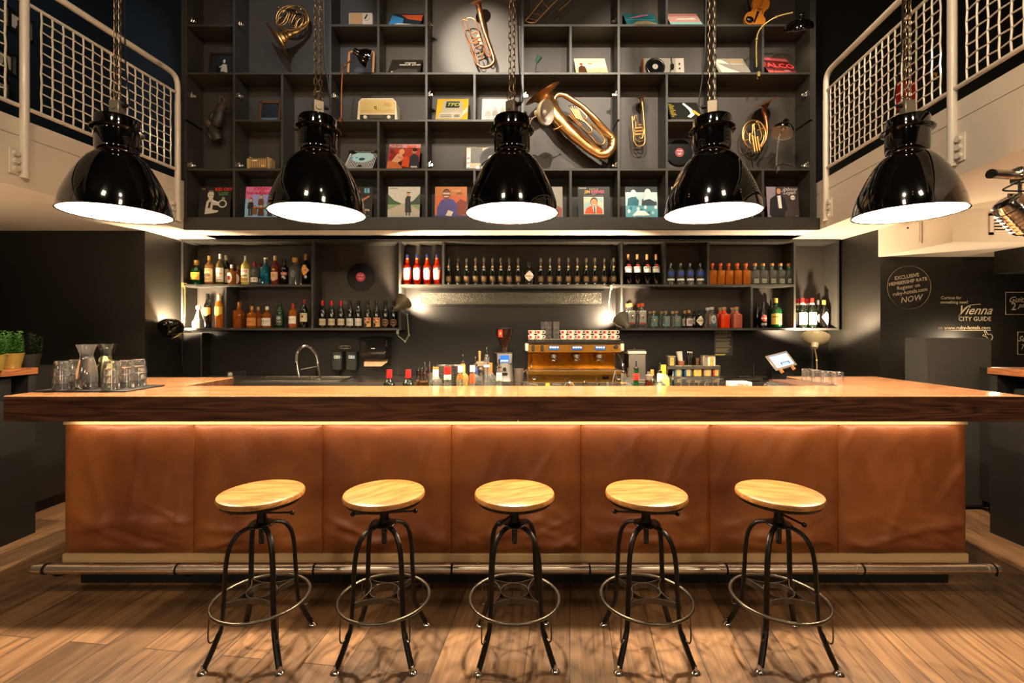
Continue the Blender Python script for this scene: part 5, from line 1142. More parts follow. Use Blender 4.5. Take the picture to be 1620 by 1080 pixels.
bt(366.5, 32, 12, zu, 'small round-shouldered amber bottle with oval white label, front of a pair', 'squat', GLA, wcap, art=[('e', .4, .5, .4, .5, W_), ('e', .4, .5, .2, .22, '#a84030')], lz=(.08, .6), grp=G1)
bt(376.5, 31, 11, zu, 'small round-shouldered amber bottle with oval white label, behind its twin', 'squat', GLW, cork, d=5.17, art=[('e', .5, .5, .4, .5, W_)], lz=(.08, .6), grp=G1)
bt(388.6, 46, 13, zu, 'pale yellow-green bottle with white label and red lettering', 'spirit', GLY, scap, art=[('r', 0, 0, 1, 1, '#ece6c8'), ('t', 'SUZE', .5, .82, .3, '#c03a48', 0, .03), ('r', .2, .4, .8, .55, '#8a8a4a'), ('r', .1, .05, .9, .3, '#c89a38')], lz=(.1, .54), ang=70, grp=G1)
bt(402.7, 36, 12, zu, 'clear bottle with white lower label and red cap, front of a pair', 'squat', GLC, rcap, art=[('r', 0, 0, 1, 1, '#e4ded4'), ('t', 'RUM', .5, .5, .4, '#4a3028')], lz=(.12, .32), ang=70, grp=G1)
bt(411, 35, 11, zu, 'dark bottle with red cap half hidden behind the clear one', 'squat', GLD, rcap, d=5.17, art=[('r', 0, 0, 1, 1, '#d4cec4')], lz=(.12, .3), grp=G1)
bt(420.5, 42, 13.3, zu, 'square teal glass gin bottle with a tan label', 'square', GLB, mat('brass_cap', '#a08a68', .4), sq=5, art=[('r', .1, 0, .75, 1, '#b5945a'), ('r', .2, .4, .65, .5, '#5a4424')], lz=(.3, .52), grp=G1, ring=(.97, 1.02, wcap))
bt(435.3, 46, 12.5, zu, 'rosy bottle with a cream shield label and tall pale cap', 'spirit', mat('bottle_rose', '#8a3428', .05, trans=.5), mat('cap_cream', '#d8b888', .4), art=[('p', [(0, 1), (1, 1), (1, .25), (.5, 0), (0, .25)], '#dcae84'), ('t', 'GIN\n1912', .5, .6, .22, '#4a2820'), ('e', .5, 1.25, .2, .12, '#b88a38')], lz=(.12, .44), ang=60, grp=G1)
bt(450.4, 41, 11, zu, 'slim black bottle with a small brown and white label', 'wine', GLK, kcap, art=[('p', [(0, .9), (.5, 1), (1, .9), (.9, .5), (.1, .5)], '#a8603c'), ('t', 'AMARO', .5, .72, .2, '#e8dccc'), ('e', .5, .3, .2, .16, '#c8c0b0')], lz=(.22, .5), ang=70, grp=G1)
bt(467.3, 43, 17, zu, 'clear square decanter bottle with a gold stopper', 'squat', GLC, gcap, sq=4, capf=(.82, 1), caprad=1.9, art=[('e', .5, .5, .3, .35, '#7a8a84')], lz=(.2, .6), grp=G1)
bt(483.7, 49, 12, zu, 'black bottle with a yellow diamond label and red lettering', 'wine', GLK, cork, art=[('p', [(.5, 1), (1.05, .5), (.5, 0), (-.05, .5)], '#e0a030'), ('r', .0, .42, 1, .6, '#e8d8c0'), ('t', 'ROMA', .5, .51, .24, '#b8202a', 0, .03)], lz=(.28, .66), ang=66, capf=(.8, 1), grp=G1)
G2 = 'mixed spirits on the lower left shelf'
bt(314, 35, 17, zlw, 'clear teardrop bottle with a low white label on the far left of the lower shelf', 'cone', GLC, wcap, art=[('e', .4, .5, .35, .5, '#f0ece0')], lz=(.04, .32), ang=50, capf=(.85, 1), caprad=1.5, grp=G2)
bt(328.6, 54, 11.5, zlw, 'tall dark bottle with an orange pointed label', 'wine', GLK, kcap, art=[('p', [(0, 1), (1, 1), (1, .3), (.5, 0), (0, .3)], '#d88a3a')], lz=(.34, .6), ang=72, grp=G2)
bt(346.5, 54, 12, zlw, 'tall amber liquid bottle with a yellow-green pointed label', 'wine', GLA, mat('cap_cream', '#d8b888', .4), art=[('p', [(0, 1), (1, 1), (1, .3), (.5, 0), (0, .3)], '#c8b04a')], lz=(.34, .62), ang=72, capf=(.8, .97), grp=G2)
bt(378.2, 41, 14, zlw, 'square whisky bottle with a slanted red label', 'square', GLW, gcap, sq=6, art=[('p', [(0, .5), (1.1, .85), (1.1, 1.1), (0, .8)], '#b0281c'), ('r', .2, .05, .75, .2, '#d8c8a0'), ('e', .5, .3, .1, .12, '#e8dcc0')], lz=(.06, .58), grp=G2)
bt(398.5, 34.5, 15, zlw, 'squat round whiskey bottle with orange label, front of a pair', 'squat', GLA, cork, art=[('r', 0, 0, 1, 1, '#c8823a'), ('r', .2, .5, .8, .56, '#5a3418')], lz=(.1, .46), ang=72, grp=G2)
bt(408.5, 33.5, 14, zlw, 'squat round whiskey bottle with orange label, behind its twin', 'squat', GLW, cork, d=5.17, art=[('r', 0, 0, 1, 1, '#a8682e')], lz=(.1, .46), ang=72, grp=G2)
bt(422.5, 34, 15, zlw, 'squat bourbon bottle with a cream label and black lettering', 'squat', GLW, wcap, art=[('r', 0, 0, 1, 1, W_), ('t', 'wheat', .5, .6, .26, '#3a3028', .3), ('r', .3, .3, .7, .35, '#8a7a68')], lz=(.1, .46), ang=66, grp=G2)
bt(443, 41, 12, zlw, 'dark green bottle with a dark label and black cap', 'spirit', GLG, kcap, art=[('r', 0, 0, 1, 1, '#2a3428'), ('e', .5, .7, .3, .16, '#8a9080'), ('r', .2, .3, .8, .4, '#8a8a78')], lz=(.1, .5), grp=G2)
bt(463.4, 38.5, 12.5, zlw, 'bottle with red cap, white label and red lower band', 'spirit', GLA, rcap, art=[('r', 0, .2, 1, 1, '#e4dccc'), ('t', 'No.1', .4, .65, .34, '#8a2a20'), ('r', 0, 0, 1, .18, '#8a2c20')], lz=(.1, .48), ang=66, capf=(.78, .95), grp=G2)
bt(481.2, 45, 12, zlw, 'dark green bottle with a tall cream label and dark red cap', 'wine', GLD, mat('cap_darkred', '#7a1a1c', .35), art=[('r', 0, 0, 1, 1, '#d8c8a0'), ('e', .45, .6, .16, .14, '#8a3a28'), ('t', 'WHISKY', .5, .85, .16, '#4a3a28')], lz=(.22, .52), ang=66, grp=G2)
# wines
GW = 'wine bottles under the vinyl record'
for px, lab, art, cap in [(510.4, 0, 0, 0), (524.7, 0, 0, 0), (539.6, 0, 0, 0), (553.8, 1, 0, 0), (567.1, 1, 0, 0), (581.9, 2, 0, 0), (596, 2, 0, 0), (610, 3, 0, 0), (623, 3, 0, 0)]:
    if lab == 0: a, c, L, lz = [('r', 0, 0, 1, 1, '#c8b898'), ('t', 'BLAUER', .5, .5, .2, '#5a4a38')], rcap, 'dark wine bottle with red capsule and tan label', (.1, .34)
    elif lab == 1: a, c, L, lz = [('r', 0, 0, 1, 1, '#cfc8bc'), ('t', 'WEISS', .5, .45, .2, '#6a6258')], kcap, 'dark wine bottle with dark capsule and pale plain label', (.08, .35)
    elif lab == 2: a, c, L, lz = [('r', 0, 0, 1, 1, '#c8a070'), ('p', [(.1, .1), (.3, .5), (.5, .2), (.4, 0)], '#3a2a20'), ('e', .3, .8, .14, .1, '#b02a28'), ('e', .7, .85, .12, .1, '#c83a30'), ('p', [(.5, .1), (.9, .5), (.95, .1)], '#e8c060'), ('e', .6, .5, .15, .1, '#5a2a2a')], kcap, 'dark wine bottle with a colourful picture label', (.04, .38)
    else: a, c, L, lz = [('e', .5, .5, .5, .5, '#8a5c34'), ('e', .5, .5, .36, .36, '#3a2a1c'), ('r', .3, .47, .7, .53, '#c8a060')], kcap, 'dark wine bottle with a round brown label', (.08, .33)
    bt(px, 43.3, 10.8, zlw, L, 'wine', GLD, c, art=a, lz=lz, ang=75, grp=GW, nm='wine_bottle', capf=(.82, 1))
GA = 'bright red-orange aperitif bottles'
ap = None
for px in (644.4, 659.8, 676, 691.4):
    L = 'bright red-orange aperitif bottle with blue cap'
    if ap is None: ap = bt(px, 48, 13, zu, L, 'aperol', GLR, bcap, art=[('p', [(.2, 0), (.8, 0), (.9, .8), (.1, .8)], '#ece4cc'), ('p', [(0, .72), (1, .86), (1, 1.05), (0, .92)], '#2a5a98'), ('t', 'APEROL', .5, .9, .17, '#e8c848', 0, .03), ('r', .35, .08, .65, .14, '#3a4a5a')], lz=(.17, .56), ang=62, capf=(.9, 1), caprad=1.2, grp=GA, ring=(.84, .88, gcap))
    else: dup(ap, None, (X(px, 5.08), 5.08, zu))
GC = 'row of dark sparkling wine bottles'
ch = None
for cxp in (107, 185, 260, 337, 408, 482, 553, 625, 700, 893, 972, 1050, 1128, 1205, 1282, 1355, 1435, 1515, 1497):
    px = 690 + cxp/5.4; d = 5.08 if cxp != 1497 else 5.17
    L = 'dark sparkling wine bottle with gold neck dot'
    if ch is None:
        ch = put(bottle('sparkling_wine_bottle', L, 43.5*K5, 4.75*K5, 'champ', GLD, mat('foil_dark', '#6a5e4c', .35, metal=.5), (.74, 1.0), 1.06, [('r', 0, 0, 1, 1, '#57483a'), ('e', .5, .5, .3, .32, '#9a7a4a'), ('r', .35, .4, .65, .46, '#4a3a28')], (.1, .32), 75, 0, GC), px, d, zu)
        B().lathe([(0, 0), (.012, 0), (.011, .003), (0, .004)], gcap, TR(0, -.0195, 43.5*K5*.655) @ RX(78), 12).build('neck_seal', ch)
    else: dup(ch, None, (X(px, d), d, zu))
hd = [('p', [(.5, 1), (1, .5), (.5, 0), (0, .5)], '#d8cdb8'), ('r', .12, .46, .88, .54, '#6a5f50')]
bt(837.2, 36, 16.5, zu, 'black apothecary gin bottle with a white diamond label, amid the sparkling wines', 'squat', GLK, kcap, art=hd, lz=(.12, .62), ang=62, capf=(.8, 1))
cp = None
for px in (994, 1008.2, 1023.6, 1037.8):
    L = 'dark vermouth bottle with pale cap and white band label'
    if cp is None: cp = bt(px, 48.5, 11.6, zu, L, 'spirit', GLK, mat('cap_tan', '#c89a68', .4), art=[('r', 0, 0, 1, .5, '#c8d4d0'), ('r', 0, .5, 1, .95, '#e8e4dc'), ('t', 'CARPANO', .5, .7, .24, '#2a2420', 0, .03), ('e', .5, 1.15, .18, .16, '#a82420')], lz=(.4, .6), ang=78, capf=(.82, 1), grp='vermouth bottles on the upper shelf')
    else: dup(cp, None, (X(px, 5.08), 5.08, zu))
cp = None
for px in (1060.7, 1076.4, 1091.6, 1107.6):
    L = 'clear vodka bottle with blue print and silver cap'
    if cp is None: cp = bt(px, 34, 12, zu, L, 'spirit', GLC, scap, art=[('r', 0, 0, 1, .2, '#e4e8e8'), ('r', .1, .55, .9, 1, '#23429a'), ('r', .2, .4, .8, .44, '#3a4a6a')], lz=(.2, .62), ang=68, capf=(.88, 1), grp='clear vodka bottles on the upper shelf')
    else: dup(cp, None, (X(px, 5.08), 5.08, zu))
for cl, xsx, gl, nk, tx in ((0, (1126.5, 1139.4, 1152.4, 1166, 1179.6), GLA, coral, 'orange-brown tequila bottle with wooden cap and coral neck label'), (1, (1194, 1206.8, 1221, 1234.5, 1247.6), GLC, tealc, 'clear tequila bottle with wooden cap and teal neck label')):
    cp = None
    for px in xsx:
        if cp is None:
            cp = bt(px, 34, 11.6, zu, tx, 'square', gl, ocap if not cl else cork, sq=7, art=[('r', .05, 0, .95, 1, '#d8b48c' if not cl else '#c8c8b8'), ('r', .15, .4, .85, .52, '#8a4a28' if not cl else '#5a6a60')], lz=(.08, .28), capf=(.88, 1), caprad=1.5, grp='tequila bottles with %s neck' % ('coral' if not cl else 'teal'))
            B().lathe([(.0135, .70*34*K5), (.0155, .705*34*K5), (.0155, .86*34*K5), (.0135, .865*34*K5)], nk, None, 16).build('neck_label', cp)
            if cl == 0: B().box(-.033, .033, -.033, .033, .006, .022, mat('tequila_amber', '#a85c20', .2)).build('amber_base', cp)
        else: dup(cp, None, (X(px, 5.08), 5.08, zu))
def pairrow(xf, xb, mk, labf, labb):
    first = None
    for px, d, L in [(p, 5.06, labf) for p in xf] + [(p, 5.17, labb) for p in xb]:
        if first is None: first = mk(px, d, L)
        else: dup(first, None, (X(px, d), d, zlw), L)
pairrow((998.4, 1015.6), (993, 1011), lambda px, d, L: bt(px, 39, 13.5, zlw, L, 'square', GLC, ocap, d, sq=6, art=[('r', 0, 0, 1, 1, '#e0ddd4'), ('p', [(.4, .4), (.6, .4), (.58, .75), (.42, .75)], '#b83a28'), ('r', 0, 0, 1, .12, '#d85a30')], lz=(.16, .7), capf=(.86, 1), caprad=1.45, grp='clear gin bottles with orange caps'),
    'clear gin bottle with orange cap and white label, in front', 'clear gin bottle with orange cap, behind its twin')
pairrow((1034.4, 1053.3, 1070.4), (1028, 1046.5, 1064.5), lambda px, d, L: bt(px, 27, 14, zlw, L, 'square', GLC, cork, d, sq=5, art=[('r', .1, 0, .9, 1, '#6aa8a8'), ('e', .5, .6, .14, .22, '#c8a858')], lz=(.1, .68), capf=(.88, 1), caprad=1.1, grp='small square gin bottles with pale teal labels'),
    'small square gin bottle with pale teal label, in front', 'small square gin bottle with pale teal label, behind')
pairrow((1090,), (1083.5,), lambda px, d, L: bt(px, 28, 11, zlw, L, 'squat', GLK, cork, d, art=[('r', 0, 0, 1, 1, '#c0b4ac'), ('e', .5, .5, .3, .3, '#8a7a78')], lz=(.12, .54), ang=60, caprad=1.2, grp='short black gin bottles with pinkish label'), 'short black gin bottle with a pale square label and cork, front one', 'short black gin bottle behind the one with the pale square label')
pairrow((1106.2,), (1098.5,), lambda px, d, L: bt(px, 29, 12.5, zlw, L, 'squat', GLK, kcap, d, art=hd, lz=(.1, .68), ang=66, grp='short black bottles with diamond label'), 'short black bottle with a white diamond label on the lower right shelf', 'short black bottle peeking out behind the one with the diamond label')
pairrow((1126,), (1119.5,), lambda px, d, L: bt(px, 33, 13.5, zlw, L, 'square', GLC, mat('cap_pale', '#b8bab0', .5), d, sq=5, art=[('e', .3, .3, .22, .2, '#2f6f8a'), ('e', .8, .2, .2, .2, '#2f6f8a'), ('e', .55, .55, .4, .32, '#e4e8e4'), ('e', .55, .55, .1, .08, '#5a7a88')], lz=(.06, .7), capf=(.88, 1), caprad=1.4, grp='clear flowered gin bottles'), 'clear gin bottle with blue flowers and round white label, front one', 'clear gin bottle with blue flowers, behind the one with the round white label')
for xf, xb, gl, nm1 in ((1145.5, 1139.5, mat('bottle_orange', '#d83a12', .12), 'bright red-orange'), (1165, 1159, mat('bottle_mauve', '#a85a48', .12), 'dusty pink')):
    pairrow((xf,), (xb,), lambda px, d, L: bt(px, 33, 13.8, zlw, L, 'square', gl, cork, d, sq=6, art=[('e', .55, .5, .44, .44, '#d8b060'), ('e', .55, .5, .40, .40, '#3f9fb0'), ('e', .55, .5, .12, .12, '#2a6a80')], lz=(.2, .72), capf=(.9, 1), caprad=1.4, ring=(.84, .9, tealc), grp=nm1 + ' gin bottles'), nm1 + ' gin bottle with a round teal label, front one', nm1 + ' gin bottle with a round teal label, behind its twin')
bt(1198.3, 41, 9.5, zlw, 'slim black bottle at the left of the dark right compartment', 'wine', GLK, kcap, d=5.16)
bt(1207.3, 41, 9.8, zlw, 'slim dark bottle with a red and white round label', 'wine', GLK, kcap, art=[('e', .5, .7, .45, .3, '#a83828'), ('r', .1, .65, .9, .75, '#d8c0a0'), ('r', .1, .1, .9, .3, '#a8a090')], lz=(.06, .5), ang=72)
bt(1220.5, 45, 11, zlw, 'dark rum bottle standing behind the yellow labelled one', 'spirit', GLD, kcap, d=5.17)
bt(1227.5, 47, 16.5, zlw, 'green-brown rum bottle with yellow and red label', 'squat', GLG, gcap, art=[('r', 0, 0, 1, 1, '#c8a850'), ('r', .55, .25, 1, .6, '#c03a20'), ('r', .1, .65, .5, .75, '#6a4a20')], lz=(.12, .48), ang=76, caprad=1.1)
for k, (px, d, L) in enumerate(((1269.5, 5.06, 'left front one of the red-capped bottles with white labels'), (1284.8, 5.06, 'right front one of the red-capped bottles with white labels'), (1262, 5.16, 'left rear one of the red-capped bottles with white labels'), (1277, 5.16, 'right rear one of the red-capped bottles with white labels'))):
    if k == 0: rw = bt(px, 47, 12.6, zlw, L, 'wine', GLD, rcap, d, nm='wine_bottle', art=[('r', 0, 0, 1, 1, '#e8dcc8'), ('t', '375', .5, .8, .2, '#6a4a38'), ('r', .1, .16, .9, .19, '#6a3a28')], lz=(.12, .52), ang=70, capf=(.84, 1), grp='red-capped bottles at the right end of the shelf', ring=(.78, .84, wcap))
    else: dup(rw, None, (X(px, d), d, zlw), L)
bt(1303.5, 44, 12.5, zlw, 'dark bottle with a pink-white diamond label at the right end of the shelf', 'wine', GLK, gcap, art=[('p', [(.5, 1), (.95, .6), (.6, 0), (.05, .6)], '#e4c4b8')], lz=(.08, .6), ang=66)
bt(1294, 44, 11, zlw, 'dark silver-topped bottle behind the pink diamond one', 'wine', GLK, scap, d=5.17, art=[('p', [(.5, 1), (.95, .6), (.6, 0), (.05, .6)], '#d4b4a8')], lz=(.08, .56), ang=66)
# ================================================================ vent grille and wall fittings
t = thing('extractor_grille', 'long black perforated extractor grille under the champagne shelf', 'vent', (X(809, 5.235), 5.235, Z(472, 5.235)))
w = (X(952, 5.235) - X(666, 5.235))/2; h = .062
b = B()
for x0, x1, z0, z1 in ((-w-.03, w+.03, h, h+.025), (-w-.03, w+.03, -h-.025, -h), (-w-.03, -w, -h, h), (w, w+.03, -h, h)): b.box(x0, x1, -.012, 0, z0, z1, BARBACK)
b.build('frame', t)
m = mat('perforated_metal', '#3b3a33', .35, metal=.5, scale=90, bump=.9, var=.5); B().box(-w, w, -.006, 0, -h, h, m).build('perforated_panel', t)
t = thing('back_counter', 'steel back counter below the bottle shelf carrying the coffee machine', 'counter', (0, 4.55, 0))
B().box(-3.32, 3.30, 0, .66, .895, .925, STEEL).build('worktop', t); B().box(-3.3, 3.28, .02, .66, .08, .895, CABBLACK).build('cabinet', t)
B().box(-3.28, 3.26, .06, .64, 0, .08, IRON).build('plinth', t)
for k in range(8): B().box(-3.28+.82*k+.005, -3.28+.82*(k+1)-.005, .004, .02, .1, .88, CABBLACK).build('door', t)
zc = .926
# faucet
t = thing('spring_faucet', 'chrome pull-down spring faucet at the sink behind the bar', 'faucet', (X(505, 4.85), 4.85, zc))
f = lambda px, py, dz=0: V((X(px, 4.85) - X(505, 4.85), dz, Z(py, 4.85) - zc))
B().tube([f(507, 607), f(505, 590), f(502, 573)], .013, CHROME, 12).build('stem', t)
arc = cr([f(503, 575), f(500, 562), f(493, 551), f(484, 547), f(475, 551), f(470, 560), f(469, 572)], 10)
b = B(); b.tube(arc, .007, CHROME, 8)
hp = []; acc = 0
for i, p in enumerate(arc):
    tn_ = (arc[min(i+1, len(arc)-1)] - arc[max(i-1, 0)]).normalized(); nn = tn_.cross(V((0, 1, 0))).normalized(); 
    for k in range(8): a = 2*PI*k/8; hp.append(p + tn_*(k/8)*.011 + .014*(math.cos(a)*nn + math.sin(a)*V((0, 1, 0))))
b.tube(hp, .0022, CHROME, 4); b.build('spring_hose', t)
B().tube([f(469, 571), f(471, 585), f(473, 596)], [.010, .013, .016], CHROME, 12).build('spray_head', t)
B().tube([f(503, 579), f(476, 584)], .0045, CHROME, 8).build('holder_arm', t)
b = B(); b.rod(f(506, 600), f(495, 602), .016, CHROME, 12); b.rod(f(495, 602), f(488, 593), .005, CHROME); b.build('lever', t)
t = thing('sink_basin', 'steel sink rim around the spring faucet', 'sink', (X(470, 4.8), 4.8, zc+.001))
b = B()
for x0, x1, y0_, y1_ in ((-.45, .5, -.2, -.18), (-.45, .5, .22, .24), (-.45, -.43, -.18, .22), (.48, .5, -.18, .22)): b.box(x0, x1, y0_, y1_, 0, .012, STEEL, None, .003)
b.build('rim', t)
# dispensers
for px, lab, cc in ((537.5, 'black soap dispenser with green sticker, left of two on the wall', '#4a9a7a'), (560, 'black soap dispenser with blue sticker, right of two on the wall', '#4a8ab8')):
    t = thing('soap_dispenser', lab, 'soap dispenser', (X(px, 5.235), 5.235, Z(585, 5.235)), 'wall soap dispensers'); w = .06
    B().box(-w, w, -.1, 0, 0, .215, mat('dispenser_black', '#1f201d', .3), None, .012).build('body', t)
    B().box(-.025, .04, -.102, -.1, .135, .165, cm('#c8ccc8')).art(flatfn(.065, .03, TR(-.025, -.1025, .135) @ UP), [('r', .6, .1, .95, .9, cc), ('r', .05, .3, .5, .7, '#4a4a4a')]).build('sticker', t)
    B().ball((0, -.06, -.006), .018, RUBBER, 12).build('nozzle', t)
t = thing('towel_dispenser', 'black glossy paper towel dispenser with brown towel hanging out', 'towel dispenser', (X(598, 5.235), 5.235, Z(567, 5.235)))
B().box(-.15, .15, -.19, 0, 0, .245, mat('dispenser_gloss', '#0e0e0c', .1, coat=.5), None, .018).build('body', t)
B().box(-.02, .02, -.192, -.19, .115, .125, cm('#b8b8b0')).build('badge', t)
B().add([(-.11, -.1, 0), (.14, -.1, 0), (.14, -.14, -.03), (.08, -.15, -.075), (-.11, -.15, -.075), (-.11, -.14, -.03)], [(0, 1, 2, 5), (5, 2, 3, 4)], cm('#9a7a54')).build('paper_towel', t)
t = thing('coat_of_cups_holder', 'x', 'x'); bpy.data.objects.remove(t)
t = thing('wire_basket', 'small wire holder on the wall above the soap dispensers', 'holder', (X(545, 5.2), 5.2, Z(551, 5.2)))
b = B().ring(.07, .003, STEEL, SC(1, .45, 1), 24, 6); b.ring(.06, .0025, STEEL, TR(0, 0, .028) @ SC(1, .45, 1), 24, 6); 
for k in range(6): a = PI*k/3; b.rod((.07*math.cos(a), .0315*math.sin(a), 0), (.06*math.cos(a), .027*math.sin(a), .028), .002, STEEL, 5)
b.build('wires', t)
def socket(px, py, d, lab, w=.085):
    t = thing('wall_socket', lab, 'socket', (X(px, d), d, Z(py, d))); B().box(-w, w, -.012, 0, -.04, .04, RUBBER, None, .004).build('plate', t)
    b = B().cyl(.026, .012, .014, mat('socket_grey', '#8a8478', .4) , TR(-w*.55, 0, 0) @ RX(90), 18); b.cyl(.026, .012, .014, RUBBER, TR(w*.45, 0, 0) @ RX(90), 18); b.build('outlet', t)
socket(374, 592, 5.235, 'black double wall socket behind the left wing of the bar', .11)
# poster on the wall
t = thing('recipe_notice', 'dark notice sheet with small pale writing and a yellow strip, under the gin bottles', 'notice', (X(1144, 5.235), 5.235, Z(542, 5.235)))
pw_, ph_ = .21, .285; B().box(-pw_/2, pw_/2, -.004, 0, -ph_/2, ph_/2, cm('#1a1916')).build('sheet', t)
it = [('t', 'COFFEE RULES', .38, .95, .105, '#a89a78', 0, .01), ('t', 'OF THE HOUSE', .38, .905, .105, '#a89a78', 0, .01), ('e', .86, .92, .1, .07, '#4a463c'), ('r', .05, .82, .9, .828, '#a89a78')]
rr = random.Random(2); y = .78
for k in range(24):
    if k in (4, 8, 17): y -= .028
    it.append(('r', .06, y, .06 + rr.uniform(.62, .86), y+.008, '#9a8f74')); y -= .0245
it.append(('p', [(.04, .015), (.5, .015), (.62, .06), (.04, .06)], '#a89a3c'))
B().art(flatfn(pw_, ph_, TR(-pw_/2, -.0045, -ph_/2) @ UP), it, pw_/ph_).build('writing', t)

# ================================================================ espresso machine
DM = 4.62
t = thing('espresso_machine', 'wide gold espresso machine with three groups on the back counter', 'espresso machine', (X(910, DM), DM, zc)); mz = lambda py: Z(py, DM) - zc; mx = lambda px: X(px, DM) - X(910, DM)
BACKG = mat('machine_back_gold', '#b8741c', .18, metal=1, scale=9, var=.35, bump=.25)
b = B().box(mx(835), mx(981), .16, .5, mz(607), mz(545), mat('machine_dark', '#1a1510', .3)); b.build('body', t)
B().box(mx(836), mx(978), .15, .16, mz(584), mz(560), BACKG).build('splash_panel', t)
b = B().prism([(.0, mz(557)), (.16, mz(560)), (.16, mz(541)), (.03, mz(543)), (0, mz(545))], mx(835), mx(983), GOLDM, Matrix(((0, 0, 1, 0), (1, 0, 0, 0), (0, 1, 0, 0), (0, 0, 0, 1))))
b.build('top_panel', t)
b = B().box(mx(833), mx(986), -.004, .5, mz(543.5), mz(540), CHROME, None, .002)
for k in range(24): b.rod((mx(838)+k*.038, .02, mz(538.5)), (mx(838)+k*.038, .45, mz(538.5)), .002, STEEL, 4)
b.tube([(mx(837), .01, mz(537)), (mx(982), .01, mz(537)), (mx(982), .46, mz(537)), (mx(837), .46, mz(537))], .004, STEEL, 6, True); b.build('cup_tray', t)
for s in (834, 985): B().box(mx(s)-.02, mx(s)+.014, -.012, .2, mz(555.5), mz(543), ENAMELW, None, .008).build('end_cap', t)
b = B().box(mx(832), mx(984), -.13, .2, mz(591), mz(585), GOLDM, None, .004); b.box(mx(836), mx(980), -.12, .15, mz(585), mz(584), STEEL); b.build('drip_tray', t)
b = B().box(mx(834), mx(985), -.06, .2, mz(604), mz(591), GOLDM, None, .004); b.build('front_panel', t)
for q1, q2 in ((844.5, 596.5), (976, 596.5)): b = B().cyl(.022, 0, .012, STEEL, TR(mx(q1), -.06, mz(q2)) @ RX(90), 24); b.cyl(.017, .012, .013, ENAMELW, TR(mx(q1), -.06, mz(q2)) @ RX(90), 24); b.box(-.002, .002, -.0745, -.0733, -.01, .012, IRON, TR(mx(q1), 0, mz(q2)) @ RY(40)); b.build('gauge', t)
B().box(mx(951), mx(961), -.065, -.06, mz(599), mz(594), RUBBER, None, .004).build('switch', t)
B().text('DallaCorte pro', TR(mx(882), -.0612, mz(597)) @ UP, .036, mat('letter_copper', '#d8924a', .3, metal=.6), bold=.01).build('lettering', t)
for gx, on in ((876, 1), (912.5, 1), (949, 1)):
    g = B().cyl(.036, -.03, .0, STEEL, TR(mx(gx+1), .075, mz(561)), 24); g.cyl(.030, -.05, -.03, CHROME, TR(mx(gx+1), .075, mz(561)), 24); g.rod((mx(gx+1), .06, mz(567.5)), (mx(gx+3), -.10, mz(568)), .013, RUBBER, 12, .010); g.tube([(mx(gx), .07, mz(569)), (mx(gx)-.012, .07, mz(571)), (mx(gx)-.012, .07, mz(573))], .005, CHROME, 8); g.tube([(mx(gx), .07, mz(569)), (mx(gx)+.014, .07, mz(571)), (mx(gx)+.014, .07, mz(573))], .005, CHROME, 8)
    g.build('brew_group', t)
    b = B().box(mx(gx+.5)-.052, mx(gx+.5)+.05, -.006, .004, mz(554), mz(547), mat('screen_navy', '#24406a', .2, emit=.4), None, .003)
    for k in range(4): b.ball((mx(gx+.5)-.034+.023*k, -.007, mz(549.3)), .007, mat('button_glow', '#d8ecff', .3, emit=5), 8, 1, .3, 1)
    b.ball((mx(gx+.5), -.007, mz(549.5)), .004, mat('button_red', '#ff4030', .3, emit=2), 8, 1, .3, 1); b.build('button_panel', t)
for gx in (843.3, 857.5): b = B().box(mx(gx)-.014, mx(gx)+.014, -.01, .0, mz(555.5), mz(546), RUBBER, None, .009); b.build('rocker_switch', t)
B().cyl(.02, 0, .02, RUBBER, TR(mx(974.5), 0, mz(548.5)) @ RX(90), 18).build('knob', t)
for s, q1 in ((-1, 842), (1, 979)): B().tube([(mx(q1), .08, mz(558)), (mx(q1)+s*.01+.01, .02, mz(566)), (mx(q1)+.02*s+.01, -.02, mz(574)), (mx(q1)+.02*s+.01, -.03, mz(583))], .0055, CHROME, 8).build('steam_wand', t)
for s in (838, 980):
    for yy in (0, .4): B().cyl(.02, 0, mz(604), RUBBER, TR(mx(s)+.01*(1 if s < 900 else -1), yy, 0), 12).build('foot', t)
# cups on the machine
ztray = Z(538.5, DM) + .0065
CUPW = mat('cup_china', '#e9dfd0', .25, coat=.3, var=.02); CUPR = mat('cup_logo', '#b8241c', .4)
def cup(lab):
    c = thing('espresso_cup', lab, 'cup', (0, 0, 0), 'espresso cups stacked on the machine')
    B().lathe([(0, 0), (.022, 0), (.024, .003), (.034, .025), (.038, .047), (.0365, .047), (.033, .027), (.022, .006), (0, .005)], CUPW, None, 24).build('bowl', c)
    B().tube(cr([(.035, 0, .04), (.05, 0, .042), (.056, 0, .030), (.050, 0, .018), (.032, 0, .016)], 4), .0035, CUPW, 6).build('handle', c)
    fn = lambda x, y, L: V(((.0345 + .004*y + .0008)*math.sin((x-.5)*.7-.35), -(.0345 + .004*y + .0008)*math.cos((x-.5)*.7-.35), .016 + .022*y))
    B().add([fn(x, y, 0) for y in (0, 1) for x in (0, .5, 1)], [(0, 1, 4, 3), (1, 2, 5, 4)], CUPR).build('logo', c)
    return c
c0 = None
xsc = (841, 853.5, 891.5, 904, 917, 930.5, 943.5, 957, 970.5)
zt2 = ztray
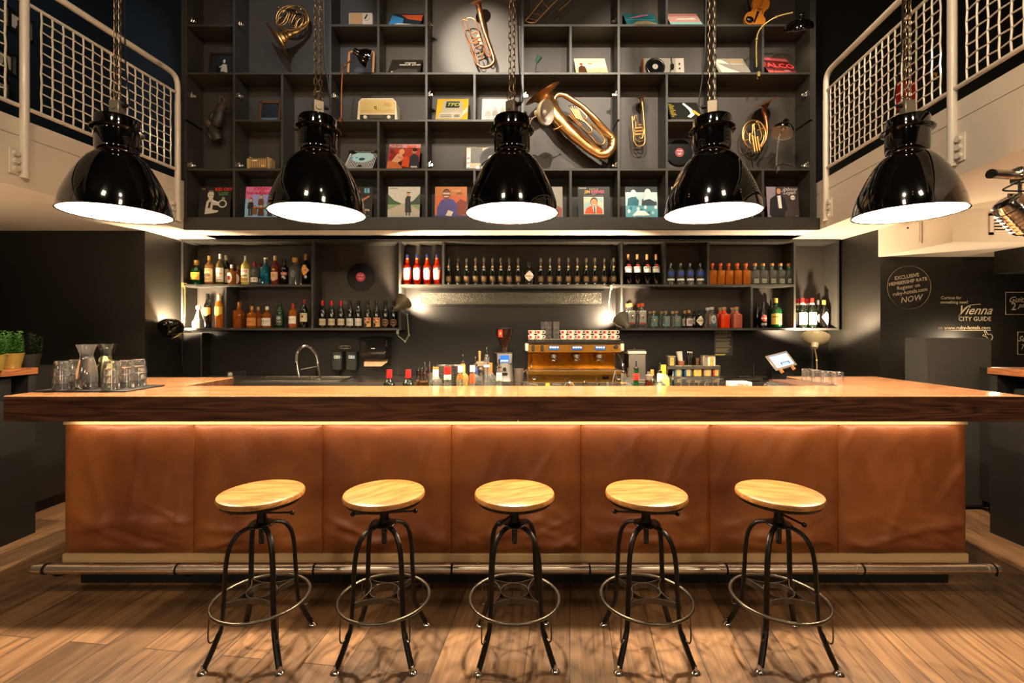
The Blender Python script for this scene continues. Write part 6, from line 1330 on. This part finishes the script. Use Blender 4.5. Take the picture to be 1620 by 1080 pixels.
for i, px in enumerate(xsc):
    for k in (0, 1):
        L = ('upper' if k else 'lower') + ' white espresso cup with red mark, ' + ('leftmost pile' if i == 0 else 'pile %s' % ('just left of the stacked glasses' if i == 1 else 'just right of the stacked glasses' if i == 2 else 'rightmost on the machine' if i == 8 else ('third', 'fourth', 'fifth', 'sixth', 'seventh')[i-3][0:] + ' from the right end' if False else ['', '', '', 'second right of the stacked glasses', 'third right of the stacked glasses', 'in the middle right of the machine top', 'third from the right end', 'second from the right end'][i]))
        loc = (X(px, 4.70), 4.70, zt2 + k*.0475)
        if c0 is None: c0 = cup(L); c0.location = loc
        else: dup(c0, None, loc, L)
gt = B().lathe([(0, 0), (.026, 0), (.028, .004), (.037, .085), (.0355, .085), (.026, .008), (0, .006)], GLASS, None, 18)
o0 = None
for px, d, n_, w in ((860.5, 4.86, 3, 'left rear'), (867.5, 4.72, 3, 'middle'), (880, 4.72, 3, 'right')):
    for k in range(n_):
        L = '%s stacked latte glass of the %s stack on the espresso machine' % (('lowest', 'middle', 'topmost')[k], w)
        if o0 is None: o0 = gt.build('latte_glass', None, L, 'glass', 'latte glasses stacked on the machine'); o = o0
        else: o = o0.copy(); COL.objects.link(o); o['label'] = L
        o.location = (X(px, d), d, zt2 + k*.048)
# grinder
dg = 4.66; t = thing('coffee_grinder', 'grey coffee grinder with bean hopper and small blue screen', 'coffee grinder', (X(798.5, dg), dg, zc)); gz = lambda py: Z(py, dg) - zc; GRY = mat('grinder_grey', '#7c7a74', .35, metal=.5)
B().lathe([(0, 0), (.085, 0), (.09, .01), (.085, .03), (.078, .12), (.075, gz(572)), (0, gz(572))], GRY, SC(1, 1.3, 1), 28, 3).build('base', t)
B().box(-.075, .075, -.10, .1, gz(575), gz(557.5), GRY, None, .01).build('head', t)
b = B().box(-.045, .042, -.106, -.1, gz(572), gz(561), mat('screen_blue', '#1a4ab8', .2, emit=.8), None, .002)
for k in range(3): b.box(-.035+.026*k, -.02+.026*k, -.108, -.106, gz(570.5), gz(568.5), _m['button_glow'])
b.build('screen', t)
b = B().box(-.1, .085, -.1, .1, gz(557.5), gz(556.5), CHROME); b.build('top_plate', t)
SMOKE = mat('smoky_hopper', '#2a1a10', .08, trans=.25, coat=.4)
B().lathe([(0, gz(556)), (.03, gz(556)), (.033, gz(549)), (.055, gz(541)), (.085, gz(529)), (.088, gz(521)), (.09, gz(520)), (0, gz(520))], SMOKE, None, 32).build('hopper', t)
B().lathe([(0, gz(520)), (.092, gz(520)), (.092, gz(518.5)), (0, gz(518))], RUBBER, None, 28).build('lid', t)
fn = lambda x, y, L: V(((.0885 + L*.0005)*math.sin((x-.5)*1.1-.35), -(.0885 + L*.0005)*math.cos((x-.5)*1.1-.35), gz(533) + y*(gz(521.5)-gz(533))))
B().art(fn, [('r', .1, .0, .6, 1, '#c02818'), ('e', .38, .5, .1, .25, '#d8a040'), ('t', 'illy', .38, .5, .2, '#f0e0d0', 0, .02)], .6, True).build('sticker', t)
b = B().cyl(.018, 0, .035, CHROME, TR(0, -.1, gz(582)) @ RX(90), 14); b.box(-.03, .03, -.13, -.06, gz(590), gz(588), IRON); b.build('spout', t)
t = thing('juicer', 'grey lever press with upright handle between the spout bottles', 'juicer', (X(761, 4.3), 4.3, .62)); jz = lambda py: Z(py, 4.3) - .62
B().box(-.075, .075, -.06, .06, 0, .03, IRON, None, .01).build('base', t); B().rod((0, .04, .03), (0, .04, jz(572)), .014, ALU, 12).build('column', t)
b = B().box(-.05, .05, -.04, .06, jz(580), jz(571), ALU, None, .01); b.cyl(.022, jz(584), jz(571), ALU, TR(0, -.01, 0), 16); b.cyl(.006, jz(588), jz(584), CHROME, TR(0, -.01, 0), 8); b.cyl(.02, jz(589), jz(588), CHROME, TR(0, -.01, 0), 16); b.build('head', t); B().rod((-.01, -.03, jz(571)), (-.01, -.05, jz(555)), .009, cork, 12, .012).build('handle', t)
t = thing('bar_stand', 'narrow black stand table in the bar aisle', 'stand', (X(761, 4.3), 4.3, 0)); B().box(-.2, .2, -.15, .15, .58, .62, CABBLACK).build('top', t); B().box(-.17, .17, -.12, .12, 0, .58, CABBLACK).build('body', t)

# ================================================================ things on the work shelf behind the slab
zw = .871
def wb(px, ytop, wp, kind, gl, cap, lab, d=3.25, **k):
    h = Z(ytop, d) - zw
    return put(bottle('bar_bottle', lab, h - (.06 if k.get('spout') else 0), wp*d/F/2, kind, gl, cap, grp='speed rail bottles behind the slab', **k), px, d, zw)
rb = mat('red_capsule', '#a01c1c', .35)
for px, L in ((616, 'wine bottle neck with red capsule, left of two behind the slab'), (646, 'wine bottle neck with red capsule, right of two behind the slab')):
    wb(px, 584.5, 19, 'wine', GLD, rb, L, capf=(.80, 1), caprad=1.12)
wb(689.3, 580, 22, 'spirit', GLC, wcap, 'clear bottle with gold top and white neck sleeve beside the straws', capf=(.72, .94), caprad=1.2, ring=(.95, 1.0, gcap))
wb(708, 577, 27, 'drop', GLC, rcap, 'wide clear bottle with black top and red neck', capf=(.80, .96), caprad=1.2, ring=(.68, .79, cm('#dcd0c0')))
wb(728.5, 579, 21, 'drop', GLC, wcap, 'clear bottle with white and orange neck label, before the spouted one', d=3.2, capf=(.87, 1), caprad=1.15, ring=(.72, .83, ocap))
wb(732, 560, 20, 'spirit', mat('bottle_pale_gold', '#c8a860', .05, trans=.7), None, 'pale spout bottle with tan collar, rear left', d=3.4, spout=1, ring=(.78, .95, cm('#c89a50')))
wb(747.5, 578, 21, 'drop', GLC, wcap, 'clear bottle with white and bright orange neck band', d=3.2, capf=(.87, 1), caprad=1.15, ring=(.62, .82, cm('#e0562a')))
wb(752, 564, 20, 'spirit', GLC, None, 'clear spout bottle with blue collar behind the orange banded one', d=3.4, spout=1, ring=(.8, .92, cm('#2a3a7a')))
wb(770, 549, 24, 'drop', GLC, None, 'large clear spout bottle with dark and white neck ring in the middle', d=3.22, spout=1, ring=(.80, .84, cm('#e8e8e8')))
wb(775.5, 574, 19, 'spirit', GLC, ocap, 'clear bottle with tan neck half hidden behind the large spout bottle', d=3.4, capf=(.75, 1))
wb(789.7, 567, 22, 'drop', GLC, None, 'clear spout bottle with white neck label before the coffee grinder', d=3.22, spout=1, ring=(.70, .88, cm('#e4d8c4')))
wb(986.7, 575, 22, 'drop', GLC, None, 'clear spout bottle with bent metal spout right of the espresso machine', d=3.2, spout=1, ring=(.72, .76, cork))
wb(993.5, 582, 16, 'spirit', GLC, None, 'slim clear spout bottle behind the bent spout one', d=3.4, spout=1)
wb(1006.4, 569, 22, 'drop', GLG, None, 'green spout bottle with red neck band before the steel urn', d=3.2, spout=1, ring=(.74, .90, cm('#b8281c')))
wb(1031.8, 584.5, 15, 'spirit', GLD, gcap, 'small dark bottle with a gold cap behind the brown jar', d=3.42)
wb(1043.8, 574, 22, 'squat', GLC, None, 'clear spout bottle with white neck label and red edge', d=3.2, spout=1, ring=(.76, .96, cm('#e8e0d8')))
wb(1049.5, 577, 19, 'spirit', GLY, mat('cap_yellow', '#d8a030', .4), 'bottle with a wide yellow cap behind the white labelled one', d=3.4, capf=(.80, 1), caprad=1.25)
wb(1064.8, 586.5, 9.5, 'spirit', GLD, None, 'small dark bitters bottle with metal spout at the upturned wine glasses', d=3.3, spout=1, ring=(.6, .7, wcap))
t = thing('bitters_jar', 'brown glass jar with ridged metal lid on the work shelf', 'jar', (X(1026.7, 3.22), 3.22, zw)); hh = Z(588, 3.22) - zw
B().lathe([(0, 0), (.045, 0), (.05, .01), (.05, hh*.55), (.024, hh*.72), (.022, hh*.8), (0, hh*.8)], GLBR, None, 24).build('glass', t); B().lathe([(0, hh*.8), (.024, hh*.8), (.024, hh*.92), (.012, hh*.94), (.012, hh), (0, hh)], ALU, None, 20).build('lid', t)
# dried fruit jars
nut = mat('dried_fruit', '#8a5a2c', .7, scale=120, var=.5, bump=.8)
for px, d, L in ((664.5, 3.42, 'clip jar of dried snacks, rear one of two beside the red capsules'), (670.5, 3.25, 'clip jar of dried snacks, front one of two beside the red capsules')):
    t = thing('snack_jar', L, 'jar', (X(px, d), d, zw), 'clip jars behind the slab'); h = Z(586, d) - zw
    B().lathe([(0, 0), (.024, 0), (.030, .008), (.030, h*.8), (.026, h*.86), (.026, h*.97), (0, h*.97)], THIN, None, 20).build('glass', t)
    B().lathe([(0, .006), (.027, .008), (.027, h*.72), (0, h*.75)], nut, None, 18).build('contents', t); B().lathe([(0, h*.97), (.031, h*.97), (.031, h), (0, h)], THIN, None, 20).build('lid', t)
    B().tube(cr([(-.01, -.03, h*.9), (-.008, -.032, h+.01), (.0, -.01, h+.028), (.008, -.032, h+.01), (.01, -.03, h*.9)], 4), .0015, CHROME, 5).build('clip', t)
# straws and bar spoons in tins
t = thing('straw_holder', 'metal cup of straws and bar spoons beside the snack jars', 'holder', (X(683, 3.38), 3.38, zw)); h = Z(590, 3.38) - zw
B().lathe([(0, 0), (.04, 0), (.044, h), (.042, h), (.038, .005), (0, .004)], STEEL, None, 20).build('cup', t); rr = random.Random(8)
for k in range(11):
    x = rr.uniform(-.03, .03); B().rod((x*.5, rr.uniform(-.02, .02), .01), (x*1.7, rr.uniform(-.02, .02), h + rr.uniform(.03, .085)), .0025, STEEL if k % 3 else RUBBER, 6).build('straw', t)
# stacked bowls
bm_ = mat('grey_bowl', '#54524c', .45)
b0 = None
for px, d, n_, w in ((704.5, 3.85, 8, 'left'), (723, 3.95, 8, 'right')):
    t_ = None
    for k in range(n_):
        L = 'grey stacked bowl in the %s pile behind the spout bottles, number %s from the top' % (w, ('eight', 'seven', 'six', 'five', 'four', 'three', 'two', 'one')[k])
        if b0 is None: b0 = B().lathe([(0, 0), (.035, 0), (.07, .03), (.074, .044), (.071, .044), (.066, .030), (.034, .004), (0, .004)], bm_, None, 28).build('stacked_bowl', None, L, 'bowl', 'grey bowls stacked behind the bar'); o = b0
        else: o = b0.copy(); COL.objects.link(o); o['label'] = L
        o.location = (X(px, d), d, Z(577, d) - .046 - (n_-1-k)*.0205)
zt_ = Z(577, 3.9) - .046 - 7*.0205 - .002
t = thing('bowl_stand', 'low dark stand under the stacked grey bowls', 'stand', (X(714, 3.9), 3.9, 0)); B().box(-.15, .15, -.14, .16, zt_-.04, zt_-.012, CABBLACK).build('top', t); B().box(-.13, .13, -.1, .14, 0, zt_-.04, CABBLACK).build('body', t)
# steel pitcher
for px, d, top, L in ((820.5, 3.5, 583, 'steel milk pitcher left of the espresso machine'), (833, 3.42, 604, 'low steel bowl between pitcher and machine')):
    t = thing('milk_pitcher', L, 'pitcher', (X(px, d), d, zw)) ; h = Z(top, d) - zw
    B().lathe([(0, 0), (.04, 0), (.042, .01), (.036, h*.7), (.038, h), (.036, h), (.034, h*.7), (0, .006)], STEEL, None, 24).build('body', t)
    B().tube(cr([(.036, 0, h*.9), (.06, 0, h*.95), (.066, 0, h*.6), (.038, 0, h*.4)], 4), .004, STEEL, 6).build('handle', t)
# bar tools peeking above the slab
def tool(nm, lab, px, parts, cat):
    t = thing(nm, lab, cat, (X(px, 3.3), 3.3, zw)); 
    for n_, pts, r, mm in parts: B().tube(cr([V((X(a, 3.3)-X(px, 3.3), 0, Z(c, 3.3)-zw)) for a, c in pts], 4), r, mm, 8).build(n_, t)
tool('strainer', 'silver bar strainer with curved handle in front of the espresso machine', 899, [('head', [(893, 614), (896, 605), (900, 604), (903, 609)], .009, CHROME), ('handle', [(900, 605), (905, 606), (909, 612)], .0035, gcap), ('grip', [(893, 640), (893, 612)], .006, CHROME)], 'bar tool')
tool('ice_scoop', 'silver scoop handle poking up left of centre of the machine front', 924, [('handle', [(923, 640), (923, 608), (924, 604), (927, 608), (926, 640)], .004, CHROME)], 'bar tool')
tool('ice_tongs', 'silver ice tongs with a thin bent tip', 945, [('arm', [(948, 640), (948, 610), (945, 605), (943, 597)], .0035, CHROME), ('arm', [(943, 640), (944, 609), (947, 605), (949, 611)], .0045, CHROME)], 'bar tool')
tool('muddler', 'grey muddler standing right of the ice tongs', 962, [('stick', [(961.5, 640), (961.5, 604)], .008, mat('grey_rubber', '#4c5048', .5))], 'bar tool')
tool('hawthorne_tongs', 'long steel serving tongs leaning before the machine gauge', 971, [('arm', [(966, 640), (969, 606), (974, 585)], .0055, STEEL), ('arm', [(972, 640), (974, 605), (974.5, 585)], .004, STEEL)], 'bar tool')
for px, L in ((845, 'flat steel cap dish left of the yellow cap'), (881, 'small steel lid behind the slab')):
    t = thing('steel_dish', L, 'dish', (X(px, 3.2), 3.2, zw)); h = Z(607.5, 3.2) - zw; B().lathe([(0, 0), (.028, 0), (.03, h), (.026, h+.003), (0, h+.003)], STEEL, None, 20).build('body', t)
t = thing('lemon_squeezer', 'yellow cap of a squeeze bottle before the espresso machine', 'bottle', (X(866.5, 3.2), 3.2, zw)); h = Z(606.5, 3.2) - zw
B().lathe([(0, 0), (.024, 0), (.024, h*.8), (.014, h*.9), (0, h*.9)], mat('clear_plastic', '#d8d8d0', .3), None, 16).build('body', t); B().cyl(.015, h*.9, h, mat('cap_yellow', '#d8a030', .4), None, 16).build('cap', t)
# steel water urn
t = thing('water_urn', 'tall brushed steel water urn with flat lid right of the espresso machine', 'urn', (X(1004, 4.75), 4.75, zc)); h = Z(559, 4.75) - zc
B().box(-.085, .085, -.1, .1, 0, h, STEEL, None, .006).build('body', t); B().box(-.09, .09, -.105, .105, h, h+.028, ENAMELW, None, .004).build('collar', t)
b = B().box(-.095, .08, -.1, .1, h+.034, h+.038, STEEL); b.cyl(.005, h+.028, h+.055, CHROME, None, 8); b.build('lid', t)
b = B().cyl(.014, 0, .05, CHROME, TR(0, -.1, h*.35) @ RX(90), 12); b.rod((0, -.14, h*.35), (0, -.14, h*.27), .008, CHROME); b.build('tap', t)
# tea shelf with tins
dt = 4.95; t = thing('tea_rack', 'small black two-tier rack holding tea tins and cups', 'rack', (X(1095, dt), dt, zc)); tz = Z(578.5, dt) - zc
B().box(X(1052, dt)-X(1095, dt), X(1136, dt)-X(1095, dt), -.06, .12, tz-.03, tz, CABBLACK, None, .002).build('upper_board', t)
for s in (1052, 1134): B().box(X(s, dt)-X(1095, dt), X(s+2, dt)-X(1095, dt), -.05, .12, 0, tz-.03, CABBLACK).build('side_board', t)
B().box(X(1054, dt)-X(1095, dt), X(1134, dt)-X(1095, dt), -.06, .12, 0, .02, CABBLACK).build('lower_board', t)
def tin(px, zb, body, lab, w=.078, h=.105, d=dt):
    t = thing('tea_tin', lab, 'tin', (X(px, d), d, zb), 'tea tins on the small rack')
    B().box(-w/2, w/2, -w/2, w/2, 0, h-.012, cm(body, .4), None, .004).build('body', t); B().box(-w/2-.001, w/2+.001, -w/2-.001, w/2+.001, h-.012, h, mat('tin_lid', '#b8a888', .3, metal=.6), None, .003).build('lid', t)
    B().art(flatfn(w*.5, h-.02, TR(-w*.25, -w/2-.001, .004) @ UP), [('r', 0, 0, 1, 1, '#a8904a'), ('r', .2, .55, .8, .6, '#5a4a24'), ('r', .25, .45, .75, .48, '#5a4a24'), ('r', .3, .3, .7, .32, '#5a4a24')]).build('label', t)
zr1 = zc + tz + .001; zr0 = zc + .021
tin(1061, zr1, '#4a4438', 'dark grey tea tin with gold label, left end of the upper tier'); tin(1123.5, zr1, '#c8bfae', 'cream tea tin with gold label, right end of the upper tier')
tin(1115.5, zr1, '#a89f8e', 'cream tea tin mostly hidden behind its twin on the upper tier', d=dt+.085)
for px, c, L in ((1071.5, '#3a5a6a', 'blue-grey tea tin, first on the lower tier'), (1087, '#2c4468', 'navy tea tin, second on the lower tier'), (1101.8, '#c8923a', 'golden yellow tea tin, middle of the lower tier'), (1117.3, '#7a6a5c', 'grey-brown tea tin, fourth on the lower tier'), (1132.0-.5, '#7a2c1c', 'dark red tea tin, last on the lower tier')): tin(px, zr0, c, L, h=.112)
t = thing('paper_cup_stack', 'brown paper cup holding a leaning stack of white paper cups', 'cup', (X(1077.5, dt), dt, zr1)); B().lathe([(0, 0), (.028, 0), (.036, .055), (.034, .055), (.026, .004), (0, .004)], mat('kraft_paper', '#7a4c30', .6), None, 20).build('holder', t)
B().lathe([(0, .01), (.022, .01), (.031, .15), (.029, .152), (.0, .15)], ENAMELW, RY(-8), 20).build('white_cups', t)
for px, L, cc in ((1091.5, 'drinking glass full of spoons on the tea rack', 0), (1103.5, 'drinking glass of brown sugar sachets on the tea rack', 1)):
    t = thing('filled_glass', L, 'glass', (X(px, dt), dt, zr1)); B().lathe([(0, 0), (.028, 0), (.034, .085), (.0325, .085), (.026, .006), (0, .006)], THIN, None, 20).build('glass', t); rr = random.Random(px)
    for k in range(7):
        x, y = rr.uniform(-.016, .016), rr.uniform(-.014, .014)
        if cc: B().box(-.008, .008, -.001, .001, 0, .07, mat('sugar_sachet', '#8a5a38', .6), TR(x, y, .01) @ RZ(k*40) @ RY(rr.uniform(-12, 12))).build('sachet', t)
        else: bb = B().rod((x, y, .008), (x*1.7, y*1.7, .125+rr.uniform(0, .03)), .0016, CHROME, 5); bb.ball((x*1.7, y*1.7, .14), .007, CHROME, 8, 1, .4, 1.5); bb.build('spoon', t)
# upturned stemware on the work shelf
gl0 = None
for px, d, top, n_ in ((1070.5, 3.42, 595.5, 'leftmost rear'), (1077, 3.30, 596, 'leftmost front'), (1089.5, 3.22, 598.5, 'second front'), (1099, 3.34, 599, 'third rear'), (1105.5, 3.20, 600.5, 'third front'), (1115.5, 3.22, 602, 'middle front'), (1120, 3.36, 600, 'middle rear'), (1127.5, 3.42, 598, 'right rear'), (1136.5, 3.22, 598.5, 'rightmost front')):
    L = 'upturned stem glass behind the slab, %s one' % n_
    if gl0 is None:
        gl0 = thing('stem_glass', L, 'glass', (0, 0, 0), 'upturned stem glasses behind the slab')
        B().lathe([(.036, 0), (.040, .05), (.034, .085), (.006, .105), (.004, .11), (.004, .158), (.008, .168), (.036, .174), (.036, .176), (0, .177), (0, .12), (.0, .108), (.032, .083), (.038, .05), (.034, 0)], GLASS, None, 24).build('glass', gl0); o = gl0
    else: o = dup(gl0, None, None, L)
    o.location = (X(px, d), d, Z(top, d) - .177)
t = thing('glass_rack', 'black stand with white lettering under the upturned stem glasses', 'rack', (X(1104, 3.33), 3.33, zw)); ztp = Z(600, 3.3) - .177 - zw
b = B().box(-.20, .20, -.13, .12, 0, max(.01, ztp - .012), RUBBER); b.build('body', t)
B().text('Nordbar Wien', TR(0, -.05, Z(607, 3.45)-zw) @ UP, .03, cm('#d8d4c8')).build('lettering', t); bpy.data.objects.remove([o for o in t.children if o.name.startswith('lettering')][0])
# card box, tablet till
t = thing('card_box', 'white card box with black script print behind the slab', 'box', (X(1170, 3.2), 3.2, zw)); hb_ = Z(603.5, 3.2) - zw
B().box(-.066, .066, -.04, .06, 0, hb_, cm('#dcd6c4'), None, .003).build('box', t); B().text('Wien ist', TR(0, -.0412, hb_-.016) @ UP, .022, cm('#2a2822'), shear=.4, bold=.01).build('print', t)
t = thing('till_printer', 'low black receipt unit with a thin antenna behind the slab', 'till', (X(1173, 4.7), 4.7, zc)); h = Z(597, 4.7) - zc
B().box(-.14, .14, -.1, .12, 0, h, RUBBER, None, .01).build('body', t); B().rod((.125, 0, h), (.122, 0, h+.14), .002, STEEL, 6).build('antenna', t); B().box(-.05, .08, -.06, .02, h, h+.02, RUBBER, RY(0), .004).build('lid', t)
t = thing('tablet_till', 'grey tablet till with a lit pale blue screen tilted on a black stand', 'tablet', (X(1257, 4.4), 4.4, 0))
zt0 = Z(558.5, 4.4); hw = .148; hh2 = .175
M = TR(.0, 0, Z(584, 4.4)) @ RX(-38) @ RY(0) @ Matrix(((1, 0, -.20, 0), (0, 1, 0, 0), (0, 0, 1, 0), (0, 0, 0, 1)))
M = TR(.0, 0, Z(584.5, 4.4)) @ RZ(14) @ RX(-36) @ RY(-12)
B().box(-hw, hw, 0, .014, 0, hh2, mat('tablet_case', '#8f887e', .35, metal=.3), M, .006).build('case', t)
SCR = mat('screen_light', '#a8d0ec', .2, emit=.55)
b = B().box(-hw+.032, hw-.032, -.002, .0, .022, hh2-.02, SCR, M)
b.art(flatfn(2*hw-.064, hh2-.042, M @ TR(-hw+.032, -.0025, .022) @ UP), [('r', 0, .94, 1, 1, '#7aa0d8')] + [('r', .12+.14*k, .66, .15+.14*k, .84, '#8a98a4') for k in range(6)] + [('e', .33, .5, .035, .05, '#48c890'), ('e', .52, .52, .035, .05, '#48c890'), ('r', .3, .12, .36, .32, '#2a4a68'), ('r', .74, .12, .8, .32, '#2a4a68'), ('r', .3, .27, .8, .33, '#2a4a68'), ('r', .38, .12, .72, .25, '#9ac8e8')]); b.build('screen', t)
b = B()
for s in (-.085, .075): b.box(s-.008, s+.008, -.006, .02, -.035, .012, mat('stand_wood', '#b8824a', .5), M)
b.build('prong', t); B().box(-.11, .11, .07, .16, zc, Z(588, 4.4), RUBBER).build('stand', t)
B().box(-.13, .13, .03, .2, zc-.0, zc+.012, RUBBER).build('stand_foot', t)
t.location.y = 4.62; t.location.x = X(1257, 4.5)
# tumblers at the right end
r0 = [(0, 0), (.031, 0), (.034, .003), (.0365, .082), (.034, .0835), (.0315, .082), (.029, .014), (0, .012)]
tb = B().lathe(r0, GLASS, TR(0, 0, .083) @ RX(180), 12).build('tumbler', None, 'x', 'glass', 'upturned faceted tumblers on the right of the bar')
first = True
spots = [(1277, 3.32, ZT, 'farthest left'), (1293, 3.22, ZT, 'second from the left'), (1308.5, 3.14, ZT, 'third from the left'), (1325, 3.08, ZT, 'closest to the front')]
# these stand on the inner corner of the right wing
for i, (px, d, zb, L) in enumerate(spots):
    o = tb if first else tb.copy()
    if not first: COL.objects.link(o)
    first = False; xx = max(X(px, d), 2.11 + .04) if False else X(px, d)
    o.location = (xx, d, zb + .0008); o['label'] = 'upturned tumbler on the slab corner at the right, %s of four' % L
mt_z = Z(604, 3.25) - .083 - .006
t = thing('draining_tray', 'steel draining tray holding the low tumblers behind the slab', 'tray', (X(1262, 3.22), 3.22, zw)); 
B().box(-.24, .16, -.16, .20, 0, mt_z + .0 - zw, STEEL, None, .004).build('tray', t)
k = 0
rowsd = [(3.12, (1222, 1238.5, 1255, 1271.5, 1288, 1304.5)), (3.2, (1217, 1233, 1249, 1265.5, 1281.5, 1297)), (3.28, (1221, 1237, 1253, 1269)), (3.36, (1224, 1243, 1258))]
wd_ = ('front row', 'second row', 'third row', 'back row'); od = ('first', 'second', 'third', 'fourth', 'fifth', 'sixth')
for rI, (d, xs2) in enumerate(rowsd):
    for j, px in enumerate(xs2):
        o = tb.copy(); COL.objects.link(o); o.location = (X(px, d), d, mt_z + .0015)
        o['label'] = 'low upturned tumbler on the draining tray at the right, %s, %s from the left' % (wd_[rI], od[j]); o['group'] = 'low tumblers on the draining tray'
# extend the slab corner inward for the four tumblers
t = thing('corner_shelf', 'short oak board filling the inner corner of the right wing', 'shelf', (1.86, 3.012, ZB))
B().box(0, .248, 0, .40, .05, ZT-ZB, OAK, None, .002).build('board', t)

# ================================================================ chalk writing on the right wall
CHK = mat('chalk_line', '#b8ab92', .8, var=.25, scale=200)
DW = 4.497
def wm(px, py, rz=0): return TR(X(px, DW), DW, Z(py, DW)) @ UP @ Matrix.Rotation(R(rz), 4, 'Z')
kp = DW/F
def sign(nm, lab): 
    return B()
b = B(); Mw = wm(1438, 454.5)
rr = random.Random(4); cpt = [(34.4*kp*math.cos(a)*(1+.012*math.sin(3*a)), 34.4*kp*math.sin(a)*(1+.012*math.cos(2*a)), .001) for a in [2*PI*i/60 for i in range(60)]]
b.tube(cpt, .004, CHK, 4, True, Mw, ry=.3)
for tx, px, py, sz, bo in (('EXCLUSIVE', 1434.5, 437.5, 8.0, .018), ('MEMBERSHIP RATE', 1436, 445.5, 7.4, .018), ('Register on', 1437, 453.5, 8.0, .008), ('ruby-hotels.com', 1439.5, 461.5, 8.4, .008), ('NOW', 1441, 473, 13, .004)): b.text(tx, wm(px, py, 9) @ TR(0, 0, .0015), sz*kp, CHK, .0 if tx != 'NOW' else .3, bo)
tag(b.build('chalk_writing'), 'round chalk drawing with tilted lettering on the black wall right of the bar', 'chalk writing')
b = B()
for tx, px, py, sz, sh, bo in (('Curious for', 1504.5, 471, 6.9, 0, .004), ('something new?', 1509.5, 478, 6.7, 0, .004), ('Vienna', 1541, 491, 20, .5, .006), ('CITY GUIDE', 1542, 504.5, 9.6, 0, 0), ('on', 1487.5, 518.5, 7.4, 0, 0), ('www.ruby-hotels.com', 1530, 518.5, 8.2, 0, .01)): b.text(tx, wm(px, py) @ TR(0, 0, .0015), sz*kp, CHK, sh, bo)
b.tube([V((X(px, DW), DW-.001, Z(py, DW))) for px, py in ((1494, 522.5), (1567, 522.5))], .0025, CHK, 4)
b.tube(cr([V((X(px, DW), DW-.001, Z(py, DW))) for px, py in ((1516, 501), (1524, 489), (1535, 482.5), (1551, 481))], 5), .003, CHK, 4)
b.tube(cr([V((X(px, DW), DW-.001, Z(py, DW))) for px, py in ((1563, 539), (1561, 533), (1555, 531), (1556, 529), (1560, 530), (1557, 524), (1559, 523), (1563, 529), (1566, 528), (1569, 530), (1570, 534), (1568, 538))], 3), .0022, CHK, 4)
tag(b.build('chalk_writing'), 'chalk city guide lettering with a pointing hand on the black wall', 'chalk writing')
for px0, px1, py0, py1, L, tx in ((1591, 1640, 462, 497, 'chalk framed guitar sign, upper of two at the right edge', (('Guitars', 1614, 474, 13, .5), ('2', 1603.5, 485, 17, 0), ('play', 1619, 483, 11, .5))), (1610, 1655, 525, 560.5, 'chalk framed sign, lower of two at the right edge', (('See', 1618, 536, 12, .5), ('Tonight', 1630, 549, 11, .5)))):
    b = B(); P4 = [V((X(a, DW), DW-.001, Z(c, DW))) for a, c in ((px0, py0), (px1, py0), (px1, py1), (px0, py1))]; b.tube(P4, .0035, CHK, 4, True)
    for s_, a, c, sz, sh in tx: b.text(s_, wm(a, c) @ TR(0, 0, .0015), sz*kp, CHK, sh, .012)
    tag(b.build('chalk_writing'), L, 'chalk writing')

# ---- look-alikes in a row are told apart by their place in it
ordn = ('leftmost', 'second from the left', 'third from the left', 'fourth from the left', 'fifth from the left')
byl = {}
for o in bpy.data.objects:
    if o.parent is None and o.get('label'): byl.setdefault(o['label'], []).append(o)
mid = X(837.2, 5.08)
for L, os_ in byl.items():
    if len(os_) < 2: continue
    os_.sort(key=lambda o: o.location.x)
    if len(os_) <= 5:
        for k, o in enumerate(os_): o['label'] = L + ', ' + (('left one', 'right one')[k] + ' of the pair' if len(os_) == 2 else (ordn[k] if k < len(os_) - 1 else 'rightmost') + ' of %s' % ('three', 'four', 'five')[len(os_) - 3])
    else:
        lf = [o for o in os_ if o.location.x < mid][::-1]; rt = [o for o in os_ if o.location.x > mid]
        nth = ('first', 'second', 'third', 'fourth', 'fifth', 'sixth', 'seventh', 'eighth', 'ninth', 'tenth')
        back = [o for o in rt if o.location.y > 5.15]; rt = [o for o in rt if o not in back]
        for w, ls in (('left', lf), ('right', rt)):
            for k, o in enumerate(ls): o['label'] = 'dark sparkling wine bottle with gold neck dot, %s to the %s of the diamond label' % (nth[k], w)
        for o in back: o['label'] = 'dark sparkling wine bottle half hidden behind the rightmost one of its row'
